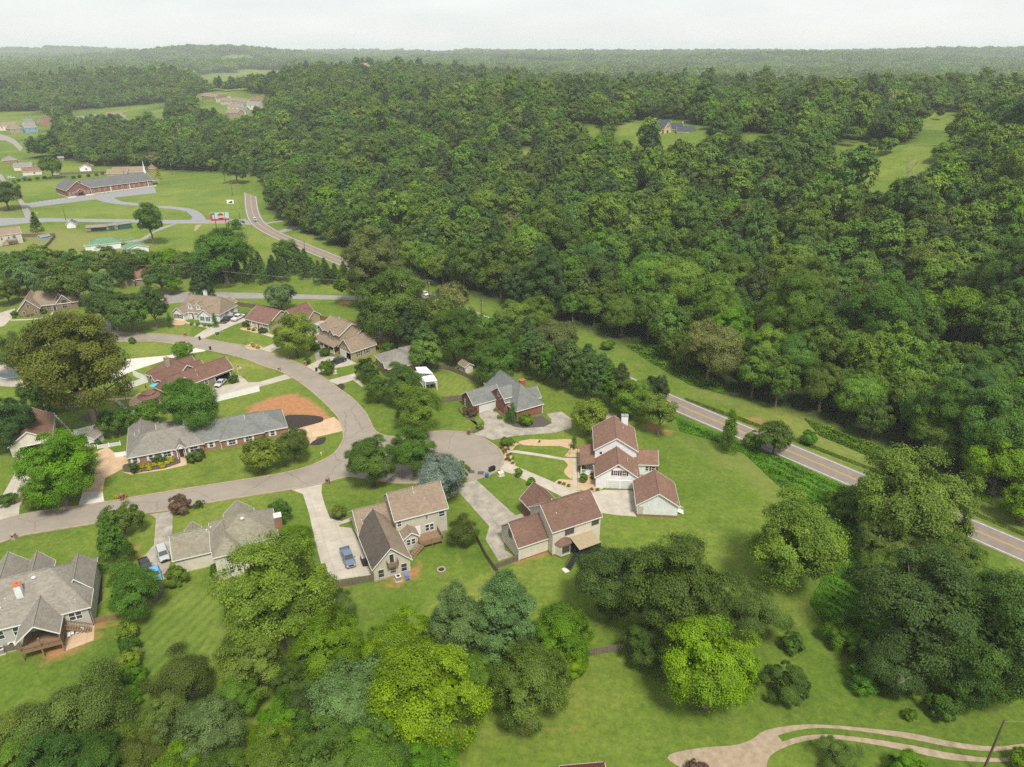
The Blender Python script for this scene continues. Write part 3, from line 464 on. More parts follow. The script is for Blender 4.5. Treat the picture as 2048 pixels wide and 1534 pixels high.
BEDS = [('mulch_bed', [(-61.6,170.8),(-57.5,171.7),(-52.1,170.8),(-50.6,168.5),(-52,166.8),(-58.4,163.8)], 'mulch', 3), ('mulch_bed', [(-50.8,155.4),(-50.1,158),(-47.8,159.5),(-47.8,155.9)], 'mulch', 3),
 ('gravel_bed', [(-1.5,154.7),(0.8,156.4),(2,155.9),(4.6,158),(9.7,158),(15,158),(15.1,151.7),(12.7,149.6),(14.5,153.4),(12,154.9),(6.4,154.9),(2.6,155.4),(3.3,156.9),(0.8,154.9),(0.2,153),(-1.7,153)], 'pebble', 0),
 ('gravel_bed', [(-1.7,151.5),(-0.2,151.5),(0.1,148.7),(0.8,146.8),(0.5,145.7),(-1.7,147.7)], 'pebble', 3), ('gravel_bed', [(12.6,148),(14.6,147.7),(14,140),(12.6,141.5),(12.3,143.2),(13.4,145.9)], 'pebble', 3),
 ('gravel_bed', [(9.7,138.3),(10.9,139.6),(14.1,139.3),(13.8,135.2)], 'pebble', 0), ('gravel_bed', [(16.2,151.7),(18.4,153),(19.8,144.8),(20.6,135.6),(18,134.4),(14.8,135.2)], 'pebble', 0), ('gravel_bed', [(13.2,149.6),(16,153.9),(16.9,153),(16.6,149.6)], 'pebble', 0),
 ('gravel_bed', [(1.6,156.9),(4.6,158.2),(9.7,158),(15.4,158.2),(15.6,155.4),(13.3,154.9),(10.8,155.9),(7,155.4),(3.3,155.2)], 'pebble', 3),
 ('mulch_bed', [(-14.8,177.1),(-13.9,172.3),(-11.3,168.8),(-8.8,167.1),(-7.3,163.8),(-8.3,162.7),(-10,161.1),(-10.8,161.6),(-9,165.1),(-10,169.4),(-12.8,171.1),(-15,175.2)], 'mulch2', 0), ('mulch_bed', [(-4.7,174),(-0.5,168.2),(0.3,165.1),(3,164.3),(8.4,165.1),(10.5,167.1),(8.3,171.1),(0.8,169.4)], 'mulch2', 0),
 ('flower_bed', [(-93,145.5),(-91.7,146.8),(-84.8,149.6),(-80.8,149.6),(-79.9,146.8),(-82.5,144.6),(-88.6,142.3),(-91.2,142.8)], 'mulch2', 3), ('brick_walk', [(-91.9,142.8),(-89.1,141.5),(-82.1,143.7),(-77.9,145.9),(-79,148.7),(-81.1,149.6),(-79.7,146.8),(-82.4,144.3),(-88.5,142.2)], 'concred', 0),
 ('stone_bed', [(-124.9,243.8),(-123.7,246.9),(-119.6,245.9),(-118.9,241.7),(-122.7,241.7)], 'pebble', 3), ('stone_bed', [(-96.9,238.6),(-93.1,239.6),(-88.8,234.6),(-89.9,233.6),(-93.6,235.6),(-95.9,236.6)], 'pebble', 3),
 ('mulch_bed', [(-52,189.8),(-50.7,191.9),(-49.3,189.4),(-49.7,187.4)], 'mulch', 3), ('stone_bed', [(-89.5,221.1),(-87.7,223.3),(-83.5,220.6),(-83.5,218),(-87,218.4)], 'pebble', 3),
 ('mulch_bed', [(-39,126),(-37.6,127.1),(-35.7,125.7),(-36,124.2),(-38.2,124.4)], 'mulch2', 3), ('mulch_bed', [(-79,107.6),(-77,105.4),(-74,99.7),(-74.2,98.4),(-76.8,102.4)], 'mulch', 0), ('tree_bed', [(-117,169.9),(-115.9,172.3),(-112.8,174),(-109.8,172.9),(-109.9,169.9),(-114.4,168.2)], 'mulch2', 3),
 ('brick_patio', [(-108.3,184.1),(-105.5,186.7),(-100,184.1),(-95.6,178.9),(-99.7,174),(-104.7,175.2),(-107.9,178.9)], 'concred', 3), ('gravel_patch', [(-67.3,103.4),(-64.7,104.3),(-63.7,100.4),(-64.7,99.1)], 'mulch2', 3)]
for nm, pts, mm, sm in BEDS: lay(nm, pts, mm, sm, .02)
track = lay('gravel_track', smooth([(80.5,71.1),(73.3,70.3),(68.7,69.8),(63.2,70.6),(58,72),(52.3,72.8),(46.4,73.4),(41.9,73.4),(37,72.5),(34.4,70.9),(31.5,70),(26.8,69.6),(22.1,68.5),(22.7,67),(27,64.7),(33.8,64.7),(35.6,67.4),(37,68.8),(40.8,70.4),(45.5,71.1),(51.1,70.3),(56.4,69),(61.6,67.7),(68.6,67.4),(72,68.3),(79.2,69.3)], True, 3), 'gravel')
q = MB(); ribbon(q, smooth([(38.7,71.1),(41.9,72),(46,72.3),(51.7,71.6),(57.2,70.5),(62.4,69.2),(68.1,68.5),(73.6,69.3)], n=4), 1.0, .17, thick=.09); tag(q.build('grass_strip', M['grass']), kind='structure')
# ------------------------------------------------------------------ houses
CACHE = {}
def cached(key, fn):
    if key not in CACHE: CACHE[key] = fn()
    return CACHE[key]
def win_frame(w, h):
    q = MB(); t = .09
    q.box(-w / 2 - t, w / 2 + t, -.07, .03, h / 2, h / 2 + t).box(-w / 2 - t, w / 2 + t, -.09, .03, -h / 2 - t, -h / 2)
    q.box(-w / 2 - t, -w / 2, -.07, .03, -h / 2, h / 2).box(w / 2, w / 2 + t, -.07, .03, -h / 2, h / 2); return q
def win_bars(w, h, nv):
    q = MB(); q.box(-w / 2, w / 2, -.05, .0, -.035, .035)
    for k in range(1, nv): x = -w / 2 + w * k / nv; q.box(x - .025, x + .025, -.04, .0, -h / 2, h / 2)
    return q
ROT = dict(S=0, E=math.pi / 2, N=math.pi, W=-math.pi / 2)
class House:
    def __init__(s, name, label, O, th, cat='house', z=None, group=None):
        s.r = thing(name, label, cat, (O[0], O[1], z_at(*O) if z is None else z), R_(th), group); s.oh = .35
    def part(s, name, mb, m, loc=(0, 0, 0), rz=0, parent=None, label=None):
        o = mb.build(name, M[m] if isinstance(m, str) else m, parent or s.r, loc, rz)
        if label: o['label'] = label
        return o
    def block(s, a0, a1, b0, b1, ze, zr, ax='a', hip=(0, 0), wall='white', roof='rbrown', oh=.35, z0=-.4, trim='whitetrim', walls=True, asym=None, holes=(), roof2=None, end_wall=None):
        """a wing: walls with gables under a pitched roof; extents are the roof edges; hip = how far each ridge end is drawn in"""
        T = (lambda u, v, z: (u, v, z)) if ax == 'a' else (lambda u, v, z: (v, u, z))
        flip = ax != 'a'
        u0, u1, v0, v1 = (a0, a1, b0, b1) if ax == 'a' else (b0, b1, a0, a1)
        vm = (v0 + v1) / 2 if asym is None else asym
        h0, h1 = hip; rf = MB(); t = .16
        def P(pts): pts = [T(*q) for q in pts]; return pts[::-1] if flip else pts
        F = [[(u0, v0, ze), (u1, v0, ze), (u1 - h1, vm, zr), (u0 + h0, vm, zr)], [(u1, v1, ze), (u0, v1, ze), (u0 + h0, vm, zr), (u1 - h1, vm, zr)]]
        if h0: F.append([(u0, v1, ze), (u0, v0, ze), (u0 + h0, vm, zr)])
        if h1: F.append([(u1, v0, ze), (u1, v1, ze), (u1 - h1, vm, zr)])
        for i, f in enumerate(F): rf.prism(P(f), t, 1 if (roof2 and i == 1) else 0)
        ro = s.part('roof', rf, [M[roof], M[roof2]] if roof2 else roof)
        rc = MB()                                            # ridge cap
        c0, c1 = T(u0 + h0, vm, zr + .02), T(u1 - h1, vm, zr + .02)
        if Vector(c0) != Vector(c1): rc.tube(c0, c1, .11, n=6)
        for hh, uu, ur in ((h0, u0, u0 + h0), (h1, u1, u1 - h1)):
            if hh:
                for vv in (v0, v1): rc.tube(T(uu, vv, ze + .0), T(ur, vm, zr + .0), .09, n=6)
        if rc.f: s.part('ridge_cap', rc, roof, parent=ro)
        if trim:
            q = MB(); d = .05
            def bar(p, r): q.prism(P([(p[0], p[1], p[2] + .03), (r[0], r[1], r[2] + .03), (r[0] + .001, r[1], r[2] + .03), (p[0], p[1] + .001, p[2] + .03)]), .25) 
            for vv, sg in ((v0, -1), (v1, 1)):
                x = T(u0, vv, 0), T(u1, vv + sg * d, 0)
                q.box(min(x[0][0], x[1][0]), max(x[0][0], x[1][0]), min(x[0][1], x[1][1]), max(x[0][1], x[1][1]), ze - t - .06, ze - .02)
            for hh, uu, sg in ((h0, u0, -1), (h1, u1, 1)):
                if hh:
                    x = T(uu, v0, 0), T(uu + sg * d, v1, 0)
                    q.box(min(x[0][0], x[1][0]), max(x[0][0], x[1][0]), min(x[0][1], x[1][1]), max(x[0][1], x[1][1]), ze - t - .06, ze - .02)
                else:
                    for va in (v0, v1):
                        pts = [(uu, va, ze + .02), (uu + sg * d, va, ze + .02), (uu + sg * d, vm, zr + .02), (uu, vm, zr + .02)]
                        q.prism([T(*k) for k in pts], .24)
            s.part('fascia', q, trim, parent=ro)
        B = dict(u=(u0 + oh, u1 - oh), v=(v0 + oh, v1 - oh), ax=ax)
        if walls:
            w = MB(); wu0, wu1 = B['u']; wv0, wv1 = B['v']
            sl0 = (zr - ze) / (vm - v0); sl1 = (zr - ze) / (v1 - vm); zt0 = ze + sl0 * oh - .1; zt1 = ze + sl1 * oh - .1
            if h0 or h1: zt0 = zt1 = min(zt0, zt1, ze + .08)
            def wallface(pts, side):
                hs = [k for k in holes if k[0] == side]
                if not hs: w.face(P(pts)); return
                # rectangular opening with a room behind it
                _, c, wd, ht = hs[0]; p0, p1 = pts[0], pts[1]; L = math.dist(p0[:2], p1[:2]); dx, dy = (p1[0] - p0[0]) / L, (p1[1] - p0[1]) / L
                pos = (c - p0[0]) * dx if abs(dx) > .5 else (c - p0[1]) * dy
                def at_(k, z): return (p0[0] + dx * k, p0[1] + dy * k, z)
                l0, l1 = pos - wd / 2, pos + wd / 2; zb = 0.02
                w.face(P([pts[0], at_(l0, z0), at_(l0, ht), at_(0, ht)])); w.face(P([at_(l1, z0), pts[1], at_(L, ht), at_(l1, ht)])); w.face(P([at_(0, ht), at_(L, ht)] + pts[2:])); w.face(P([at_(l0, z0), at_(l1, z0), at_(l1, zb), at_(l0, zb)]))
                nx_, ny_ = -dy * 5.5, dx * 5.5
                def ins(p): return (p[0] + nx_, p[1] + ny_, p[2])
                A = [at_(l0, zb), at_(l1, zb), at_(l1, ht), at_(l0, ht)]; Bk = [ins(p) for p in A]
                w.face(P([A[0], A[1], Bk[1], Bk[0]]), 1); w.face(P([A[1], A[2], Bk[2], Bk[1]]), 1); w.face(P([A[2], A[3], Bk[3], Bk[2]]), 1); w.face(P([A[3], A[0], Bk[0], Bk[3]]), 1); w.face(P(Bk), 1)
            def e(u, a): # end wall points
                pts = [(u, wv1, z0), (u, wv0, z0)] if a else [(u, wv0, z0), (u, wv1, z0)]
                hh = h0 if a else h1
                top = [(u, wv0, zt0), (u, vm, zr - .1), (u, wv1, zt1)] if not hh else [(u, wv0, zt0), (u, wv1, zt1)]
                return pts + (top if a else top[::-1])
            nm = dict(a='SNWE', b='WESN')[ax]
            wallface([(wu0, wv0, z0), (wu1, wv0, z0), (wu1, wv0, zt0), (wu0, wv0, zt0)], nm[0])
            wallface([(wu1, wv1, z0), (wu0, wv1, z0), (wu0, wv1, zt1), (wu1, wv1, zt1)], nm[1])
            wallface(e(wu0, True), nm[2]); wallface(e(wu1, False), nm[3])
            s.part('wall', w, [M[wall], M['dark']])
        s.B = B; return B
    def wallpos(s, B, side, t):
        u, v = B['u'], B['v']
        (x0, x1), (y0, y1) = (u, v) if B['ax'] == 'a' else (v, u)
        return {'S': (t, y0), 'N': (t, y1), 'W': (x0, t), 'E': (x1, t)}[side]
    def win(s, B, side, t, z, w=.9, h=1.4, sh=None, nv=1, frame='whitetrim', arch=False):
        x, y = s.wallpos(B, side, t)
        o = link('window', cached(('wf', w, h, frame), lambda: win_frame(w, h).mesh('window', M[frame])), s.r, (x, y, z), ROT[side])
        link('pane', cached(('wp', w, h), lambda: MB().box(-w / 2, w / 2, -.02, .0, -h / 2, h / 2).mesh('pane', M['glass'])), o)
        link('glazing_bars', cached(('wb', w, h, nv, frame), lambda: win_bars(w, h, nv).mesh('glazing_bars', M[frame])), o)
        if sh:
            sm = cached(('sh', h, sh), lambda: slats(.36, h + .1).mesh('shutter', M[sh]))
            for k in (-1, 1): link('shutter', sm, o, (k * (w / 2 + .30), 0, 0))
        return o
    def garage(s, B, side, t, w=4.9, h=2.15, m='garagedoor'):
        x, y = s.wallpos(B, side, t)
        def mk():
            q = MB(); n_ = 4
            for k in range(n_): q.box(-w / 2, w / 2, -.06, .02, .03 + h * k / n_, h * (k + 1) / n_ - .015)
            return q.mesh('garage_door', M[m])
        o = link('garage_door', cached(('gd', w, h, m), mk), s.r, (x, y, 0), ROT[side])
        def fr():
            q = MB(); q.box(-w / 2 - .15, -w / 2, -.09, .02, 0, h + .15).box(w / 2, w / 2 + .15, -.09, .02, 0, h + .15).box(-w / 2, w / 2, -.09, .02, h, h + .15); return q.mesh('door_frame', M['whitetrim'])
        link('door_frame', cached(('gf', w, h), fr), o); return o
    def frame(s, B, side, t, w, h):
        x, y = s.wallpos(B, side, t); q = MB(); q.box(-w / 2 - .15, -w / 2, -.06, .04, 0, h + .15).box(w / 2, w / 2 + .15, -.06, .04, 0, h + .15).box(-w / 2, w / 2, -.06, .04, h, h + .15)
        return s.part('garage_opening_frame', q, 'whitetrim', (x, y, 0), ROT[side])
    def door(s, B, side, t, w=.95, h=2.1, m='door', z=0):
        x, y = s.wallpos(B, side, t)
        o = link('door', cached(('dr', w, h, m), lambda: MB().box(-w / 2, w / 2, -.05, .02, .05, h).mesh('door', M[m])), s.r, (x, y, z), ROT[side])
        q = MB(); q.box(-w / 2 - .1, -w / 2, -.07, .02, 0, h + .1).box(w / 2, w / 2 + .1, -.07, .02, 0, h + .1).box(-w / 2, w / 2, -.07, .02, h, h + .1)
        s.part('door_frame', q, 'whitetrim', parent=o); return o
    def chimney(s, a, b, z0, z1, w=.9, d=.7, m='white', cap='metal'):
        o = s.part('chimney', MB().box(a - w / 2, a + w / 2, b - d / 2, b + d / 2, z0, z1), m)
        s.part('chimney_cap', MB().box(a - w / 2 - .08, a + w / 2 + .08, b - d / 2 - .08, b + d / 2 + .08, z1, z1 + .12).tube((a, b, z1 + .12), (a, b, z1 + .42), .16, .16, 10), cap, parent=o)
        return o
    def vents(s, *pts, r=.07, h=.4, m='vent'):
        for a, b, z in pts: s.part('vent_pipe', MB().tube((a, b, z - .3), (a, b, z + h), r, r, 8).tube((a, b, z + h), (a, b, z + h + .06), r * 1.6, r * 1.2, 8), m)
    def turbine(s, *pts):
        for a, b, z in pts: s.part('roof_vent', MB().tube((a, b, z - .2), (a, b, z + .15), .2, .2, 12).tube((a, b, z + .15), (a, b, z + .3), .38, .3, 14).tube((a, b, z + .3), (a, b, z + .4), .3, .08, 14), 'vent')
    def base(s, a0, a1, b0, b1, h, m='bricklow', e=.03): s.part('foundation', MB().box(a0 - e, a1 + e, b0 - e, b1 + e, -.4, h), m)
    def posts(s, pts, h, m='whitetrim', r=.09, name='porch_post'):
        for a, b in pts: s.part(name, MB().box(a - r, a + r, b - r, b + r, 0, h).box(a - r * 1.5, a + r * 1.5, b - r * 1.5, b + r * 1.5, h - .15, h - .02), m)
    def rail(s, p, q, z, m='woodtan', h=.95, step=.16, parent=None):
        mb = MB(); p, q = Vector((*p, z)), Vector((*q, z)); L = (q - p).length; d = (q - p) / L; n_ = max(2, int(L / step)); up = Vector((0, 0, 1))
        mb.tube(p + up * h, q + up * h, .06, n=4).tube(p + up * .12, q + up * .12, .04, n=4)
        for k in range(n_ + 1): c = p + d * (L * k / n_); mb.tube(c + up * .1, c + up * h, .022, n=4, cap=False)
        k_ = max(1, int(L / 1.8))
        for k in range(k_ + 1): c = p + d * (L * k / k_); mb.box(c.x - .05, c.x + .05, c.y - .05, c.y + .05, z - .1, z + h + .08)
        return s.part('railing', mb, m, parent=parent)
    def deck(s, a0, a1, b0, b1, z, m='woodtan', rails='SEW', gap=None):
        d = MB(); w = .14; n_ = int((a1 - a0) / (w + .012))
        for k in range(n_): x = a0 + k * (w + .012); d.box(x, x + w, b0, b1, z - .04, z)
        o = s.part('deck', d, m)
        f = MB(); f.box(a0 - .03, a1 + .03, b0 - .06, b0 - .005, z - .3, z - .03).box(a0 - .06, a0 - .005, b0, b1, z - .3, z - .03).box(a1 + .005, a1 + .06, b0, b1, z - .3, z - .03)
        for x in (a0 + .1, (a0 + a1) / 2, a1 - .1): f.box(x - .07, x + .07, b0 + .03, b0 + .17, -.3, z - .05)
        s.part('deck_frame', f, m, parent=o)
        C = dict(S=((a0, b0), (a1, b0)), E=((a1, b0), (a1, b1)), W=((a0, b0), (a0, b1)), N=((a0, b1), (a1, b1)))
        for r in rails: s.rail(*C[r], z, m, parent=o)
        return o
    def stairs(s, p, q, z, w=1., m='woodtan', rail=True, n_=None):
        """flight from the top p (height z) down to q on the ground"""
        p, q = Vector((*p, 0)), Vector((*q, 0)); d = q - p; L = d.length; d /= L; sd_ = Vector((-d.y, d.x, 0)) * w / 2; n_ = n_ or max(2, int(z / .19)); mb = MB()
        for k in range(n_):
            c = p + d * (L * (k + .5) / n_); hz = z * (1 - (k + 1) / (n_ + 1)); e = d * (L / n_ * .55)
            mb.prism([c - sd_ - e + Vector((0, 0, hz)), c + sd_ * -1 + e + Vector((0, 0, hz)), c + sd_ + e + Vector((0, 0, hz)), c + sd_ - e + Vector((0, 0, hz))], .05)
        up = Vector((0, 0, 1))
        for k in (-1, 1):
            mb.tube(p + sd_ * k + up * (z - .1), q + sd_ * k, .07, n=4)
            if rail:
                mb.tube(p + sd_ * k + up * (z + .9), q + sd_ * k + up * .9, .045, n=4)
                for t_ in range(n_ + 1): c = p + sd_ * k + d * (L * t_ / n_); hz = z * (1 - t_ / n_); mb.tube(c + up * hz, c + up * (hz + .9), .025, n=4, cap=False)
        return s.part('stairs', mb, m)
def slats(w, h):
    q = MB(); q.box(-w / 2, w / 2, -.035, .0, -h / 2, h / 2)
    n_ = max(4, int(h / .14))
    for k in range(n_): z = -h / 2 + h * (k + .5) / n_; q.box(-w / 2 + .05, w / 2 - .05, -.055, -.035, z - .03, z + .03)
    return q

# white house with brown roof and red shutters (by the turning circle)
h = House('white_house', 'white two-storey house with brown roof and maroon shutters over double garage', (18.6, 135.9), -4.2)
h.block(-.1, 10.2, 7.6, 19.0, 5.6, 8.9, 'b', roof='rbrown')
B = h.B
f = h.block(0, 10.3, 0, 8.4, 2.9, 6.6, 'b', roof='rbrown')
h.garage(f, 'S', 4.35, 2.6, 2.05); h.garage(f, 'S', 7.25, 2.6, 2.05)
h.win(f, 'S', 4.6, 4.1, .85, 1.25, 'shutred', 2); h.win(f, 'S', 6.55, 4.1, .85, 1.25, 'shutred', 2)
h.part('gable_vent', MB().box(-.25, .25, -.06, .02, -.25, .25), 'rtan', (5.15, .33, 5.75))
h.block(9.2, 15.0, 6.3, 13.2, 2.9, 5.0, 'a', roof='rbrown')
h.win(h.B, 'S', 13.9, 1.7, .9, 1.1, 'shutred', 1); h.win(h.B, 'S', 12.4, 1.7, .7, 1.1, None, 1)
w = MB(); w.prism([(-3.2, 5.2, 2.75), (.2, 5.2, 3.6), (.2, 14.2, 3.6), (-3.2, 14.2, 2.75)], .15); h.part('porch_roof', w, 'rbrown')
h.part('porch_floor', MB().box(-3.0, .2, 5.5, 14, -.2, .35), 'whitetrim'); h.posts([(-2.9, 5.6), (-2.9, 8.4), (-2.9, 11.1), (-2.9, 13.9), (-.1, 5.6)], 2.7)
h.rail((-2.8, 5.6), (-.2, 5.6), .35, 'whitetrim'); h.rail((-2.9, 5.7), (-2.9, 13.8), .35, 'whitetrim')
h.chimney(7.6, 18.4, 4.5, 9.3, 1.6, 1.2, 'white'); h.vents((7.0, 14.5, 7.8), (7.5, 4.5, 5.2), (9.3, 1.8, 3.7), (9.5, .8, 3.5))
h.win(B, 'S', 1.6, 4.7, .35, .35, None, 1, 'shutblack'); h.posts([(.45, .45), (2.2, .45)], 2.7); h.door(f, 'W', 6, m='door'); h.win(B, 'W', 10, 4.6, .9, 1.3, 'shutred', 1); h.win(B, 'W', 16.5, 4.6, .9, 1.3, 'shutred', 1)
# its detached garage
h = House('detached_garage', 'white detached garage with brown roof on brick footing beside the concrete pad', (26.2, 125.0), -4.4, 'garage')
f = h.block(0, 9.2, 0, 9.5, 3.0, 6.1, 'b', roof='rbrown'); h.base(.35, 8.85, .35, 9.15, .55, 'bricklow', .02)
h.part('side_panel', MB().box(.5, 1.6, .28, .36, .7, 2.6), 'pale'); h.door(f, 'E', 2.5, m='whitetrim'); h.stairs((9.1, 2.4), (10.4, 2.4), .7, 1.2, 'whitetrim'); h.vents((8.6, .9, 3.5), h=.1)
h.garage(f, 'W', 4.7, 4.9, 2.1)
# cream house, brown roof, khaki awning
h = House('cream_house', 'cream two-storey house with brown roof, bay window and khaki awning over dark deck', (1.13, 110.0), 27.3)
g_ = h.block(0, 7.2, 0, 8.1, 3.5, 6.9, 'a', wall='cream', roof='rdkbrown', z0=.3)
m_ = h.block(6.5, 18.1, -1.8, 7.9, 6.1, 9.6, 'a', wall='cream', roof='rdkbrown', z0=.5)
h.base(.4, 6.9, .4, 7.7, .5); h.base(6.9, 17.7, -1.4, 7.5, .75)
h.block(8.0, 14.8, 7.0, 14.6, 3.6, 6.8, 'b', wall='brick', roof='rdkbrown')
h.win(g_, 'W', 3.9, 4.3, 1.1, 1.5, None, 2, 'woodgrey'); h.win(m_, 'S', 10.1, 4.9, .85, 1.35, None, 2, 'greyside' if 0 else 'woodgrey'); h.win(m_, 'S', 11.15, 4.9, .85, 1.35, None, 2, 'woodgrey'); h.win(m_, 'S', 16.6, 4.95, 1.5, .95, None, 4, 'woodgrey')
h.garage(g_, 'N', 3.4, 4.9, 2.1); h.win(m_, 'E', 3, 4.8, .9, 1.4, None, 2)
bw = MB(); P5 = [(7.5, -1.45), (8.2, -2.6), (10.2, -2.6), (10.9, -1.45)]
for i in range(3): bw.face([(*P5[i], .3), (*P5[i + 1], .3), (*P5[i + 1], 3.0), (*P5[i], 3.0)])
h.part('bay_window', bw, 'cream'); br = MB(); P6 = [(7.2, -1.4), (8.0, -2.9), (10.4, -2.9), (11.2, -1.4)]
for i in range(3): br.face([(*P6[i], 3.0), (*P6[i + 1], 3.0), (9.6, -1.4, 3.9), (8.8, -1.4, 3.9)] if i == 1 else ([(*P6[0], 3.0), (*P6[1], 3.0), (8.8, -1.4, 3.9)] if i == 0 else [(*P6[2], 3.0), (*P6[3], 3.0), (9.6, -1.4, 3.9)]))
h.part('bay_roof', br, 'rdkbrown'); 
o = link('window', cached(('wf', 1.5, 1.4, 'woodgrey'), lambda: win_frame(1.5, 1.4).mesh('window', M['woodgrey'])), h.r, (9.2, -2.62, 1.8)); link('pane', cached(('wp', 1.5, 1.4), lambda: MB().box(-.75, .75, -.02, 0, -.7, .7).mesh('pane', M['glass'])), o); link('glazing_bars', cached(('wb', 1.5, 1.4, 3, 'woodgrey'), lambda: win_bars(1.5, 1.4, 3).mesh('glazing_bars', M['woodgrey'])), o)
aw = MB(); aw.prism([(10.7, -5.2, 2.9), (15.7, -5.1, 2.9), (15.7, -1.45, 3.4), (10.7, -1.45, 3.4)], .08); h.part('awning', aw, 'awn')
h.deck(10.9, 15.6, -5.0, -1.5, 1.6, 'wooddark', 'SEW'); h.posts([(10.9, -5), (13.3, -5), (15.6, -5)], 2.85, 'wooddark', .07, 'awning_post'); h.stairs((10.8, -4.4), (7.6, -6.0), 1.6, 1.1, 'wooddark'); h.part('stair_pad', MB().box(6.6, 7.6, -6.8, -5.4, -.1, .08), 'concnew')
h.vents((9.3, 3.4, 9.45), (8.9, .9, 7.9), (15.2, 1.9, 8.5))
h.posts([(17.75, -1.45)], 6.0, 'whitetrim', .06, 'downpipe'); h.posts([(.38, .3)], 3.5, 'whitetrim', .06, 'downpipe')
# tan house with the balcony gable
h = House('stone_coloured_house', 'pale two-storey house with weathered tan roof, gable balcony and timber deck', (-23.08, 115.15), 23.9)
m_ = h.block(-.1, 11.2, 0, 9.9, 6.0, 9.6, 'a', wall='pale', roof='rtan')
l_ = h.block(-6.9, .5, 1.8, 11.4, 3.0, 6.4, 'a', wall='pale', roof='rtan')
g_ = h.block(-7.0, .7, -9.0, 4.6, 3.1, 7.0, 'b', wall='pale', roof='rmold', roof2='rtan')
h.block(.8, 4.2, -2.6, 1.0, 3.1, 4.3, 'b', wall='pale', roof='rtan'); sr = h.B
for t in (1.9, 2.9): h.win(sr, 'S', t, 1.9, .7, 1.3)
h.win(sr, 'W', -1.9, 1.9, .5, 1.3)
h.win(m_, 'S', .95, 4.9, .8, 1.2); h.win(m_, 'S', 6.6, 4.9, .55, .8); h.win(m_, 'S', 9.8, 4.8, 1.2, 1.2); h.win(m_, 'S', 6.6, 2.3, .75, 1.5); h.win(m_, 'S', 7.55, 2.3, .75, 1.5); h.door(m_, 'S', 4.6, .9, 2.0, 'whitetrim', 1.1)
h.door(g_, 'S', -3.1, .8, 2.0, 'glass', 3.3)
for t in (-5.3, -.9): h.win(g_, 'S', t, 1.55, 1.0, 1.7, None, 1, 'pale')
h.win(g_, 'S', -3.0, 1.5, 1.0, 1.0, None, 1, 'pale')
h.part('balcony', MB().box(-4.1, -2.1, -9.6, -8.66, 3.1, 3.25), 'woodtan'); h.rail((-4.1, -9.6), (-2.1, -9.6), 3.25, 'woodtan', .9, .13); h.rail((-4.1, -9.6), (-4.1, -8.7), 3.25, 'woodtan', .9, .13); h.rail((-2.1, -9.6), (-2.1, -8.7), 3.25, 'woodtan', .9, .13)
h.deck(4.2, 8.7, -3.1, .3, 1.15, 'woodtan', 'SE'); h.stairs((4.3, -3.0), (1.6, -4.6), 1.15, 1.2, 'woodtan')
h.vents((5.2, 4.6, 9.5), (5.1, 3.6, 8.9), (6.9, 2.4, 7.8), (-5.6, 3.6, 4.5), (-5.7, 4.2, 4.9), (-5.3, 3.0, 4.0)); h.base(-6.7, .35, -8.65, 2, .35, 'stone'); h.base(.3, 10.85, .35, 9.5, .6, 'stone')
h.part('side_porch', MB().box(-7.6, -6.7, -3.6, -1.6, 0, .4).box(-7.7, -7.6, -3.6, -1.6, .4, 1.4).box(-7.6, -6.7, -3.7, -3.6, .4, 1.4), 'wooddark')
# hipped cream house
h = House('hipped_house', 'cream house with olive hipped roof, brick chimney and ivy-clad corner', (-63.58, 106.34), 23.3)
g_ = h.block(0, 10, 0, 8.2, 3.4, 6.4, 'a', wall='cream', roof='rolive')
m_ = h.block(7.0, 19.2, -3.7, 6.2, 6.0, 9.8, 'a', (5.6, 5.6), wall='cream', roof='rolive')
f = h.block(7.2, 12.4, -5.7, 2.5, 6.0, 8.4, 'b', (2.9, 0), wall='cream', roof='rolive')
h.block(9.8, 15.6, 2.0, 8.0, 6.0, 8.6, 'b', (0, 0), wall='cream', roof='rolive'); h.block(2.2, 5.4, 5.0, 9.4, 3.4, 5.1, 'b', (0, 0), wall='cream', roof='rolive')
h.win(f, 'S', 9.9, 4.9, .85, 1.25); 
for t in (8.7, 10.0, 11.3): h.win(f, 'S', t, 2.2, .6, 1.35)
h.base(7.5, 12.1, -5.4, 3, .5); h.base(.4, 9, .4, 7.8, .4); h.chimney(19.6, -.6, 0, 8.6, 1.3, 1.5, 'bricklow', 'vent'); h.turbine((13.3, .1, 9.1)); h.vents((6.6, 3.4, 5.9), (7.4, 3.7, 6.1), r=.12); h.garage(g_, 'W', 4.2, 4.9, 2.1)
# grey-roofed house with the covered deck
h = House('grey_roofed_house', 'large grey house with hipped grey roof, white chimney and covered rear deck', (-83.61, 88.09), 23.5)
m_ = h.block(-9, 13.1, 0, 14.4, 4.3, 9.1, 'a', (6, 5.8), wall='greyside', roof='rgrey')
h.block(8.2, 13.1, 5, 12.7, 4.3, 7.2, 'b', (0, .1), wall='greyside', roof='rgrey'); h.block(1.4, 6.0, 6, 16.4, 4.3, 7.2, 'b', (0, 0), wall='greyside', roof='rgrey'); h.block(-4.0, 2.2, 6, 17.6, 4.3, 7.6, 'b', (0, 0), wall='greyside', roof='rgrey')
h.block(2.6, 8.9, -4.4, 4.5, 4.0, 6.6, 'b', wall='greyside', roof='rgrey', walls=False, oh=.3)
h.deck(2.9, 8.8, -4.3, .3, 2.0, 'woodtan', 'SE'); h.posts([(3.0, -4.2), (5.8, -4.2), (8.7, -4.2)], 3.95, 'woodtan', .1, 'deck_post'); h.stairs((8.9, -.6), (12.4, -.6), 2.0, 1.2, 'woodtan')
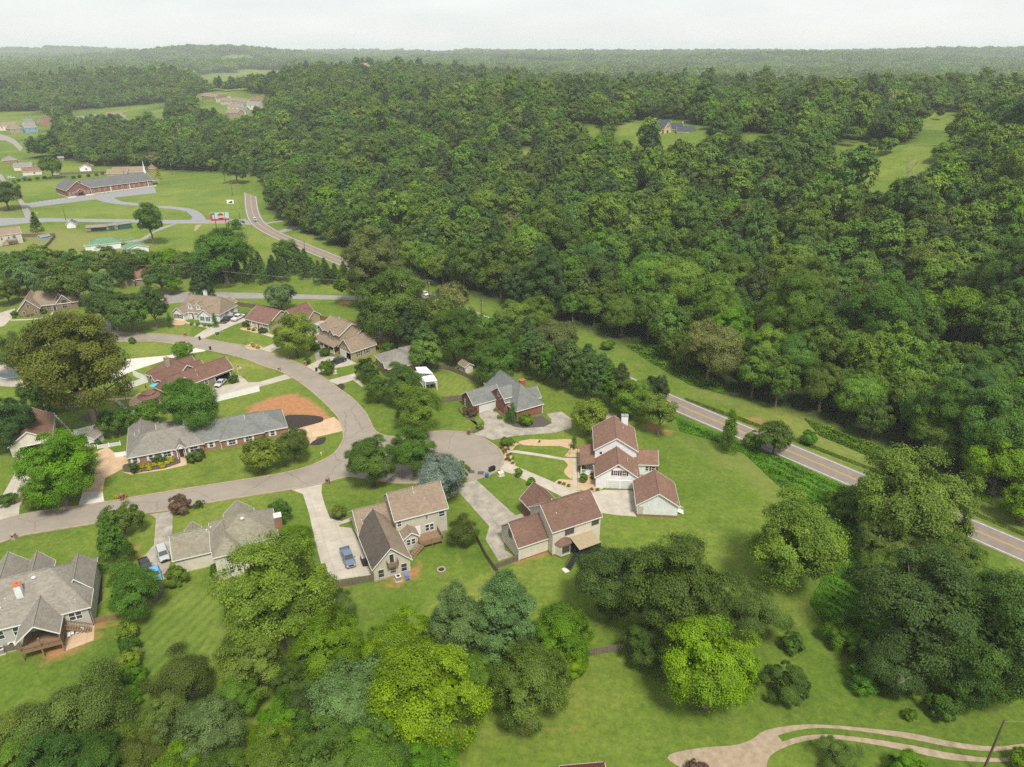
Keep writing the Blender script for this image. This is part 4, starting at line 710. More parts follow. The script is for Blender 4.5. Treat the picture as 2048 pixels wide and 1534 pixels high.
h.win(m_, 'S', 10.0, 3.0, .85, 1.5); h.win(m_, 'S', 11.0, 3.0, .85, 1.5); h.win(m_, 'S', 1.9, 2.9, .8, 1.6); h.win(m_, 'S', -.3, 2.9, .8, 1.6); h.door(m_, 'S', 5.6, 1.6, 2.1, 'glass', 2.0); h.base(-6, 12.7, .4, 14, .8, 'bricklow')
h.chimney(2.9, 4.3, 4.5, 9.3, 1.0, 1.2, 'white', 'orange'); h.turbine((4.9, 6.2, 8.4), (2.6, 6.0, 8.3)); h.vents((.8, 3.9, 6.9), (10.9, 1.3, 5.2), (.2, 2.7, 6.2), (0, 1.9, 5.6))
h.posts([(12.6, .3)], 4.2, 'shutblack', .06, 'downpipe')
# red-brick house with grey roof
h = House('red_brick_house', 'red brick house with grey roof, white garage door and tall front gable dormer', (-10.5, 171.76), 31.7)
g_ = h.block(0, 9.5, 0, 7.6, 2.8, 5.5, 'a', wall='brick', roof='rblue')
m_ = h.block(7.9, 16.8, -9.4, 8.6, 3.0, 8.1, 'b', (5.0, 2.2), wall='brick', roof='rblue')
d_ = h.block(6.9, 13, -4.6, 1.9, 5.0, 7.1, 'a', wall='brick', roof='rblue'); h.block(7.1, 12, -5.0, -2.4, 3.9, 5.2, 'a', wall='brick', roof='rblue')
h.block(13, 18.6, -5.4, -.6, 2.8, 5.4, 'a', wall='brick', roof='rblue'); h.block(9, 14.5, 5.5, 10.0, 3.4, 6.6, 'b', wall='brick', roof='rblue')
h.garage(g_, 'S', 4.6, 4.9, 2.1); h.win(g_, 'W', 5.2, 1.6, .8, 1.4, 'shutblack', 2); h.win(g_, 'W', 2.0, 1.6, .8, 1.4, 'shutblack', 2); h.win(d_, 'W', -1.3, 5.2, 1.0, 1.5, None, 2); h.door(m_, 'W', -1.3, 1.3, 2.4, 'whitetrim'); h.win(m_, 'W', -7.5, 1.6, .8, 1.5, None, 2); h.win(m_, 'W', -3.4, 2.6, 1.0, 2.6, None, 2)
h.posts([(7.6, -.4), (7.6, -2.2)], 3.0, 'whitetrim', .15, 'porch_column'); h.part('porch_step', MB().box(6.3, 8.3, -2.6, -.2, -.1, .2), 'brick'); h.chimney(13.6, -3.2, 5, 8.4, 1.4, 1.0, 'brick', 'orange')
h.posts([(16.45, -9.05)], 2.8, 'whitetrim', .07, 'downpipe')
# brick bungalow with white deck
h = House('orange_brick_house', 'orange brick house with pale grey hipped roof and white raised deck', (-37.1, 195.6), 28.4)
m_ = h.block(-.4, 10.5, 0, 12.4, 3.1, 6.0, 'b', (6, 5.2), wall='brickor', roof='rpale'); h.block(-.8, 4, 1.3, 5, 3.0, 4.5, 'a', wall='brickor', roof='rpale'); h.block(7, 11.4, 8, 12, 3.0, 5.0, 'a', wall='brickor', roof='rpale')
h.win(m_, 'W', 9.2, 1.7, .9, 1.4, 'shutblack'); h.win(m_, 'W', 6.4, 1.7, .9, 1.4, 'shutblack'); h.door(m_, 'W', 5.4); h.posts([(10.1, .4)], 3.0, 'whitetrim', .06, 'downpipe')
h.deck(6.2, 10.4, -11.8, -1.0, 1.3, 'whiteflat', 'SE'); cv = MB(); cv.prism([(6.2, -13.4, 3.0), (9.6, -14.6, 3.0), (10.2, -10.4, 3.2), (6.4, -10.2, 3.2)], .12); h.part('deck_canopy', cv, 'whiteflat'); cv = MB(); cv.prism([(6.4, -7.6, 3.4), (10.4, -9.6, 3.2), (10.2, -4.6, 3.5), (7.2, -3.6, 3.6)], .12); h.part('deck_canopy', cv, 'whiteflat'); h.posts([(6.4, -13.2), (9.5, -14.3), (10.0, -10.6), (10.2, -9.2), (10.1, -5)], 3.1, 'whiteflat', .1, 'canopy_post')
h.part('satellite_dish', MB().tube((11.2, 9.2, 5.2), (11.0, 8.9, 5.5), .4, .1, 12), 'vent')
# tan two-storey with porch
h = House('porch_house', 'tan two-storey house with grey-brown roof, white front porch and attached garage', (-50.73, 208.78), 46.4)
g_ = h.block(-.4, 9.6, 0, 7.6, 3.0, 6.6, 'a', wall='tan', roof='rtan', holes=[('W', 2.2, 2.6, 2.2)])
m_ = h.block(1.2, 11.6, 8.6, 20.6, 5.9, 8.8, 'b', wall='tan', roof='rtan', asym=None); h.block(4.0, 12.6, 5.4, 9.2, 4.9, 7.2, 'b', wall='tan', roof='rtan'); h.block(9, 13.4, 3.2, 7, 4.0, 5.9, 'a', wall='tan', roof='rtan')
d_ = h.block(.7, 6, 11.2, 14.4, 5.7, 7.4, 'a', wall='tan', roof='rtan'); d2 = h.block(.7, 5, 17.6, 20.9, 5.7, 7.3, 'a', wall='tan', roof='rtan')
w = MB(); w.prism([(-1.6, 8.2, 2.7), (-1.6, 20.6, 2.7), (1.6, 20.6, 3.8), (1.6, 8.2, 3.8)][::-1], .15); h.part('porch_roof', w, 'rtan'); h.posts([(-1.4, 8.5), (-1.4, 11.4), (-1.4, 14.4), (-1.4, 17.4), (-1.4, 20.4)], 2.65); h.rail((-1.4, 8.5), (-1.4, 20.4), .3, 'whitetrim'); h.part('porch_floor', MB().box(-1.5, 1.6, 8.3, 20.5, -.2, .3), 'woodtan')
h.garage(g_, 'W', 5.3, 2.6, 2.2); h.frame(g_, 'W', 2.2, 2.6, 2.2); h.win(g_, 'W', 3.8, 4.4, .8, 1.3, 'shutblack'); h.win(g_, 'S', 2.7, 1.7, .9, 1.5, 'shutblack'); h.win(g_, 'S', 5.7, 1.7, .9, 1.5, 'shutblack')
h.win(d_, 'W', 12.1, 5.0, .7, 1.3, 'shutblack'); h.win(d_, 'W', 13.5, 5.0, .7, 1.3, 'shutblack'); h.win(d2, 'W', 18.6, 5.0, .7, 1.3, 'shutblack'); h.win(d2, 'W', 20.0, 5.0, .6, 1.3, 'shutblack'); h.vents((6.3, 15.5, 8.5), r=.12, h=.8); h.deck(10.8, 14.2, .6, 4.6, 1.6, 'woodnew', 'SE')
# long brown-roofed ranch with porch
h = House('ranch_house', 'tan house with russet-brown roof and white front porch behind round tree', (-95.3, 240.4), -29.9)
m_ = h.block(-1.0, 11.2, 0, 13, 2.7, 6.0, 'a', wall='tan', roof='rred'); h.block(9.6, 15.8, 7.5, 18, 2.9, 6.0, 'b', wall='tan', roof='rred'); h.block(14, 19.4, 11, 17.5, 2.6, 5.0, 'a', wall='tan', roof='rred')
h.posts([(-.6, .2), (2.4, .2), (5.2, .2), (8, .2), (10.8, .2)], 2.6); h.rail((-.6, .2), (5, .2), .3, 'whitetrim'); h.rail((6.2, .2), (10.8, .2), .3, 'whitetrim'); h.win(m_, 'S', 2, 1.6, .9, 1.4); h.door(m_, 'S', 5.6); h.win(m_, 'S', 8.4, 1.6, .9, 1.4)
# white cape cod
h = House('cape_house', 'white house with tan roof, two dormers and white chimney beside two pickups', (-124.65, 247.39), -14)
m_ = h.block(.4, 18.4, 1.8, 13.4, 2.8, 7.5, 'a', (2.2, 2.4), wall='white', roof='rtan'); a_ = h.block(0, 5.1, -.6, 5, 2.8, 5.0, 'b', wall='white', roof='rtan'); b_ = h.block(10.7, 16.8, -.6, 5, 2.8, 5.2, 'b', wall='white', roof='rtan')
for t in (1.5, 3.4): h.win(a_, 'S', t, 1.6, .8, 1.5, 'shutblack', 2)
for t in (12.4, 14.8): h.win(b_, 'S', t, 1.6, .8, 1.5, 'shutblack', 2)
h.door(m_, 'S', 7.0); h.win(m_, 'S', 9.0, 1.5, 1.1, 1.7, None, 2); h.posts([(5.6, 1.3), (7.9, 1.3), (10.2, 1.3)], 2.8)
for t in (5.7, 9.1): q_ = h.block(t - 1.1, t + 1.1, 2.6, 6.5, 4.9, 6.2, 'b', wall='white', roof='rtan', oh=.2, z0=3); h.win(q_, 'S', t, 4.6, .65, 1.0, None, 2)
h.chimney(8.9, 8.4, 5.5, 9.2, 1.0, .9, 'white'); h.win(m_, 'E', 6.5, 1.7, .7, 1.0, 'shutblack'); h.win(m_, 'E', 9.8, 1.7, .7, 1.0, 'shutblack'); h.base(.8, 18, 2.2, 13, .35, 'brick'); h.block(12, 17, 11, 15.4, 3.4, 5.0, 'b', wall='white', roof='rtan')
# russet-roofed house with the open garage
h = House('russet_roofed_house', 'taupe house with spreading russet roof, stone chimney and open double garage', (-93.0, 184.68), 53.8)
m_ = h.block(-6.6, 14.8, -.2, 6.4, 2.9, 6.0, 'a', (2.5, 0), wall='taupe', roof='rred', holes=[('S', 11.0, 4.9, 2.2)]); h.block(-3.2, 8.5, 3.4, 17.8, 2.9, 7.4, 'b', (0, 5.5), wall='taupe', roof='rred'); h.block(2, 8.8, 8.6, 13.8, 3.0, 6.4, 'a', (0, 0), wall='taupe', roof='rred'); h.block(4, 9.6, 5.8, 10.5, 3.0, 5.6, 'a', wall='taupe', roof='rred')
h.frame(m_, 'S', 11.0, 4.9, 2.2); h.win(m_, 'S', 5.6, 1.6, 1.0, 1.4); h.chimney(-.9, -.2, 0, 5.3, 1.2, .9, 'stone', 'whitetrim'); h.chimney(.6, 10.6, 5.6, 8.6, 1.1, 1.1, 'stone', 'stone'); h.vents((4.2, 2.2, 5.3), (3.8, 1.0, 4.2))
d_ = h.block(-4.4, 2, 10.2, 13.2, 3.0, 4.6, 'a', wall='stone', roof='rred'); h.win(d_, 'W', 11.7, 1.7, 1.2, 2.2, None, 2)
# long brick ranch
h = House('long_brick_house', 'long low pink brick house with grey hipped roof and white shutters', (-91.09, 144.62), 24.6)
a_ = h.block(-.1, 17.2, 0, 11.8, 2.6, 5.6, 'a', (5, 3.4), wall='brickpink', roof='rpale'); c_ = h.block(13.8, 25, .5, 11.4, 2.6, 5.58, 'a', (0, 0), wall='brickpink', roof='rblue'); d_ = h.block(20.6, 31.3, -.3, 12.2, 2.6, 5.62, 'a', (3.6, 3.8), wall='brickpink', roof='rblue'); e_ = h.block(27.4, 37.1, .2, 11.2, 2.58, 5.54, 'a', (0, 5), wall='brickpink', roof='rblue')
h.block(-.05, 6.9, 6, 18.3, 2.62, 5.0, 'b', (1, 0), wall='brickpink', roof='rpale'); h.block(6.5, 20, 10, 15.4, 2.5, 4.0, 'a', wall='brickpink', roof='rpale')
for B_, t, w_ in ((a_, 1.6, .9), (a_, 5.0, .8), (a_, 8.6, 1.6), (a_, 14.6, 1.7), (c_, 18.6, .8), (d_, 23.4, 1.5), (d_, 27.4, 1.5), (e_, 33.2, .9)): h.win(B_, 'S', t, 1.45, w_, 1.35, 'shutwhite', 2 if w_ > 1 else 1)
h.door(a_, 'S', 11.7, 1.0, 2.1); p_ = h.block(10.5, 13.0, -.7, 4, 2.6, 4.0, 'b', wall='white', roof='rpale', walls=False, trim='whitetrim'); h.posts([(10.8, -.4), (12.7, -.4)], 2.6); tri = MB().face([(10.6, -.5, 2.6), (12.9, -.5, 2.6), (11.75, -.5, 3.8)]); h.part('gable_panel', tri, 'white')
h.chimney(14.0, 7.0, 4, 7.0, 2.0, .9, 'white', 'orange'); h.vents((3.0, 8.6, 4.8), (1.9, 8.2, 4.2), r=.09); h.posts([(20.8, .0)], 2.5, 'whitetrim', .06, 'downpipe')
# brown-brick house in the upper left
h = House('brown_brick_house', 'brown brick house with tan roof, arched window gable and curved front path', (-182.74, 249.0), 24.2)
a_ = h.block(0, 7.3, 0, 13.2, 2.7, 6.6, 'b', wall='bricktan', roof='rtan'); m_ = h.block(3, 19.6, 3.2, 13.0, 2.8, 7.2, 'a', (3, 3), wall='bricktan', roof='rtan'); f = h.block(12.0, 17.6, 3.0, 9, 2.8, 6.1, 'b', wall='bricktan', roof='rtan'); h.block(11, 16.4, 4.4, 9, 2.8, 6.5, 'b', wall='bricktan', roof='rtan')
h.win(a_, 'S', 1.9, 1.5, .7, 1.2, None, 1, 'pale'); h.win(a_, 'S', 5.7, 1.5, .7, 1.2, None, 1, 'pale'); h.win(a_, 'S', 3.7, 4.0, .8, 1.3, None, 1, 'pale'); h.win(f, 'S', 14.9, 1.9, 1.7, 2.3, None, 3, 'pale'); h.part('arch', MB().tube((14.9, 3.36, 3.05), (14.9, 3.27, 3.05), .95, .95, 20), 'glass'); h.win(m_, 'S', 9.6, 1.6, 1.3, 1.4, None, 2, 'pale'); h.door(m_, 'S', 11.4); h.chimney(15.6, 8.6, 5, 8.6, 1.0, .8, 'bricktan')

def simple_house(name, label, O, th, dims, wall, roof, cat='house', z=None, group=None, ax='a', hip=(0, 0), wins=(), extra=(), trim='whitetrim'):
    """smaller or more distant building: one or more wings, its windows and doors"""
    h = House(name, label, O, th, cat, z, group)
    for i, d in enumerate([(*dims, ax, hip)] + list(extra)):
        B = h.block(*d[:6], d[6] if len(d) > 6 else 'a', d[7] if len(d) > 7 else (0, 0), wall=wall, roof=roof, oh=.3, trim=trim)
        if i == 0: B0 = B
    for side, t, zz, w_, hh in wins: h.win(B0, side, t, zz, w_, hh)
    h.B0 = B0; return h
def base_frame(p, q):
    """origin and heading from the two ends of a wall on the ground"""
    return p, math.degrees(math.atan2(q[1] - p[1], q[0] - p[0])), math.dist(p, q)
o, th, L = base_frame(*[(-121.9,148.9),(-113.6,153.4)]); h = House('gabled_garage_house', 'tan gabled house with brown roof and open garage behind white car', o, th)
f = h.block(0, 9.4, 0, 15, 3.0, 6.2, 'b', wall='cream', roof='rbrown', holes=[('S', 4.7, 4.9, 2.2)]); h.frame(f, 'S', 4.7, 4.9, 2.2)
o, th, L = base_frame(*[(-121.8,173.4),(-118.1,177.1)]); h = simple_house('garden_cottage', 'small taupe garden cottage with white shutters under the giant oak', o, th, (0, 7, 0, 5, 2.4, 4.2), 'taupe', 'rdkbrown', 'shed', wins=[('S', 2.4, 1.4, .8, .9), ('S', 4.8, 1.4, .8, .9)]); h.door(h.B0, 'W', 2.5, m='whitetrim')
o, th, L = base_frame(*[(-107.7,154.7),(-104.7,154.4)]); simple_house('garden_shed', 'white garden shed with grey roof beside white vinyl fence', o, th, (0, 3.6, 0, 4.2, 2.2, 3.3), 'white', 'rgrey', 'shed', ax='b')
o, th, L = base_frame(*[(-14.2,198.4),(-12,200.2)]); h = simple_house('garden_shed', 'cream garden shed with brown roof beside curved wooden fence', o, th - 4, (-.2, 3.2, 0, 4.2, 2.3, 3.3), 'cream', 'rtan', 'shed', ax='b', wins=[('W', 1.2, 1.4, .6, .8), ('W', 2.8, 1.4, .6, .8)])
o, th, L = base_frame(*[(-45.2,229.8),(-41.8,232.7)]); h = simple_house('garden_shed', 'grey shed with white door against the red cedar fence', o, th, (0, 4.4, 0, 3.4, 2.2, 3.2), 'greyside', 'rgrey', 'shed', ax='a'); h.door(h.B0, 'W', 1.7, m='whitetrim')
o, th, L = base_frame(*[(-163,284.4),(-152.2,287.9)]); h = simple_house('tan_house', 'tan house with brown roof and white garage door half hidden by shrubs', o, th + 8, (0, 16, 2, 12, 2.7, 5.6), 'taupe', 'rbrown', wins=[('S', 11, 1.5, 1.2, 1.3)], extra=[(0, 6, 0, 8, 2.7, 5.2, 'b'), (8, 16, 6, 14, 2.9, 6.2)]); h.garage(h.B, 'S', 3, 2.6, 2.1)
o, th, L = base_frame(*[(-201.3,288.6),(-196.3,288.6)]); simple_house('white_outbuilding', 'small white outbuilding with blue-grey roof between dense trees', o, th, (0, 7, 0, 7, 2.6, 4.4), 'white', 'rblue', 'shed', ax='a')
o, th, L = base_frame(*[(-264.6,352.1),(-253.5,361.2)]); h = simple_house('beige_house', 'beige two-storey house with tan roof and cluttered back stairs', o, th, (-2, 17, 0, 10, 5.2, 7.8), 'pale', 'rtan', wins=[('S', 8, 3.4, .8, 1.2), ('S', 11, 3.4, .8, 1.2), ('S', 13.4, 3.6, 1.5, 1.3)]); h.deck(10, 14, -2.5, .3, 2.2, 'woodtan', 'SEW'); h.stairs((10, -1.6), (7.2, -1.6), 2.2)
o, th, L = base_frame(*[(-244.6,366.5),(-242.5,370.8)]); simple_house('blue_shed', 'light blue garden shed inside grey board fence', o, th, (0, 5, 0, 3, 2.0, 2.9), 'blueside', 'rgrey', 'shed')
o, th, L = base_frame(*[(-248.1,395.1),(-243.8,396.4)]); simple_house('barn_shed', 'small white barn-shaped shed with charcoal roof by side road', o, th, (0, 5, 0, 6, 2.3, 4.0), 'white', 'rdark', 'shed', ax='b')
o, th, L = base_frame(*[(-231.8,385.6),(-220.5,389.1)]); h = simple_house('open_shed', 'long weathered open-fronted shed with grey metal roof', o, th + 2, (0, 16, 0, 6, 2.4, 3.3), 'woodgrey' if 0 else 'taupe', 'rgrey', 'shed', trim=None); h.part('bay_shade_panel', MB().box(2.4, 10, .22, .34, .5, 2.1), 'dark'); h.part('base_board', MB().box(.2, 15.8, .1, .26, 0, .5), 'greenside')  # flat near-black panel on the wall: the open bay's shade put into colour
o, th, L = base_frame(*[(-218.4,390.3),(-213.3,393.9)]); h = simple_house('green_shed', 'dark green shed with grey roof beside the open-fronted shed', o, th + 2, (-3, 9, 0, 5, 2.9, 3.7), 'greenside', 'rpale', 'shed', trim=None); h.posts([(-2.6, .2), (3.2, .2)], 2.8, 'woodgrey')
o, th, L = base_frame(*[(-207.7,345.2),(-200.3,349.1)]); h = simple_house('green_roofed_cottage', 'white cottage with green metal roof and side awning', o, th, (0, 14, 0, 10, 3.0, 5.0), 'white', 'rgreen', hip=(3.5, 3.5), wins=[('E', 3, 1.6, .8, 1.1), ('E', 6, 1.6, .8, 1.1)], extra=[(-2.6, .5, 3, 8, 2.3, 2.9)]); c_ = MB(); c_.prism([(13.6, 5, 2.8), (20, 6, 2.5), (20, 9.4, 2.5), (13.6, 8.6, 2.8)], .1); h.part('awning', c_, 'teal' if 0 else 'rgreen'); h.posts([(19.7, 6.2), (19.7, 9.2)], 2.5)
o, th, L = base_frame(*[(-187.2,338.6),(-181.6,343.3)]); simple_house('green_roofed_garage', 'white garage with green metal roof behind treetops', o, th, (0, 11, 0, 8, 2.4, 4.2), 'white', 'rgreen', 'garage', ax='b')
o, th, L = base_frame(*[(6.7,61.7),(12,62.2)]); simple_house('maroon_roofed_shed', 'shed with maroon standing-seam metal roof at the lawn edge', o, th, (0, 6.2, 0, 3.4, 2.4, 3.6), 'taupe', 'rmaroon', 'shed', hip=(0, 1))
# church
C0 = (-298.9,487.1); C1 = (-291.2,497.1); th = math.degrees(math.atan2((-264.1,527.6)[1] - C1[1], (-264.1,527.6)[0] - C1[0]))
h = House('brick_church', 'long red brick church with charcoal roof, white trim and thin white spire', C0, th, 'church')
fr_ = h.block(-.4, 15, 0, 22, 4.4, 9.6, 'b', wall='brick', roof='rdark', oh=.5); lg = h.block(13, 59, 3.0, 21, 4.0, 8.6, 'a', wall='brick', roof='rdark', oh=.5); h.block(58, 65, 7, 14, 3.0, 4.3, 'a', wall='brick', roof='rdark', walls=False)
h.posts([(64.5, 7.6), (64.5, 13.4)], 3.0); p_ = h.block(4.6, 10.2, -2.6, 3, 3.0, 5.2, 'b', wall='brick', roof='rdark', holes=[('S', 7.4, 3.2, 2.6)], oh=.3)
for t in (1.6, 3.8, 11.2, 13.2): h.win(fr_, 'S', t, 1.9, .8, 1.6, None, 2)
for k in range(11): h.win(lg, 'S', 17.5 + k * 3.9, 1.9, .8, 1.5, None, 1)
for k in range(4): h.part('pilaster', MB().box(-.2, .2, -.08, .1, 0, 3.9), 'whitetrim', (16 + k * 13, 3.5, 0))
h.base(.1, 14.5, .5, 21.5, .35, 'whitetrim'); h.part('kerb_walk', MB().box(13, 60, 1.2, 3.2, -.1, .15).box(-.4, 15, -2.9, .2, -.1, .15), 'concnew')
sp = h.part('spire', MB().box(57, 58.4, 11.3, 12.7, 7.6, 10).tube((57.7, 12, 10), (57.7, 12, 17.5), .6, .03, 8), 'whitetrim')
for k in range(17): h.part('wheel_stop', MB().box(-.9, .9, -.1, .1, 0, .14), 'whitetrim', (16 + k * 2.6, -1.3, .07))
for k in range(12): h.part('bay_line', MB().box(-.06, .06, -2, 2, 0, .012), 'whitetrim', (-26 + k * 2.7, -3.4, .1))
h.door(fr_, 'S', 7.4)
# houses round the church and beyond
def far(name, label, u0, u1, dims, wall, roof, cat='house', group=None, rot=0, **k):
    o, th, L = base_frame(u0, u1); return simple_house(name, label, o, th + rot, (0, L) + dims, wall, roof, cat, group=group, **k)
far('tan_ranch_house', 'long tan house with brown roof behind the brick church', *[(-312.7,572.5),(-289.5,577.4)], (0, 12, 3.2, 6.6), 'tan', 'rtan', wins=[('S', 16, 1.6, 1.2, 1.2)], extra=[(-3, 12, -3, 7, 3.0, 5.8)])
far('brick_cottage', 'orange brick cottage with white porch roof at the far side road', *[(-441.9,639.6),(-432.7,645.6)], (0, 14, 3.2, 6.0), 'brickor', 'rpale', hip=(5, 5), wins=[('S', 6, 1.6, 1.2, 1.2), ('S', 13, 1.6, 1.2, 1.2)])
far('cream_bungalow', 'cream bungalow with pale roof beside spreading tree', *[(-409.1,603),(-396.8,608.4)], (0, 12, 3, 5.6), 'cream', 'rpale', wins=[('S', 6, 1.6, 1.2, 1.2)])
far('brown_roofed_bungalow', 'cream bungalow with brown roof and cluttered yard', *[(-385.8,577.4),(-374.5,584.8)], (0, 11, 3, 5.4), 'cream', 'rbrown', wins=[('S', 8, 1.6, 1.2, 1.2)])
far('white_bungalow', 'small white gabled bungalow behind the shrub row', *[(-353.5,600.3),(-345.1,603)], (0, 11, 3, 5.4), 'white', 'rbrown', ax='b', wins=[('S', 5, 1.6, 1.2, 1.2)])
far('dark_cottage', 'small brown cottage beside golden conifer', *[(-294.2,595.1),(-289.3,597.7)], (0, 10, 3, 6.2), 'taupe', 'rbrown', hip=(3, 3), wins=[('S', 4, 1.6, 1.2, 1.2)])
far('field_shelter', 'grey-roofed open field shelter at the wood edge', *[(-403.9,658),(-400.3,661.1)], (0, 6, 3, 4.0), 'taupe', 'rpale', 'shelter')
far('gabled_roof_house', 'house with pale gabled roof peeping over the wood', *[(-334.9,661.1),(-327.2,663.8)], (0, 10, 3.5, 6), 'cream', 'rpale')
k_ = 0
for (a, b), wl_, rf_, lb in zip([[(-630.4,921),(-614.6,932.9)], [(-592.7,886.8),(-584.2,897.9)], [(-581.8,897.9),(-573.1,909.3)], [(-630.3,970.2),(-617.4,976.5)], [(-616.1,983),(-601.9,987.8)], [(-604.9,999.9),(-590.1,1002)], [(-577.2,998.1),(-562.5,1003.2)], [(-562.7,1013.7),(-550.2,1018.5)], [(-553.8,1030.6),(-531.7,1028)], [(-513.6,973),(-501.2,971.6)], [(-445.8,847.2),(-436.1,846.3)]],
        ['cream', 'tan', 'blueside', 'greyside', 'brickor', 'greyside', 'cream', 'pale', 'cream', 'white', 'white'], ['rtan', 'rtan', 'rgrey', 'rblue', 'rred', 'rblue', 'rgrey', 'rpale', 'rtan', 'rgrey', 'rblue'],
        ['cream house with tan roof', 'tan house with porch and tan roof', 'blue house with grey roof', 'grey house with blue-grey roof', 'house with orange-red roof', 'grey house with dark hipped roof', 'cream house with steep grey roof', 'two-storey pale house with light grey roof', 'cream house with broad tan roof', 'white house with grey roof showing low', 'white house with blue-grey roof deep']):
    far('estate_house', lb + ' in the estate row below the wooded hill', a, b, (0, 13, 5.6, 9.4), wl_, rf_, hip=(3, 3) if k_ % 2 else (0, 0), wins=[('S', 5, 3.6, 1.4, 1.4), ('S', 12, 3.6, 1.4, 1.4)]); k_ += 1
for (a, b), wl_, rf_, lb in zip([[(-463,1141.1),(-431.5,1110.5)], [(-419.4,1081.2),(-400,1067.4)], [(-400.8,1047.8),(-377.7,1024.4)], [(-373.1,1013.4),(-336.7,968.6)], [(-327.7,953),(-303.2,939.4)], [(-320,917.4),(-303.1,914.2)], [(-343.3,917.6),(-327.2,911.7)], [(-320,884.3),(-309.6,883.3)], [(-332.8,880.4),(-316.2,873)], [(-377.6,900),(-368.4,895.4)], [(-381.6,1135.7),(-374.3,1141)], [(-342.7,1068.6),(-322.1,1029.9)]],
        ['tan', 'cream', 'cream', 'cream', 'tan', 'cream', 'cream', 'greyside', 'tan', 'greyside', 'cream', 'white'], ['rtan', 'rred', 'rtan', 'rtan', 'rbrown', 'rgrey', 'rtan', 'rblue', 'rtan', 'rgrey', 'rtan', 'rgrey'],
        ['unfinished tan house', 'cream house with red porch roof', 'low house with faded red roof', 'tall cream house with tan gables', 'house with wide brown roof', 'cream house with grey roof', 'tall cream house with dark windows', 'pale blue-grey two-storey house', 'brown-roofed house lowest', 'little grey-roofed house half hidden', 'small cream house highest', 'small white house topmost']):
    far('woodland_house', lb + ' in the cluster among the distant trees', a, b, (0, 12, 6, 9.6), wl_, rf_, wins=[('S', 5, 4, 1.5, 1.5), ('S', 11, 4, 1.5, 1.5)])
# cream stone mansion on the hillside
h = House('stone_mansion', 'cream stone mansion with slate-dark gabled roofs on the wooded hillside', (93.2,538.6), -10)
h.block(0, 12, 2, 14, 4, 7.6, 'a', (3, 0), wall='yellowstone', roof='rslate'); m_ = h.block(8, 20, 0, 12, 5.6, 11.4, 'a', (0, 0), wall='yellowstone', roof='rslate'); f = h.block(15, 21, -2, 9, 5.6, 10.8, 'b', wall='yellowstone', roof='rslate'); h.block(20, 29, 2, 12, 5.2, 9.0, 'a', wall='yellowstone', roof='rslate'); c_ = h.block(24, 38, -8, 2, 4.6, 8.0, 'a', (0, 2), wall='yellowstone', roof='rslate'); h.block(10, 13, -1, 4, 5, 7, 'b', wall='yellowstone', roof='rslate')
h.win(f, 'S', 18, 4, 1.4, 2.2); h.win(f, 'S', 18, 7.4, .9, 1.6); h.win(c_, 'S', 31, 2.2, 1.4, 1.8); h.win(c_, 'S', 35, 2.2, 1.4, 1.8); h.door(c_, 'S', 27.5, 1.2, 2.6); h.chimney(8.5, 9, 6, 12, 1.6, 1.4, 'yellowstone'); h.chimney(28.5, 10, 6, 10, 1.2, 1.2, 'yellowstone')
q = House('hilltop_house', 'large pale house with hipped roof on the bare hilltop at the skyline', (-276, 1376), 0); q.block(0, 24, 0, 12, 5, 10, 'a', (5, 5), wall='yellowstone', roof='rtan'); q.block(4, 11, -3, 8, 5, 9, 'b', wall='yellowstone', roof='rtan'); q.win(q.B, 'S', 7.5, 3, 2, 2)
rs = random.Random(4)
for k in range(34):
    t = rs.random(); x, y = 560 + t * 560 + rs.uniform(-60, 60), 2950 + rs.uniform(-260, 300) + 200 * t
    simple_house('valley_house', 'tiny pale house in the far estate beyond the wooded ridge', (x, y), rs.uniform(-40, 40), (0, rs.uniform(16, 24), 0, 13, 6, 10), rs.choice(['white', 'cream', 'pale']), rs.choice(['rtan', 'rgrey', 'rbrown', 'rpale']), group='houses of the far valley estate', wins=[('S', 5, 3, 2, 2)])
for k in range(16):
    x, y = -1050 + rs.uniform(-330, 480), 3050 + rs.uniform(-200, 220)
    simple_house('valley_house', 'tiny pale house on the far slope below the blue hill', (x, y), rs.uniform(-40, 40), (0, rs.uniform(16, 24), 0, 13, 6, 10), rs.choice(['white', 'cream']), rs.choice(['rtan', 'rgrey', 'rpale']), group='houses below the blue hill', wins=[('S', 5, 3, 2, 2)])
# ------------------------------------------------------------------ trees and shrubs
def leaf_mesh(name, pos, nrm, size, var, mat_, rng, flat=.55):
    """one mesh of many small leaf sprays (rhombic blades)"""
    n_ = len(pos); nrm = nrm / (np.linalg.norm(nrm, axis=1, keepdims=True) + 1e-9)
    t = rng.normal(size=(n_, 3)); t -= nrm * (t * nrm).sum(1, keepdims=True); t /= np.linalg.norm(t, axis=1, keepdims=True) + 1e-9; b = np.cross(nrm, t)
    s = size[:, None]; v = np.stack([pos + t * s, pos + b * s * flat + nrm * s * .12, pos - t * s, pos - b * s * flat + nrm * s * .12], 1).reshape(-1, 3)
    me = bpy.data.meshes.new(name); me.vertices.add(4 * n_); me.vertices.foreach_set('co', v.astype(np.float32).ravel())
    me.loops.add(4 * n_); me.loops.foreach_set('vertex_index', np.arange(4 * n_, dtype=np.int32)); me.polygons.add(n_); me.polygons.foreach_set('loop_start', np.arange(n_, dtype=np.int32) * 4)
    me.update(calc_edges=True); a = me.attributes.new('var', 'FLOAT', 'FACE'); a.data.foreach_set('value', var.astype(np.float32))
    if mat_: me.materials.append(mat_)
    return me
def sph(rng, n_):
    d = rng.normal(size=(n_, 3)); return d / np.linalg.norm(d, axis=1, keepdims=True)
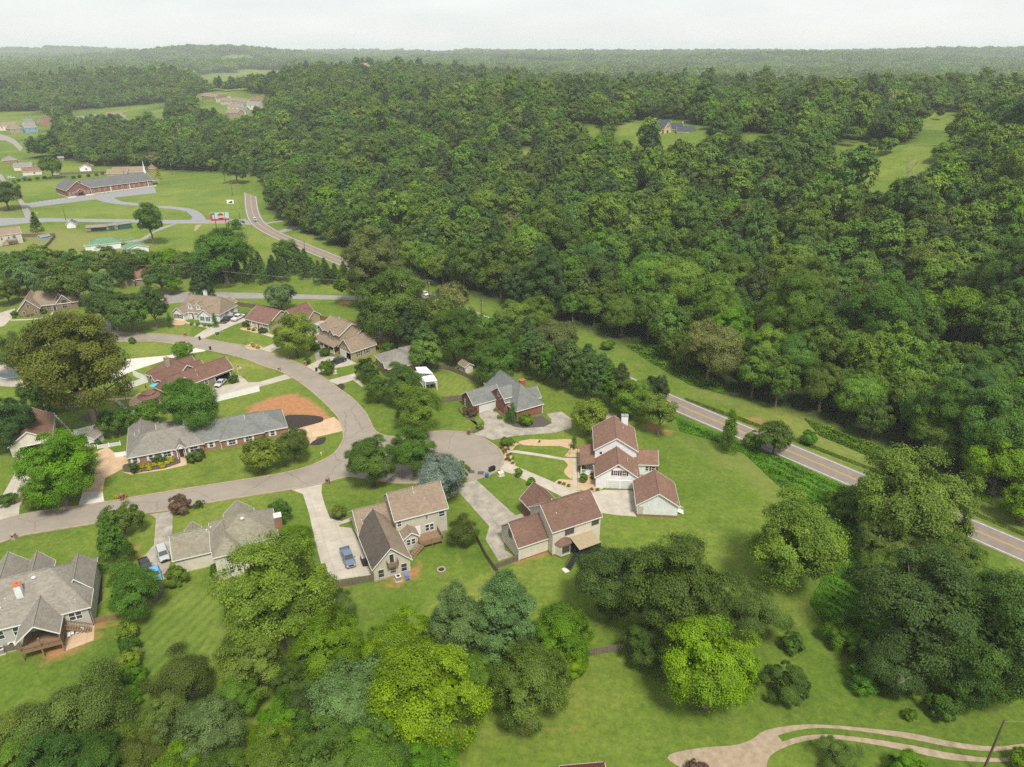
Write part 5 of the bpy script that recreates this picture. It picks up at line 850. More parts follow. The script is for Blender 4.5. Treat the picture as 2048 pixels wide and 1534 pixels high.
def crown(shape, seed, leaves, ls):
    """crown of unit radius standing at z = 0: limbs carry lobes, lobes carry clumps, clumps carry leaves"""
    rng = np.random.default_rng(seed); C, Rl = [], []
    VAx = dict(round=.95, oak=.72, tall=1.25, column=2.4, conifer=1.6, pine=1.25, wispy=.85, low=.6, bush=.8, spire=2.1)[shape]
    if shape in ('conifer', 'column', 'spire', 'pine'):
        k = dict(conifer=44, column=40, spire=40, pine=38)[shape]
        for i in range(k):
            h = (i + .5) / k; z = 2 * VAx * (h * .94 + .02); a = i * 2.4 + rng.uniform(-.4, .4)
            if shape == 'conifer': r = (1 - h) ** .8 * .78; lr = .15 + .15 * (1 - h)
            elif shape == 'pine': r = .74 * (math.sin(math.pi * min(1, h * .82 + .24)) ** .6) * rng.uniform(.55, 1.05); lr = rng.uniform(.17, .27)
            elif shape == 'spire': r = .55 * (1 - h ** 2.2) * rng.uniform(.7, 1.1); lr = .22 + .2 * (1 - h)
            else: r = .62 * (1 - h ** 3) * rng.uniform(.85, 1.05); lr = .36 * (1 - .5 * h ** 3)
            C.append((r * math.cos(a), r * math.sin(a), z)); Rl.append(lr)
    else:
        k = dict(round=52, oak=54, tall=54, wispy=34, low=30, bush=28)[shape]; asym = 1 + .16 * rng.normal(size=3); i = 0
        while len(C) < k:
            i += 1; d = sph(rng, 1)[0]
            if d[2] < -.75: continue
            q = (rng.uniform(.60, .84) if len(C) % 5 else rng.uniform(.25, .5)) if shape != 'wispy' else rng.uniform(.35, .85); f_ = 1 if shape not in ('oak',) else (1 - .15 * max(0, d[2]))
            c = np.array([d[0] * q * asym[0], d[1] * q * asym[1], VAx * (1 + d[2] * q * f_)]); rr = rng.uniform(.15, .29) if shape != 'wispy' else rng.uniform(.14, .24)
            if shape == 'tall': s_ = 1 - .35 * max(0, d[2]) ** 2; c[0] *= s_; c[1] *= s_
            C.append(tuple(c)); Rl.append(rr)
    C = np.array(C); Rl = np.array(Rl); cen = np.array([0, 0, VAx * .9])
    ns = 26 if leaves > 10000 else 16; per = max(4, int(leaves / (len(C) * ns))); P, N, V = [], [], []
    for c, r in zip(C, Rl):
        out = (c - cen); out /= np.linalg.norm(out) + 1e-6; d = sph(rng, ns * 3); d = d[np.argsort(-(d @ out + .35 * d[:, 2] + .35 * rng.normal(size=len(d))))[:ns]]
        tone = rng.uniform(-.12, .12)
        for e in d:
            sc = c + e * r * np.array([1, 1, .85]); sp = r * ((.22 if leaves > 10000 else .27) if shape != 'wispy' else .42)
            p_ = sc + rng.normal(size=(per, 3)) * sp * np.array([1, 1, .7]); P.append(p_)
            N.append(np.tile(e * .8 + out * .35 + np.array([0, 0, .35]), (per, 1)) + rng.normal(size=(per, 3)) * .34)
            V.append(np.clip(.5 + tone * 1.3 + .09 * rng.normal(size=per) + rng.uniform(-.2, .2), 0, 1))
    P, N, V = np.concatenate(P), np.concatenate(N), np.concatenate(V)
    keep = P[:, 2] > .02; P, N, V = P[keep], N[keep], V[keep]
    inn = sph(rng, int(len(P) * .05)) * (rng.random((int(len(P) * .05), 1)) ** .5) * np.array([.58, .58, .58 * VAx]) + np.array([0, 0, VAx]); P = np.concatenate([P, inn]); N = np.concatenate([N, sph(rng, len(inn))]); V = np.concatenate([V, rng.uniform(.3, .7, len(inn))])
    sz = ls * rng.uniform(.7, 1.35, len(P)); sz[-len(inn):] *= 3.6
    return P, N, V, sz, C, Rl, VAx
def crown_mesh(shape, seed, leaves, ls, mt=None):
    P, N, V, sz, C, Rl, VAx = crown(shape, seed, leaves, ls); rng = np.random.default_rng(seed + 99)
    return leaf_mesh('crown', P, N, sz, V, mt, rng), C, VAx
def trunk_mesh(C, VAx, clear, seed, thin=.07, m='bark'):
    """tapered stem with limbs reaching into the crown; z = 0 is the ground, unit crown radius"""
    rng = random.Random(seed); q = MB(); z1 = clear + VAx * .9; pts = [Vector((0, 0, -.05))]; 
    for k in range(1, 6): pts.append(Vector((rng.uniform(-.03, .03), rng.uniform(-.03, .03), z1 * k / 5)))
    q.tube((0, 0, -.08), (0, 0, .12), thin * 1.7, thin * 1.05, 9, cap=False)
    for k in range(5): q.tube(pts[k], pts[k + 1], thin * (1 - .16 * k), thin * (1 - .16 * (k + 1)), 9, cap=False)
    idx = list(range(len(C))); rng.shuffle(idx)
    for i in idx[:14]:
        c = Vector(C[i]) + Vector((0, 0, clear)); s0 = pts[rng.choice((2, 3, 4))]; mid = (s0 + c) / 2 + Vector((0, 0, rng.uniform(-.05, .1))); q.tube(s0, mid, thin * .42, thin * .28, 6, cap=False); q.tube(mid, c, thin * .28, thin * .1, 6, cap=False)
    return q.mesh('trunk', M[m])
SHAPES = {}
CLEARZ = dict(round=.30, oak=.45, tall=.55, column=.03, conifer=.15, pine=.55, wispy=.25, low=.05, bush=.0, spire=.0)
def proto(shape, big, var, m='bark', clear=None):
    cl = CLEARZ[shape] if clear is None else clear
    key = (shape, big, var, m, cl)
    if key not in SHAPES:
        n_, ls = {2: (62000, .0185), 1: (15000, .036), 0: (3000, .08)}[big]
        if shape in ('column', 'spire'): ls *= .8
        if shape == 'wispy': ls *= .85
        if shape == 'conifer': ls *= .85
        ck = ('c', shape, big, var)
        if ck not in SHAPES: SHAPES[ck] = crown_mesh(shape, hash_(shape) + var * 17 + big, n_, ls, LEAF['mid'])
        me, C, VAx = SHAPES[ck]; SHAPES[key] = (me, trunk_mesh(C, VAx, cl, var + 5, m=m), cl)
    return SHAPES[key]
def hash_(s): return sum((i + 1) * ord(c) for i, c in enumerate(s))
CM = {}
def plant(x, y, R, shape, col, label, cat='tree', name='broadleaf_tree', group=None, big=None, rz=None, m='bark', clear=None, zs=1., seed=None):
    rr = random.Random(seed if seed is not None else int(x * 131 + y * 17)); dist = math.hypot(x, y); pxs = R * 1422 / dist
    if big is None: big = 2 if pxs > 42 else (1 if pxs > 13 else 0)
    me, tr, cl = proto(shape, big, rr.randrange(2), m, clear)
    rz = rr.uniform(0, 6.28) if rz is None else rz
    t = thing(name, label, cat, (x, y, z_at(x, y)), rz, group)
    c_ = link('crown', me, t, (0, 0, cl * R), 0, (R, R * rr.uniform(.92, 1.08), R * zs)); c_.material_slots[0].link = 'OBJECT'; c_.material_slots[0].material = LEAF[col]; link('trunk', tr, t, scale=(R, R, R)); return t
KN = dict(mid='mid-green broadleaf', lime='bright yellow-green', fresh='fresh green leafy', flush='yellow-tipped green', dark='dark green', deep='very dark blue-green', olive='olive-green', brown='huge brown-olive', pale='pale grey-green', blue='blue-grey', purple='purple-brown', tanleaf='tan-flushed', pinegreen='dull green', kudzu='vine-green', emerald='rich emerald', gold='golden', wisp='dusty sparse')
SN = dict(round='rounded tree', oak='spreading tree', tall='tall tree', column='columnar evergreen', conifer='conical evergreen', pine='pine', wispy='wispy tree', low='low mound of foliage', bush='bush', spire='vine-draped spire')
NM = dict(round='broadleaf_tree', oak='spreading_tree', tall='tall_tree', column='columnar_evergreen', conifer='conical_evergreen', pine='pine_tree', wispy='wispy_tree', low='leafy_mound', bush='bush', spire='vine_covered_tree')
def put(row, group=None, **k):
    x, y, R, sh, col, ph = row[:6]
    if len(row) > 6: k['clear'] = row[6]
    return plant(x, y, R, sh, col, f'{KN[col]} {SN[sh]} {ph}', 'shrub' if sh in ('bush', 'low') else 'tree', NM[sh], group, **k)
TREES = [
 (-38.2,88.6,8.58,'tall','flush','behind the hipped cream house',0.1), (-28,81.9,5.77,'round','fresh','between the tan house lawn and dark wood'), (-17.2,81.9,5.77,'round','lime','at the lawn edge beside pale pines'), (-11.4,70.4,8.07,'round','lime','largest of the yellow clump below the lawn'),
 (-21.2,71.6,6.66,'oak','pale','leaning over the yellow clump'),
 (-8.4,83.9,5.42,'pine','pale','lower of two plumed pines beside the lawn'),
 (-1.1,84.4,6,'pine','pale','tallest of two plumed pines beside the lawn'), (2.9,74.1,5.93,'round','olive','spreading over the grass below the pines'), (7.5,84,5.29,'round','fresh','between the plumed pines and the blue-green tree'),
 (17.1,95.4,6.6,'round','deep','behind the cream house deck'), (26.3,88.9,8.41,'tall','dark','beside the blue-green tree and lime tree',0.1), (29.2,76.6,7.29,'round','lime','standing alone on the lower lawn'), (40.7,91.6,5.22,'wispy','wisp','behind the solitary lime tree'),
 (42.2,78.3,3.6,'bush','olive','with browning top on the lower lawn'), (46.4,87.7,2.26,'bush','dark','at the foot of the dusty tree'), (50.3,102.6,8.89,'round','flush','standing alone below the white garage'),
 (78,114.3,11.06,'round','olive','overhanging the highway bend',0.1), (73.5,121.9,5.13,'round','dark','vine-hung beside the tan-flushed tree'),
 (63.8,84.7,9.65,'round','deep','with bare dead limbs above the vine bank'), (73.3,80.9,8.26,'tall','dark','at the end of the vine bank',0.1), (70.2,108.7,5.18,'round','wisp','at the crest of the vine bank'), (68.6,79.4,5.68,'round','dark','spilling over the end of the lower lawn',0.05), (58.5,80.1,4.97,'round','deep','low under the dead limbs',0.05), (77.8,100.6,5.77,'round','olive','behind the dead limbs'), (71.1,124.5,4.21,'bush','kudzu','swallowing the bank below the highway'), (-24.8,232.2,6.04,'round','olive','at the highway pole'), (-16.8,228.2,5.44,'round','dark','along the highway below the pole'), (-6.4,220,5.77,'round','mid','along the highway by the emerald tree'), (78.7,100,5.75,'round','dark','between the highway and the dead limbs'), (66.4,101.8,4.06,'round','mid','rising from the vine bank'),
 (107.7,134,7.39,'round','lime','at the wood edge across the highway'), (107,122.8,4.65,'round','lime','low at the wood edge across the highway'),
 (-41.7,66.6,5.22,'round','pale','rising from the thicket by the lower lawn'), (-60.3,69.6,6.56,'wispy','wisp','thin-leaved over the grey house lawn'), (-49.1,77,5.19,'wispy','olive','feathery at the lawn end of the shrub row'), (-39.2,79.5,5.29,'round','olive','below the yellow-tipped giant'), (-65.1,64,3.97,'round','mid','at the thicket corner'), (-31.9,70.3,3.86,'round','fresh','low in the thicket'), (-28.8,71.9,3.92,'round','deep','shadowed in the thicket'), (-31.4,62.4,4.86,'round','mid','densest of the thicket'), (-48.5,65.2,4.02,'wispy','olive','straggling in the thicket'), (-25.2,63.8,4.92,'round','dark','of the thicket beside the yellow clump'), (-53.9,63,4.25,'round','mid','filling the thicket below the wispy tree'), (-18.4,62.4,4.86,'round','mid','under the pale leaning tree'), (-10.8,64,3.97,'round','fresh','under the yellow clump'), (-40.2,74,3.63,'round','mid','between thicket and olive tree'), (-30.2,95.4,3.03,'wispy','wisp','by the grey board fence'),
 (-48.4,69.5,3.83,'round','wisp','half buried behind the pale thicket tree'), (-64.9,67.3,5.1,'wispy','olive','tangled at the lawn foot'), (-53.6,68,3.47,'bush','flush','brightening the thicket at the shrub row end'), (-58,61.5,5.13,'round','dark','closing the thicket corner'), (-71,68.2,3.12,'wispy','mid','at the edge of the grey house lawn'), (-43,60.7,4.47,'round','fresh','at the thicket edge below the pale tree'), (-36.7,60.7,4.47,'round','mid','at the thicket edge beside the fresh green one'), (-32.5,77.5,3.74,'round','dark','tucked under the fresh green tree'), (-15.9,67.5,5.1,'round','dark','squeezed between pale and yellow crowns'), (-32.2,68.3,4.16,'bush','lime','spilling over the thicket'), (-5.6,79.7,3.44,'round','mid','under the plumed pines'), (-1.1,81.1,3.48,'wispy','dark','in the gap below the plumed pines'), (9.1,82.5,2.74,'round','lime','at the fence end of the yellow clump'), (21.1,84.6,3.57,'round','dark','low beside the lime tree'),
 (-75.5,108.7,3.67,'conifer','emerald','beside the street and hipped house drive'), (-78.8,118.2,3.53,'round','dark','hugging the conical evergreen'), (-65.4,95.6,4.94,'round','mid','between the grey-roofed and hipped houses'), (-41.8,111.2,3.61,'round','fresh','against the hipped house chimney'), (-48.5,122.7,2.5,'round','dark','behind the hipped house chimney'),
 (-31.6,137.1,5.6,'round','dark','at the street junction'), (-22.7,141,5.61,'round','mid','at the street junction beside the blue-grey tree'), (-15.5,129.8,6.33,'oak','blue','between turning circle and tan roof'), (-12.6,136.4,3.1,'round','fresh','behind the blue-grey tree'),
 (-24.3,160.6,6.34,'round','mid','nearest the turning circle of the lawn group'), (-30.4,177.4,5.78,'round','dark','in front of the orange brick house'), (-38,179.4,4.19,'wispy','mid','leaning beside the front path'), (-43,192.9,3.41,'round','dark','at the orange brick house drive'),
 (19.6,160.8,4.78,'round','flush','between brick house and white house'), (32.1,170.6,5.48,'round','mid','beside the white house chimney',0.2), (37.8,160.5,4.44,'round','olive','with pale trunk on the white house lawn',0.75), (40.2,179,3.83,'round','deep','behind the pale-trunked tree'),
 (-4.9,189.5,6.67,'round','emerald','behind the red brick house'), (-18.2,206.6,8.39,'round','mid','behind the curved fence',0.25), (1,221.4,7.43,'round','olive','beside the highway'), (7.8,228.6,6.8,'round','mid','beside the highway bend'), (13.7,207.3,7.81,'oak','tanleaf','above the pine screen'), (-3.8,208.5,5.48,'tall','dark','behind the emerald tree'), (-40.1,223.1,12.34,'round','dark','behind the cedar fence',0.25), (-51.9,259,10.7,'tall','tanleaf','beside the small pine plantation'), (-58.3,265.4,7.72,'round','olive','at the side road end'), (-21.6,247.4,7.27,'oak','tanleaf','overhanging the highway'), (-33.8,215.9,4.85,'pine','pinegreen','behind the grey shed'), (-27,205.8,4.66,'pine','pinegreen','beside the red fence end'), (-25.9,201.8,5.37,'round','olive','behind the orange brick house'), (-27.3,236.1,6.12,'round','dark','between two highway trees'), (-9.9,203.9,4.65,'round','dark','behind the cream shed'),
 (-69.8,212.7,6.87,'round','flush','in front of the porch house'), (-87,255.5,5.44,'round','pale','beside the side road'), (-56.3,198,2.28,'round','fresh','at the porch house drive'),
 (-108.8,163.5,13.45,'round','brown','over the garden cottage',0.5), (-150.3,198,7.52,'wispy','wisp','beside the turquoise pool'), (-123.8,153.7,6.42,'round','deep','beside the gabled garage house'), (-128,172.7,5.06,'round','dark','behind the garden cottage'), (-97.7,129.9,8.01,'round','fresh','over the white car',0.2), (-101.2,143.1,4.08,'round','flush','beside the dusty drive'), (-102.5,128.4,3.33,'oak','olive','by the street kerb'), (-100.9,160.1,3.7,'round','mid','behind the white picket fence'), (-82.1,160.9,8.1,'oak','emerald','behind the long brick house'), (-94.7,163.2,4.01,'round','mid','beside the brick patio'), (-58.6,142.8,4.53,'oak','flush','in front of the long brick house'), (-52,146.8,4.86,'oak','olive','beside the new mulch'),
 (-170.5,262.2,9.06,'oak','olive','behind the brown brick house'), (-160.7,265.8,6.01,'round','pale','beside the brown brick house'), (-141.6,236.9,7.87,'oak','dark','leaning over the side road'), (-132.7,233.7,6.5,'round','dark','at the side road bend'), (-126.5,237.9,5.44,'tall','dark','at the side road corner'), (-141.6,276.4,6.62,'oak','dark','beside the tan house'), (-118.8,261.4,5.52,'conifer','pinegreen','behind the white cape house'), (-195,275.5,6.59,'round','pale','beside the white outbuilding'),
 (-120.6,290.8,12.66,'oak','emerald','beside the plantation'), (-102,315,6.3,'round','dark','beside the highway verge'), (-182.7,358.6,7.29,'tall','mid','at the church side road'), (-259,386.8,3.26,'conifer','mid','beside the church side road'), (-203.2,539.1,8.44,'round','dark','at the highway bend'), (-311.9,445.1,9.21,'oak','dark','at the far side road end'), (-353.7,563.8,8.8,'oak','mid','by the bungalows'), (-152.2,392.3,3.59,'bush','fresh','beside the billboard'),
 (-271.6,561.6,2.68,'conifer','gold','beside the dark cottage'), (-105,209.8,3.19,'oak','fresh','over the white drive')]
for r in TREES: put(r, m='barkpale' if 'pale trunk' in r[5] else 'bark')
# belt of trees behind the side road, plantation of young pines, roadside pine screen, tree belt along the highway
BELT = [(-208.7,288.5,7.27,'round','dark'), (-202.6,297.3,7.05,'round','mid'), (-196.8,300.2,6.47,'oak','olive'), (-184.1,296.3,6.39,'round','dark'), (-175.4,300,6.46,'round','wisp'), (-163.5,295.5,7.01,'oak','mid'), (-160.2,301.8,6.07,'round','dark'), (-150.4,301.8,6.07,'round','fresh'), (-141.9,300.7,5.41,'round','olive'), (-195.9,264.1,4.83,'round','mid'), (-138.3,278,4.65,'round','fresh'), (-143.9,311.1,4.02,'round','mid'), (-162.5,286.4,5.18,'round','dark')]
for i, (x, y, R, sh, col) in enumerate(BELT): plant(x, y, R, sh, col, f'{KN[col]} tree in the dense belt below the green-roofed cottage', 'tree', NM[sh], 'trees of the dense belt')
for i, (x, y) in enumerate([(-137.1,300.2),(-131,297.2),(-124.6,292.8),(-119.9,292.8),(-129.9,302.5),(-120.5,302.5),(-112.4,292.8),(-112.1,300.2),(-105.4,291.4),(-103.1,295.7),(-102.5,304.8),(-104.7,303.2),(-97.7,295.7),(-96.9,316.7),(-93.1,312.6),(-87.8,303.2),(-89.9,298.7),(-81.6,291.4),(-77.7,291.4),(-80.4,297.2),(-75.1,292.8),(-96.3,306.3),(-70.6,290),(-125.7,304.8),(-112.6,308.7)]):
    plant(x, y, 2.6 + .5 * ((i * 7) % 5) / 4, 'conifer', 'pinegreen', 'young conical pine in the small plantation beside the highway', 'tree', 'young_pine', 'young pines of the plantation')
for i, (x, y) in enumerate([(2.8,201),(5.5,197.3),(8.4,193.6),(11.3,190.8),(14.1,188.1),(16.8,185.4),(19.5,183.1),(22.2,180.8),(24.8,178.9),(27.1,177.1),(29.7,175.9),(4.4,203.7),(10.3,195.1),(16,190.1),(21.5,185.7)]):
    plant(x, y, 3.5 + .5 * (i % 3), 'pine', 'pinegreen' if i % 3 else 'kudzu', 'thin-stemmed screening pine between brick house lawn and highway', 'tree', 'pine_tree', 'screening pines along the highway', clear=1.1 if i % 2 else .8)
# shrubs
SHR = [((-71,126.8,2.67,'bush','purple'), 'round purple-brown bush beside the hipped house drive'), ((-67.9,128.6,0.98,'bush','olive'), 'straggly olive bush beside the street'), ((3.7,166,2.24,'bush','lime'), 'spreading yellow-green juniper against the brick wall'), ((-11.2,171.3,1.76,'bush','purple'), 'rust-brown bush beside the white garage door'),
 ((0.1,166.7,1.32,'column','emerald'), 'tall clipped columnar evergreen at the brick house corner'), ((-1.3,167.1,0.86,'column','emerald'), 'shorter clipped columnar evergreen at the brick house corner'), ((-8.3,164.1,1.05,'bush','flush'), 'yellow-green bush beside the brick mailbox'),
 ((15.4,153.8,0.81,'column','dark'), 'dark upright evergreen in the gravel bed'), ((16.5,142.6,1,'round','dark'), 'clipped ball topiary beside the white porch'), ((16.4,138.3,1.09,'round','dark'), 'larger clipped ball topiary beside the front path'),
 ((1.5,140.7,1.04,'round','fresh'), 'small round lawn tree nearest the turning circle'), ((4.4,136.9,1.02,'round','fresh'), 'small round lawn tree nearest the cream house'), ((-36.5,124.3,1.69,'oak','olive'), 'small spreading ornamental tree in mulch ring'), ((-9.8,115.3,3.47,'wispy','olive'), 'sparse olive ornamental tree beside the timber deck'), ((-62.5,104.2,2.13,'bush','mid'), 'leafy shrub at the blue car'), 
 ((54.8,80.5,2.79,'low','kudzu'), 'isolated round vine mound on the lower lawn'), ((63.8,74.8,2.88,'bush','emerald'), 'spiky dark juniper on the lower lawn'), ((58.9,74.4,1.18,'bush','mid'), 'small sprawling bush beside the gravel track'), ((44.9,66.7,2.6,'wispy','wisp'), 'grey-leaved bush inside the gravel track'), ((53.5,65,2.7,'bush','fresh'), 'bright leafy bush inside the gravel track'), ((70.5,66.5,2.06,'bush','fresh'), 'bright bush beside the utility pole'), ((25.3,65.6,1.37,'bush','purple'), 'dark purple bush on the bare gravel'),
 ((55.3,89.3,3.74,'low','kudzu'), 'vine-smothered mound at the bank foot'), ((-122.2,239.2,1.16,'column','emerald'), 'clipped egg-shaped bush at the porch corner away from the pickups'), ((-106.1,239.2,1.16,'column','emerald'), 'clipped egg-shaped bush beside the pickups'), ((-128.6,224,1.27,'bush','emerald'), 'clipped box bush beside the striped lawn'), ((-88.5,142.2,1.29,'round','dark'), 'clipped ball bush at the long house corner'), ((-84.8,147.1,1.32,'bush','dark'), 'dark rounded bush below the long house window'), ((-76.4,148,2.17,'low','dark'), 'clipped hedge beside the long house door'), ((-83.2,192.8,1.49,'bush','dark'), 'dark bush beside the open garage'), 
 ((-65.6,218.6,1.82,'low','dark'), 'dark hedge below the porch rail'), ((-60.4,213.4,2.11,'low','dark'), 'dark hedge beside the stone path'), ((-64.9,206.7,1.42,'low','dark'), 'low clipped bush at the brick mailbox'), ((-87.4,233.9,1.58,'low','dark'), 'dark bush below the ranch porch'), ((-95.5,239.8,1.34,'bush','dark'), 'round bush at the ranch porch corner'), ((-1,154.8,1.88,'low','mid'), 'mixed planting at the turning circle'), ((-104.6,155.5,1.01,'bush','dark'), 'bush beside the white garden shed'), ((-126.1,172.5,1.77,'bush','pale'), 'white-flowering bush beside the low white fence'), ((60.7,154.3,2.61,'bush','kudzu'), 'vine-covered mound beside the highway'), ((63.8,150.2,4.71,'oak','olive'), 'open-crowned tree beside the vine-covered mound'), ((53.3,152.5,2.81,'spire','kudzu'), 'leaning spire of vines beside the highway'), ((32.1,218.4,2.48,'low','kudzu'), 'low vine clump on the highway verge'), ((75.1,156.5,2.65,'low','kudzu'), 'low vine clump across the highway'), 
 ((-47,218.5,1.99,'bush','olive'), 'russet-tinted bush behind the porch house'), ((-40.6,214.8,2.77,'bush','emerald'), 'leafy bush beside the orange brick house'), ((10,83.2,1.98,'bush','mid'), 'bush at the wood fence end'), ((-185.7,251.1,1.31,'bush','dark'), 'round bush at the brown brick corner'), ((-176.8,253.7,1.41,'bush','dark'), 'round bush beside the curved path'), ((-110,129.2,2.17,'low','dark'), 'dark hedge by the pale drive')]
SHR = [(r, lb) for r, lb in SHR if len(r) == 5]
for (x, y, R, sh, col), lb in SHR: plant(x, y, R, sh, col, lb, 'tree' if 'tree' in lb else 'shrub', 'shrub' if 'tree' not in lb else 'ornamental_tree', seed=int(x * 7 + y))
for i, (x, y, R, sh, col) in enumerate([(-64.9,90.4,2.18,'bush','flush'), (-62.9,87.2,2.05,'bush','mid'), (-61.7,83.9,2.23,'bush','flush'), (-59.6,80.9,2.18,'bush','fresh'), (-57.7,77.4,1.97,'bush','fresh'), (-57.4,74.9,1.78,'bush','olive'), (-56.4,72.3,1.81,'bush','flush')]):
    plant(x, y, R, sh, col, f'{KN[col]} shrub in the boundary row between two back lawns', 'shrub', 'shrub', 'shrubs of the boundary row')
for i, (x, y) in enumerate([(-1,150.1),(-0.4,150.5),(-0.9,148.9),(-1.3,148.2),(-0.6,147.7),(0.2,148.4),(0.2,146.4),(-2.6,153.9),(-1.6,153.7),(-0.9,153.2),(10.9,137.9),(11.9,137.3),(12.9,136.6),(18,135.2),(19.3,135),(18.7,141.5),(18.5,139.8)]):
    plant(x, y, .42, 'bush', ('olive', 'purple', 'lime')[i % 3], f'{KN[("olive", "purple", "lime")[i % 3]]} dwarf shrub in the pebble beds of the white house', 'shrub', 'dwarf_shrub', 'dwarf shrubs in the pebble beds', big=0)
for i, (x, y) in enumerate([(-89.2,144.1),(-88,144.6),(-86.8,145),(-85.5,145.5),(-84.1,145.9),(-82.8,146.4),(-82,147.3),(-88.1,142.8),(-85.7,143.7),(-83.1,144.8),(-90,146.4),(-88.6,146.8),(-86.7,147.5),(-82.9,148.2)]):
    plant(x, y, .75, 'low', 'gold', 'yellow bedding plant along the long brick house front', 'shrub', 'bedding_plant', 'yellow bedding plants', big=0)
for i, (x, y) in enumerate([(-87.2,131.7),(-85.9,132),(-86.4,220.6),(-84.6,219.3),(-115.7,241.7),(-113.3,241.2),(-110.4,240.1),(-108.4,239.6),(-93.4,236.6),(-91.4,235.6),(-184.4,249.1),(-182.4,250.2),(-180.5,250.7),(-179,251.3),(-13,175.2),(-12.2,173.4),(-11.5,172),(-10.8,170.8),(-4.4,174),(-3.2,169.4)]):
    plant(x, y, .7, 'bush', 'gold' if i < 4 else 'flush', ('yellow' if i < 4 else 'small green') + ' bedding shrub in a front garden border', 'shrub', 'bedding_plant', 'bedding shrubs in the front borders', big=0)
for i, (x, y) in enumerate([(17.8,134.4),(0.7,151),(-335.5,567.7),(-337.5,563),(-365.8,553.7),(-371.3,549.2),(-362.8,558.3),(-359.9,563),(-372.2,544.8),(-369.6,553.7),(-331.1,572.5),(-325.3,582.3),(-327.4,577.4),(31,177.1)][2:-1]):
    plant(x, y, 1.5, 'bush', 'dark', 'clipped shrub in the row behind the brick church', 'shrub', 'shrub', 'shrub row behind the church', big=0)
for i, (x, y) in enumerate([(-120.8,181.5),(-118.4,180.8),(-117.1,182.1),(-123,184.1),(-116.4,183.4)]): plant(x, y, .7, 'column', 'dark', 'narrow clipped evergreen in the garden under the giant oak', 'shrub', 'columnar_evergreen', 'narrow evergreens under the oak', big=0)
# ------------------------------------------------------------------ woodland
rngw = np.random.default_rng(11)
def scatter(x0, x1, y0, y1, st, jit=.42):
    X, Y = np.meshgrid(np.arange(x0, x1, st), np.arange(y0, y1, st)); X = X + rngw.uniform(-jit, jit, X.shape) * st; Y = Y + rngw.uniform(-jit, jit, Y.shape) * st
    X, Y = X.ravel(), Y.ravel(); k = (np.abs(X) < Y * .80 + 70) & (Y > 60); return X[k], Y[k]
bands = [scatter(-700, 520, 80, 620, 8.0), scatter(-900, 900, 620, 1150, 9.0), scatter(-1500, 1500, 1150, 1900, 9.5)]
X = np.concatenate([b[0] for b in bands]); Y = np.concatenate([b[1] for b in bands])
ok = inside(EAST, X, Y)
for c in CLEAR: ok &= ~inside(c, X, Y)
ed = edge_dist(FOREST_EDGE + [(2500, 140), (2400, 100)], X, Y)
X, Y, ed = X[ok], Y[ok], ed[ok]
# orchard-like trees left standing in the meadow
mx_ = np.array([(207.1,454.8),(217.8,469.5),(211.9,421.8),(216.5,425.8),(212.6,438),(344.5,608.1),(283.9,525.8)], float)
X = np.concatenate([X, mx_[:, 0]]); Y = np.concatenate([Y, mx_[:, 1]]); ed = np.concatenate([ed, np.full(len(mx_), 20.)])
D = np.hypot(X, Y); RR = (3.5 + 3.7 * rngw.random(len(X)) ** 1.3) * np.where(rngw.random(len(X)) < .1, 1.3, 1) * np.where(Y > 1150, 1.02, np.where(Y > 620, 1.02, 1))
kindn = .5 + .5 * np.sin(X * .021 + 1.1) * np.cos(Y * .017) + .35 * rngw.normal(size=len(X))
SP = [('round', 'forest', 1.25), ('tall', 'forest', 1.15), ('oak', 'forest', 1.45), ('round', 'forest2', 1.25), ('tall', 'forest2', 1.2), ('round', 'olive', 1.2), ('tall', 'mid', 1.2), ('round', 'fresh', 1.1), ('pine', 'pinegreen', 1.2), ('oak', 'tanleaf', 1.3), ('round', 'deep', 1.2)]
wts = np.array([.22, .13, .14, .13, .08, .08, .07, .05, .05, .025, .025]); idx = rngw.choice(len(SP), len(X), p=wts / wts.sum()); idx[(kindn < -.05) & (X < 20) & (Y < 700)] = 8
PXS = RR / D; order = np.argsort(-PXS * np.where(ed < 14, 1.35, 1.0)); infr = (np.abs(X) < Y * .74 + 8) & (D > 120)
near_sel = [i for i in order if infr[i]][:150]; near = np.zeros(len(X), bool); near[near_sel] = True
WN = ['mid-green broadleaf', 'tall mid-green', 'broad-crowned green', 'dark green broadleaf', 'tall dark green', 'olive-tinted', 'tall fresh-coloured', 'bright green', 'dull green pine', 'tan-flushed', 'blackish green']
for i in near_sel:
    sh, col, zs = SP[idx[i]]; edge = ed[i] < 12
    plant(X[i], Y[i], RR[i], sh, col, f'{WN[idx[i]]} tree ' + ('along the edge of the wood across the highway' if edge else 'massed inside the wood across the highway'), 'tree', 'woodland_tree', f'{WN[idx[i]]} trees of the wood', zs=1.12, clear=.55 if edge else .8)
# the rest of the wood reads as one mass: instanced crowns on surveyed points
lib = bpy.data.collections.new('woodland_kinds')
LIBN = 3
for k, (sh, col, zs) in enumerate(SP):
    for v in range(LIBN):
        me, C, VAx = crown_mesh(sh, 300 + 7 * v + hash_(sh), 4600, .075 if sh != 'pine' else .06, LEAF[col])
        o = bpy.data.objects.new('woodland_kind_%02d_%d' % (k, v), me); lib.objects.link(o)
rest = ~near; pts = np.stack([X, Y, zt(X, Y)], 1)[rest]; nR = RR[rest]; nI = idx[rest]
pts[:, 2] += nR * rngw.uniform(.2, .9, len(nR))
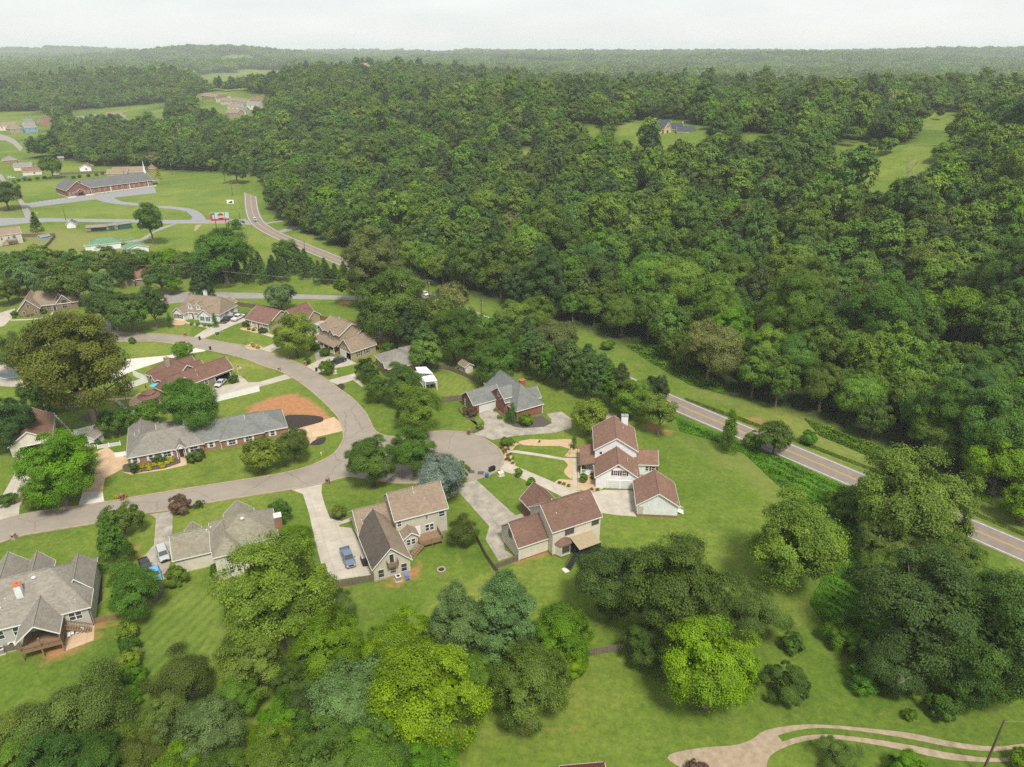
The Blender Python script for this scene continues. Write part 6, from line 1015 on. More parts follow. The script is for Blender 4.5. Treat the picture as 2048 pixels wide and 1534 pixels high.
# distant woods: groups of crowns
fx, fy = scatter(-5200, 5200, 1900, 6500, 44); fd = np.hypot(fx, fy); okf = np.ones(len(fx), bool)
for c in CLEAR: okf &= ~inside(c, fx, fy)
okf &= ~FIELD(fx, fy); fx, fy = fx[okf], fy[okf]
for v in range(3):
    rg = np.random.default_rng(70 + v); P_, N_, V_, S_ = [], [], [], []
    for j in range(12):
        a = crown('round', 500 + v * 20 + j, 150, .24); c = rg.uniform(-23, 23, 2); r = rg.uniform(5, 8); P_.append(a[0] * r + np.array([c[0], c[1], 7])); N_.append(a[1]); V_.append(a[2]); S_.append(a[3] * r)
    o = bpy.data.objects.new('woodland_kind_98_%d' % v, leaf_mesh('tree_group', np.concatenate(P_), np.concatenate(N_), np.concatenate(S_), np.concatenate(V_), LEAF['forest'], rg)); lib.objects.link(o)
def woodland(name, pts, I, rot, scl, label):
    me = bpy.data.meshes.new(name); me.vertices.add(len(pts)); me.vertices.foreach_set('co', pts.astype(np.float32).ravel())
    a = me.attributes.new('pick', 'INT', 'POINT'); a.data.foreach_set('value', I.astype(np.int32)); a = me.attributes.new('rot', 'FLOAT_VECTOR', 'POINT'); a.data.foreach_set('vector', rot.astype(np.float32).ravel()); a = me.attributes.new('size', 'FLOAT_VECTOR', 'POINT'); a.data.foreach_set('vector', scl.astype(np.float32).ravel())
    o = link(name, me); tag(o, label, 'woodland', None, 'stuff'); md = o.modifiers.new('trees', 'NODES')
    ng = bpy.data.node_groups.new(name, 'GeometryNodeTree'); ng.interface.new_socket('Geometry', in_out='INPUT', socket_type='NodeSocketGeometry'); ng.interface.new_socket('Geometry', in_out='OUTPUT', socket_type='NodeSocketGeometry')
    N = ng.nodes; gi = N.new('NodeGroupInput'); go = N.new('NodeGroupOutput'); ci = N.new('GeometryNodeCollectionInfo'); ci.inputs['Collection'].default_value = lib; ci.inputs['Separate Children'].default_value = True; ci.inputs['Reset Children'].default_value = True
    ip = N.new('GeometryNodeInstanceOnPoints'); ip.inputs['Pick Instance'].default_value = True
    def na(nm, ty): q = N.new('GeometryNodeInputNamedAttribute'); q.data_type = ty; q.inputs[0].default_value = nm; return q.outputs[0]
    L = ng.links; L.new(gi.outputs[0], ip.inputs['Points']); L.new(ci.outputs[0], ip.inputs['Instance']); L.new(na('pick', 'INT'), ip.inputs['Instance Index']); L.new(na('rot', 'FLOAT_VECTOR'), ip.inputs['Rotation']); L.new(na('size', 'FLOAT_VECTOR'), ip.inputs['Scale']); L.new(ip.outputs[0], go.inputs[0]); md.node_group = ng; return o
nn_ = len(pts); zs_ = np.array([s[2] for s in SP])[nI] * .95; rot = np.stack([rngw.normal(0, .05, nn_), rngw.normal(0, .05, nn_), rngw.uniform(0, 6.28, nn_)], 1)
woodland('woodland', pts, nI * LIBN + rngw.integers(0, LIBN, nn_), rot, np.stack([nR * rngw.uniform(.9, 1.1, nn_), nR, nR * rngw.uniform(.75, 1.2, nn_)], 1), 'unbroken dark green wood covering the rising ground beyond the highway')
nf = len(fx); woodland('distant_woods', np.stack([fx, fy, zt(fx, fy) - 1], 1), len(SP) * LIBN + rngw.integers(0, 3, nf), np.stack([np.zeros(nf), np.zeros(nf), rngw.uniform(0, 6.28, nf)], 1), np.tile(rngw.uniform(.9, 1.5, (nf, 1)), (1, 3)) * np.array([1, 1, 1.1]), 'hazy blue-green woods on the far rolling hills')

# vine bank between lawn and highway, verge undergrowth
def leafbed(name, poly, n_, hgt, ls, col, label, bumpy=1.):
    rg = np.random.default_rng(hash_(name) + n_); xs = np.array([p[0] for p in poly]); ys = np.array([p[1] for p in poly]); P_ = []
    while sum(len(p) for p in P_) < n_:
        x = rg.uniform(xs.min(), xs.max(), n_); y = rg.uniform(ys.min(), ys.max(), n_); k = inside(poly, x, y); P_.append(np.stack([x[k], y[k]], 1))
    P_ = np.concatenate(P_)[:n_]; x, y = P_[:, 0], P_[:, 1]; e = np.clip(edge_dist(poly, x, y) / 2.5, .15, 1)
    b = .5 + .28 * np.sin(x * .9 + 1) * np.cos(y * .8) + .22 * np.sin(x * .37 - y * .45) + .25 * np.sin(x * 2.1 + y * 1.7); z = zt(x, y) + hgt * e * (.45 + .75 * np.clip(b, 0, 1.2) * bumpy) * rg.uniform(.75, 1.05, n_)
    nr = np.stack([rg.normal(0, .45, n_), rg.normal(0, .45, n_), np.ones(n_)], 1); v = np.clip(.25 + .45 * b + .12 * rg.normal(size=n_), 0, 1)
    o = link(name, leaf_mesh(name, np.stack([x, y, z], 1), nr, ls * rg.uniform(.7, 1.3, n_), v, LEAF[col], rg, .8)); return tag(o, label, 'undergrowth', None, 'stuff')
leafbed('vine_bank', [(44.4,170.5),(49.7,165.4),(54,161.6),(57.8,156.9),(62.5,151.7),(66.4,148.7),(72,141.5),(77.1,135.6),(80.4,129.4),(81.2,122.1),(76.4,112.4),(69,105.1),(65.4,93.6),(61.9,84.7),(57.9,84.7),(55.2,87.9),(54.1,93.6),(53.6,99.1),(59.3,106.5),(65.6,112.4),(67.2,118.8),(63.7,128.4),(60.2,139.3),(57.3,151),(51.6,157.4),(43.8,162.7)], 48000, 1.0, .25, 'kudzu', 'bright green vine carpet on the bank between lawn and highway')
leafbed('roadside_vines', [(48.2,222.4),(55.9,211.7),(62.7,194.4),(61.4,184.1),(52.8,190.8),(43.9,207.6),(38.1,222.4)], 9000, 1.3, .3, 'kudzu', 'green vine carpet at the wood foot across the highway')
leafbed('roadside_vines', [(78.9,169.4),(91.4,155.4),(100.7,142.6),(106.2,132.2),(105,129.4),(96.6,139.3),(85.9,151.7),(79.3,160)], 12000, 1.5, .3, 'mid', 'rank undergrowth along the wood front across the highway')
leafbed('verge_weeds', [(48.9,179.9),(61.1,168.2),(72.7,155.9),(85.4,142.6),(95.7,129.4),(105.3,117.4),(106.2,118.8),(96.5,130.9),(86.1,144.1),(73.4,158),(61.8,170.5),(49.5,182.4)], 8000, .4, .16, 'mid', 'weedy strip along the far edge of the highway')
leafbed('ivy', [(-58.9,112.1),(-58,112.7),(-55.7,106.5),(-55.6,104.4),(-57.2,106.5)], 900, 2.6, .16, 'dark', 'dark ivy climbing the hipped house corner')

# ------------------------------------------------------------------ haze
hz = MB().box(-10400, 10400, -560, 14400, -2.5, 132).build('haze', mat('haze_placeholder', (1, 1, 1))); hm = bpy.data.materials.new('pale_haze'); hm.use_nodes = True; hn = hm.node_tree.nodes; hn.clear(); ho = hn.new('ShaderNodeOutputMaterial'); hv = hn.new('ShaderNodeVolumePrincipled'); hv.inputs['Color'].default_value = (.90, .95, 1, 1); hv.inputs['Density'].default_value = .00011; hv.inputs['Anisotropy'].default_value = .0
hm.node_tree.links.new(hv.outputs[0], ho.inputs['Volume']); hz.data.materials.clear(); hz.data.materials.append(hm); tag(hz, 'thin pale summer haze over the whole valley', 'haze', None, 'stuff')
# ------------------------------------------------------------------ fences
def panel_mesh(style, L, h):
    q = MB()
    if style == 'vinyl':
        q.box(0, L, -.03, .03, .08, h); q.box(0, L, -.05, .05, h, h + .07); q.box(0, L, -.045, .045, .04, .16)
        for k in range(int(L / .18)): x = .09 + k * .18; q.box(x - .008, x + .008, -.038, .038, .16, h)
        return q.mesh('panel', M['whiteflat'])
    if style == 'picket':
        q.box(0, L, -.02, .02, .25, .33).box(0, L, -.02, .02, h - .3, h - .22)
        n_ = max(2, int(L / .16))
        for k in range(n_): x = L * (k + .5) / n_; q.box(x - .045, x + .045, -.04, -.02, .06, h - .06 - .05 * (k % 2))
        return q.mesh('panel', M['whiteflat'])
    q.box(0, L, .0, .05, .3, .4).box(0, L, .0, .05, h - .4, h - .3); n_ = max(2, int(round(L / .15))); rg = random.Random(int(L * 100))
    for k in range(n_): x = L * k / n_; q.box(x + .006, x + L / n_ - .006, -.025, 0, .05, h + rg.uniform(-.06, .03))
    return q.mesh('panel', M[style])
def fence(pts, style, h, label, name='board_fence', step=2.4):
    t = thing(name, label, 'fence', (pts[0][0], pts[0][1], z_at(*pts[0]))); o0 = Vector((pts[0][0], pts[0][1], 0)); m = 'whiteflat' if style in ('vinyl', 'picket') else style
    post = cached(('fp', m, h), lambda: MB().box(-.06, .06, -.06, .06, 0, h + .12).box(-.075, .075, -.075, .075, h + .12, h + .16).mesh('post', M[m])); last = None
    for a, b in zip(pts[:-1], pts[1:]):
        a, b = Vector((*a, 0)), Vector((*b, 0)); L = (b - a).length; n_ = max(1, int(round(L / step))); s = L / n_; s_ = round(s, 2); ang = math.atan2(b.y - a.y, b.x - a.x); d = (b - a) / L
        for k in range(n_):
            p = a + d * (s * k) - o0; link('panel', cached(('pn', style, s_, h), lambda: panel_mesh(style, s_, h)), t, (p.x, p.y, 0), ang); link('post', post, t, (p.x, p.y, 0), ang)
        last = b - o0, ang
    link('post', post, t, (last[0].x, last[0].y, 0), last[1]); return t
for pts, st, h_, lb, nm in [
    ([(-83.9,178.9),(-82.6,180.3),(-73.5,186.5)], 'vinyl', 1.6, 'white vinyl fence along the open garage drive', 'vinyl_fence'), ([(-112.4,180.2),(-103.8,171.7)], 'picket', 1.4, 'white picket fence beside the garden path', 'picket_fence'), ([(-113.3,187.1),(-108.8,192.9)], 'vinyl', 1.7, 'white vinyl fence beside the garden lawn', 'vinyl_fence'), ([(-115.3,197.3),(-109.5,193.3)], 'vinyl', 1.7, 'white vinyl fence meeting the russet-roofed house', 'vinyl_fence'), ([(-103.4,171.7),(-99.1,176.5)], 'vinyl', 1.5, 'white vinyl fence behind the brick patio', 'vinyl_fence'),
    ([(-112.5,160),(-107,163.8)], 'vinyl', 1.7, 'white vinyl fence behind the white garden shed', 'vinyl_fence'), ([(-103.1,153.4),(-98.3,155.2)], 'picket', 1.2, 'white picket fence at the dusty drive end', 'picket_fence'), ([(-96.8,149.6),(-94.5,150.3)], 'vinyl', 1.1, 'short white screen at the long house corner', 'vinyl_fence'), ([(-130.8,177.1),(-124.1,171.1),(-112.8,160)], 'picket', .9, 'low white rail fence by the flowering bush', 'picket_fence'),
    ([(-115.6,268.8),(-108,263.3),(-96.7,259.2),(-88,255.8)], 'woodgrey', 1.7, 'weathered grey board fence behind the white cape house', 'board_fence'), ([(-104.1,251.3),(-97.5,250.2)], 'woodgrey', 1.6, 'short grey board fence beside the pickups', 'board_fence'), ([(-87.7,254.6),(-76,249.1),(-67.6,245.3),(-58.6,241.7),(-54.5,239.1)], 'woodred', 1.8, 'red cedar board fence behind the ranch and porch houses', 'board_fence'), ([(-43.1,229.8),(-38.1,224.7),(-33.6,219.3)], 'woodred', 1.8, 'red cedar board fence running from the grey shed', 'board_fence'),
    ([(-28.7,201.4),(-25.9,202.9),(-23.3,202.9),(-19.5,201.4),(-16.3,198.7),(-14.1,196.5),(-11.4,193.3),(-9.2,190.1)], 'woodgrey', 1.5, 'curved wooden fence round the mown back lawn', 'board_fence'), ([(-19.7,179.3),(-14.2,180.8)], 'woodgrey', 1.7, 'board fence joining the red brick garage', 'board_fence'), ([(-9.9,123.9),(-7.4,117.8),(-5.2,111.6),(-3.5,108),(-1.6,104.4)], 'woodgrey', 1.5, 'weathered board fence between the two back lawns', 'board_fence'), ([(-3.3,108.1),(1,110.6)], 'woodgrey', 1.3, 'short board fence and gate at the cream garage', 'board_fence'), ([(-35.2,102),(-30.9,103.3),(-25.8,104.8)], 'woodgrey', 1.6, 'weathered board fence below the concrete drive', 'board_fence'), ([(-72.5,93.9),(-68.9,95)], 'woodtan', 1.1, 'open timber fence beside the concrete patio', 'board_fence'), ([(11.5,86.4),(15.7,87.3),(20.9,88.3)], 'woodgrey', 1.5, 'grey board fence at the foot of the dark trees', 'board_fence'),
    ([(-262.7,374.2),(-243.3,376.4)], 'woodgrey', 1.8, 'grey board fence beside the light blue shed', 'board_fence'), ([(-242,374.2),(-236.7,360.2),(-232,346.2)], 'woodgrey', 1.6, 'grey board fence running down to the tree belt', 'board_fence'), ([(-85.6,86.6),(-81.3,88.2)], 'woodgrey', 1.4, 'grey board fence beside the air conditioners', 'board_fence'), ([(-41.6,116.3),(-38.2,109.4),(-35.2,102)], 'woodgrey', 1.5, 'board fence behind the fresh green tree', 'board_fence'), ([(-360.3,582.3),(-326.9,592.5)], 'woodgrey', 1.8, 'long grey fence behind the church lawn', 'board_fence'), ([(-205.6,270.1),(-202.9,275.1),(-196.8,279.1)], 'woodred', 1.8, 'brown board fence beside the brown brick house', 'board_fence')]:
    fence(pts, st, h_, lb, nm)

# ------------------------------------------------------------------ vehicles
def loft(q, secs, m=0):
    i = len(q.v); n_ = len(secs[0])
    for s in secs: q.v += s
    for a in range(len(secs) - 1):
        for k in range(n_): j = (k + 1) % n_; q.f.append((i + a * n_ + k, i + (a + 1) * n_ + k, i + (a + 1) * n_ + j, i + a * n_ + j)); q.m.append(m)
    q.f.append(tuple(i + k for k in range(n_))); q.f.append(tuple(i + (len(secs) - 1) * n_ + k for k in range(n_ - 1, -1, -1))); q.m += [m, m]; return q
def ring(x, w, z0, z1): return [(x, -w * .92, z0), (x, -w, z0 + .18), (x, -w, z1 - .14), (x, -w * .9, z1), (x, w * .9, z1), (x, w, z1 - .14), (x, w, z0 + .18), (x, w * .92, z0)]
def wheel_mesh(r): return MB().tube((0, -.11, 0), (0, .11, 0), r, r, 18).mesh('tyre', M['tyre'])
def rim_mesh(r):
    q = MB().tube((0, -.125, 0), (0, .125, 0), r * .62, r * .62, 14); return q.mesh('rim', M['rim'])
def vehicle(rear, front, kind, col, label, name=None, cat=None, z=.06):
    rx, ry = rear; fx_, fy_ = front; ang = math.atan2(fy_ - ry, fx_ - rx); L, W, Hh = dict(car=(4.7, .91, 1.42), suv=(4.8, .95, 1.72), pickup=(5.9, 1.0, 1.85))[kind]; x, y = (rx + fx_) / 2, (ry + fy_) / 2
    t = thing(name or dict(car='car', suv='suv', pickup='pickup_truck')[kind], label, cat or dict(car='car', suv='car', pickup='pickup truck')[kind], (x, y, z_at(x, y) + z), ang); pm = paint(col[0], col[1]); h = L / 2; zl = .3 if kind == 'car' else .42; zb = dict(car=.92, suv=1.05, pickup=1.12)[kind]; b = MB()
    if kind == 'pickup':
        loft(b, [ring(h, W * .9, zl, zb - .12), ring(h - .25, W * .97, zl, zb - .02), ring(h - 1.3, W, zl, zb + .06), ring(-.9, W, zl, zb + .04)])
        b.box(-h + .08, -.9, -W, -W + .12, zl, zb).box(-h + .08, -.9, W - .12, W, zl, zb).box(-h, -h + .08, -W, W, zl + .1, zb).box(-h + .08, -.9, -W + .12, W - .12, zl, zl + .28)
        cb = (h - 1.45, h - 2.15, -.75, -1.0)
    elif kind == 'suv':
        loft(b, [ring(h, W * .88, zl, zb - .18), ring(h - .3, W * .97, zl, zb - .05), ring(h - 1.2, W, zl, zb), ring(-h + .15, W, zl, zb), ring(-h, W * .93, zl, zb - .1)]); cb = (h - 1.15, h - 1.85, -h + .35, -h + .12)
    else:
        loft(b, [ring(h, W * .85, zl, zb - .25), ring(h - .35, W * .97, zl, zb - .08), ring(h - 1.3, W, zl, zb), ring(-h + .7, W, zl, zb), ring(-h + .1, W * .95, zl, zb - .06), ring(-h, W * .9, zl + .1, zb - .15)]); cb = (h - 1.25, h - 2.0, -h + 1.35, -h + .65)
    link('body', b.mesh('body', pm), t)
    wf, wr = cb[0], cb[3]; g = MB(); ww = W * .93; wt = W * .76
    base_ = [(wf, -ww, zb - .02), (wf, ww, zb - .02), (wr, ww, zb - .02), (wr, -ww, zb - .02)]; top = [(cb[1], -wt, Hh - .05), (cb[1], wt, Hh - .05), (cb[2], wt, Hh - .05), (cb[2], -wt, Hh - .05)]
    i = 0; g.v = base_ + top; g.f = [(0, 1, 5, 4), (1, 2, 6, 5), (2, 3, 7, 6), (3, 0, 4, 7), (4, 5, 6, 7)]; g.m = [0] * 5; link('windows', g.mesh('windows', M['glass']), t)
    link('roof_panel', MB().box(cb[2] - .06, cb[1] + .06, -wt - .03, wt + .03, Hh - .06, Hh).mesh('roof_panel', pm), t); q = MB()
    for sy in (-1, 1):
        for k in (0, 2):
            pass
        q.tube((wf, sy * ww, zb), (cb[1], sy * wt, Hh - .05), .05, n=5).tube((wr, sy * ww, zb), (cb[2], sy * wt, Hh - .05), .06, n=5).tube(((wf + wr) / 2, sy * (ww + .01), zb), ((cb[1] + cb[2]) / 2, sy * (wt + .02), Hh - .05), .05, n=5)
    link('pillars', q.mesh('pillars', pm), t); r = dict(car=.33, suv=.37, pickup=.41)[kind]; tm = cached(('ty', r), lambda: wheel_mesh(r)); rm = cached(('rm', r), lambda: rim_mesh(r))
    for wx in (h - .95, -h + 1.05):
        for sy in (-1, 1): w_ = link('wheel', tm, t, (wx, sy * (W - .1), r)); link('rim', rm, w_)
    for sy in (-1, 1):
        link('headlight', MB().box(h - .12, h + .02, sy * W * .72 - .2, sy * W * .72 + .2, zb - .42, zb - .22).mesh('headlight', M['lampglass']), t); link('tail_light', MB().box(-h - .02, -h + .08, sy * W * .82 - .1, sy * W * .82 + .1, zb - .38, zb - .1).mesh('tail_light', M['tail']), t); link('mirror', MB().box(wf - .35, wf - .2, sy * (W + .16) - .1, sy * (W + .16) + .08, zb, zb + .18).mesh('mirror', M['black']), t)
    link('bumper', MB().box(h - .02, h + .07, -W * .85, W * .85, zl, zl + .2).box(-h - .07, -h + .02, -W * .9, W * .9, zl, zl + .2).mesh('bumper', M['rim'] if kind == 'pickup' else M['black']), t); link('grille', MB().box(h - .03, h + .05, -W * .45, W * .45, zl + .25, zb - .25).mesh('grille', M['black']), t); return t
V = [([(-33.4,113.9),(-30.5,107.8)], 'pickup', ('steel_blue_paint', (.115, .155, .22)), 'steel-blue pickup truck on the concrete drive beside the tan gable'), ([(-104.9,242.7),(-103.9,248.5)], 'pickup', ('dark_grey_paint', (.035, .036, .04)), 'dark grey pickup truck beside the white cape house'), ([(-101.8,245.3),(-100.2,250.2)], 'pickup', ('white_paint', (.72, .72, .70)), 'white pickup truck next to the dark grey one'), ([(-56.7,205.2),(-53.7,208.8)], 'pickup', ('navy_paint', (.012, .018, .035)), 'navy pickup truck in front of the open garage bay'),
 ([(-117.3,148.4),(-114.9,142.6)], 'suv', ('white_paint', (.72, .72, .70)), 'white car with sunroof before the gabled garage'), ([(-70,114.4),(-66.7,109.4)], 'suv', ('silver_cover', (.40, .41, .42)), 'silver-topped car beside the hipped house garage'), ([(-68.6,108.2),(-65.9,104)], 'car', ('sky_blue_paint', (.10, .34, .62)), 'bright blue car behind the silver-topped one'), ([(-71.6,110.3),(-69.1,107.1)], 'car', ('black_paint', (.015, .015, .017)), 'black car half hidden under the round tree'),
 ([(-152.1,421.1),(-146.5,407.7)], 'suv', ('silver_paint', (.46, .48, .48)), 'silver car on the highway at the side road'), ([(-36.9,278.1),(-33.8,274.2)], 'car', ('white_paint', (.72, .72, .70)), 'white car glimpsed on the highway between trees'), ([(-86.3,192.2),(-86.6,189.8)], 'car', ('grey_paint', (.5, .5, .5)), 'pale car standing inside the open double garage'), ([(-387.6,563),(-385.3,565.3)], 'suv', ('white_paint', (.72, .72, .70)), 'white van by the far bungalows'), ([(-379.1,565.3),(-378.1,570.1)], 'car', ('sky_blue_paint', (.10, .34, .62)), 'blue tarped car by the far bungalows'), ([(-362.9,577.4),(-359.5,582.3)], 'suv', ('white_paint', (.72, .72, .70)), 'white trailer van behind the church lawn')]
for (a, b), k, c, lb in V: vehicle(a, b, k, c, lb)

# ------------------------------------------------------------------ street furniture and garden things
def mailbox(p, m, label):
    t = thing('brick_mailbox', label, 'mailbox', (*p, 0)); link('pillar', MB().box(-.38, .38, -.38, .38, 0, 1.25).mesh('pillar', M[m]), t); link('cap', MB().box(-.46, .46, -.46, .46, 1.25, 1.36).box(-.3, .3, -.3, .3, 1.36, 1.5).mesh('cap', M[m]), t); link('letter_door', MB().box(-.18, .18, -.42, -.37, .8, 1.08).mesh('letter_door', M['black']), t); return t
for p, m, lb in zip([(-113.3,230.3),(-87.1,221.3),(-65.1,205.2),(-72,201),(-11.1,160.8),(-1.6,151.7),(-42.2,137.9),(-86,131.3),(-101.1,117.4),(-110.4,222.4)], ['brickor', 'stone', 'brickor', 'stone', 'brick', 'brick', 'bricktan', 'brick', 'stone', 'brickor'], ['brick mailbox pillar beside the pickups drive', 'stone mailbox pillar beside yellow bedding', 'brick mailbox pillar beside the porch house drive', 'low stone pillar at the kerb of the garage drive', 'red brick mailbox pillar beside the turning circle and brick house', 'red brick mailbox pillar at the white house path', 'brown brick mailbox pillar at the wide concrete drive', 'red brick mailbox pillar between two yellow bushes', 'stone mailbox pillar beside the grey-roofed house lawn', 'brick mailbox pillar beside the white drive']): mailbox(p, m, lb)
def bin_(p, label, m='black', group=None):
    t = thing('wheelie_bin', label, 'bin', (*p, .09), R_(30), group); q = MB(); q.v = [(-.24, -.26, .08), (.24, -.26, .08), (.24, .26, .08), (-.24, .26, .08), (-.32, -.36, 1.0), (.32, -.36, 1.0), (.32, .36, 1.0), (-.32, .36, 1.0)]; q.f = [(3, 2, 1, 0), (0, 1, 5, 4), (1, 2, 6, 5), (2, 3, 7, 6), (3, 0, 4, 7), (4, 5, 6, 7)]; q.m = [0] * 6
    link('bin_body', q.mesh('bin_body', M[m]), t); link('lid', MB().box(-.35, .35, -.39, .41, 1.0, 1.09).mesh('lid', M[m]), t)
    for sx in (-1, 1): link('wheel', MB().tube((sx * .27, .32, .12), (sx * .33, .32, .12), .13, .13, 12).mesh('wheel', M['tyre']), t)
for p, lb in zip([(-107,227),(-99.9,218),(-60.4,200.6)], ['black wheelie bin at the pickups drive', 'black wheelie bin at the white drive', 'black wheelie bin at the porch house drive']): bin_(p, lb)
for p in [(-5.1,142.8),(-4.7,143.2),(-4.3,143.4)]: bin_(p, 'black wheelie bin in the trio on the turning circle', group='bins on the turning circle')
bin_((-5.8,140.4), 'small dark blue bin on the lawn by the turning circle', 'blue')
def prop(name, label, cat, p, parts, z=.02, rz=0, group=None):
    t = thing(name, label, cat, (p[0], p[1], z_at(*p) + z), rz, group)
    for nm, mb, m in parts: link(nm, mb.mesh(nm, M[m]), t)
    return t
prop('fire_hydrant', 'yellow fire hydrant on the long house lawn', 'hydrant', (-46.8,150.5), [('barrel', MB().tube((0, 0, 0), (0, 0, .62), .14, .13, 12).tube((0, 0, 0), (0, 0, .06), .2, .2, 12), 'yellow'), ('bonnet', MB().tube((0, 0, .62), (0, 0, .82), .17, .05, 12), 'whitetrim'), ('outlet', MB().tube((-.24, 0, .45), (.24, 0, .45), .07, .07, 8).tube((0, -.22, .4), (0, 0, .4), .09, .09, 8), 'yellow')])
for p, lb, m in zip([(-2.6,141.3),(-102.7,231.7),(-55.6,200.2),(-54.5,199.1)], ['cream utility cabinet beside the turning circle', 'dark green utility cabinet on the ranch lawn', 'grey utility cabinet beside the round bush', 'pale green utility cabinet beside the orange brick drive'], ['cream', 'greenside', 'taupe', 'pale']): prop('utility_cabinet', lb, 'utility box', p, [('cabinet', MB().box(-.6, .6, -.5, .5, 0, .8), m), ('cabinet_lid', MB().box(-.64, .64, -.54, .54, .8, .9), m), ('plinth', MB().box(-.75, .75, -.65, .65, -.1, .06), 'conc')], rz=R_(25))
q = MB()
for k in range(14): a = 2 * math.pi * k / 14; q.box(.68 * math.cos(a) - .16, .68 * math.cos(a) + .16, .68 * math.sin(a) - .12, .68 * math.sin(a) + .12, 0, .32, rot=a + math.pi / 2)
fp = thing('fire_pit', 'round pale stone fire pit on the back lawn', 'fire pit', (*(-13.5,107.8), 0))
for k in range(14): a = 2 * math.pi * k / 14; link('stone', cached('fps', lambda: MB().box(-.17, .17, -.13, .13, 0, .34).mesh('stone', M['stone'])), fp, (.72 * math.cos(a), .72 * math.sin(a), 0), a + math.pi / 2)
link('ash_bed', MB().tube((0, 0, 0), (0, 0, .08), .6, .6, 16).mesh('ash_bed', M['dark']), fp)
for p, lb, m in zip([(-21.3,105.1),(-82.9,88.2),(-84.1,87.3)], ['grey air conditioner beside the balcony gable', 'black-sided air conditioner beside the covered deck', 'grey air conditioner beside the black-sided one'], ['metal', 'black', 'metal']): prop('air_conditioner', lb, 'air conditioner', p, [('casing', MB().box(-.5, .5, -.5, .5, .05, .95), m), ('top_plate', MB().box(-.52, .52, -.52, .52, .95, 1.0), 'vent'), ('fan_grille', MB().tube((0, 0, 1.0), (0, 0, 1.03), .34, .3, 16), 'black'), ('pad', MB().box(-.65, .65, -.65, .65, -.1, .05), 'conc')], rz=R_(24))
def chair(p, rz):
    s = MB().box(-.25, .25, -.25, .25, .4, .45); b_ = MB().box(-.25, .25, .22, .27, .45, .95); prop_ = prop('lawn_chair', 'white plastic chair in the row on the concrete patio', 'chair', p, [('seat', s, 'whiteflat'), ('backrest', b_, 'whiteflat'), ('armrest', MB().box(-.28, -.22, -.2, .24, .62, .66), 'whiteflat'), ('armrest', MB().box(.22, .28, -.2, .24, .62, .66), 'whiteflat')] + [('leg', MB().box(sx * .22 - .03, sx * .22 + .03, sy * .21 - .03, sy * .21 + .03, 0, .42), 'whiteflat') for sx in (-1, 1) for sy in (-1, 1)], .1, rz, 'white chairs on the patio')
for p in [(-74.8,90.6),(-74.5,91.1),(-73.8,91.5),(-73.1,91.7)]: chair(p, R_(20))
def parasol(p, m, label, closed=False):
    q = MB()
    if closed: q.tube((0, 0, 1.2), (0, 0, 2.6), .22, .03, 10)
    else:
        for k in range(8): a, b_ = 2 * math.pi * k / 8, 2 * math.pi * (k + 1) / 8; q.face([(0, 0, 2.7), (1.5 * math.cos(a), 1.5 * math.sin(a), 2.2), (1.5 * math.cos(b_), 1.5 * math.sin(b_), 2.2)])
    prop('parasol', label, 'parasol', p, [('canopy', q, m), ('pole', MB().tube((0, 0, 0), (0, 0, 2.7), .03, .03, 8), 'whitetrim'), ('base', MB().tube((0, 0, 0), (0, 0, .12), .3, .25, 12), 'black')])
parasol((-103.3,186.1), 'teal', 'open turquoise parasol on the brick patio'); parasol((-106.1,186.1), 'shutred', 'closed maroon parasol on the brick patio', True)
q = MB(); q2 = MB()
for (r0, z0, r1, z1, qq) in ((3.1, 2.4, 1.5, 3.1, q), (1.9, 3.3, .1, 4.2, q2)):
    for k in range(12): a, b_ = 2 * math.pi * k / 12, 2 * math.pi * (k + 1) / 12; qq.face([(r0 * math.cos(a), r0 * math.sin(a), z0), (r0 * math.cos(b_), r0 * math.sin(b_), z0), (r1 * math.cos(b_), r1 * math.sin(b_), z1), (r1 * math.cos(a), r1 * math.sin(a), z1)])
prop('gazebo', 'round two-tier gazebo with russet shingle roof beside the patio', 'gazebo', (-101.7,178.9), [('roof', q, 'rred'), ('upper_roof', q2, 'rred')] + [('post', MB().box(2.7 * math.cos(a) - .08, 2.7 * math.cos(a) + .08, 2.7 * math.sin(a) - .08, 2.7 * math.sin(a) + .08, 0, 2.5), 'whitetrim') for a in [k * math.pi / 3 for k in range(6)]])
for (p, lb) in zip([(-114.2,181.5),(-115.3,184.7),(-112.5,180.8),(-109.6,180.8),(-110,183.4)], ['black garden lamp beside the picket fence', 'black garden lamp on the lawn above the path', 'black garden lamp at the picket fence end', 'black garden lamp midway along the path', 'black garden lamp nearest the brick patio']): prop('garden_lamp', lb, 'lamp', p, [('post', MB().tube((0, 0, 0), (0, 0, 2.3), .05, .04, 8), 'black'), ('lantern', MB().box(-.12, .12, -.12, .12, 2.3, 2.6).tube((0, 0, 2.6), (0, 0, 2.75), .16, .02, 8), 'black')])
q = MB().face([(.05, 0, 4.0), (1.3, .05, 3.95), (1.3, .05, 4.8), (.05, 0, 4.85)]); fl = []
for k in range(7): z = 4.0 + k * .12; fl.append(('flag_stripe', MB().box(.05, 1.35, -.012, .012, z, z + .118), 'red' if k % 2 == 0 else 'whiteflat'))
prop('flagpole', 'white flagpole with striped flag beside the open garage', 'flagpole', (-81.8,193.6), [('pole', MB().tube((0, 0, 0), (0, 0, 5.2), .05, .03, 8), 'whitetrim'), ('finial', MB().tube((0, 0, 5.2), (0, 0, 5.32), .07, .03, 8), 'yellow'), ('flag_canton', MB().box(.05, .55, -.016, .016, 4.48, 4.84), 'signnavy')] + fl)
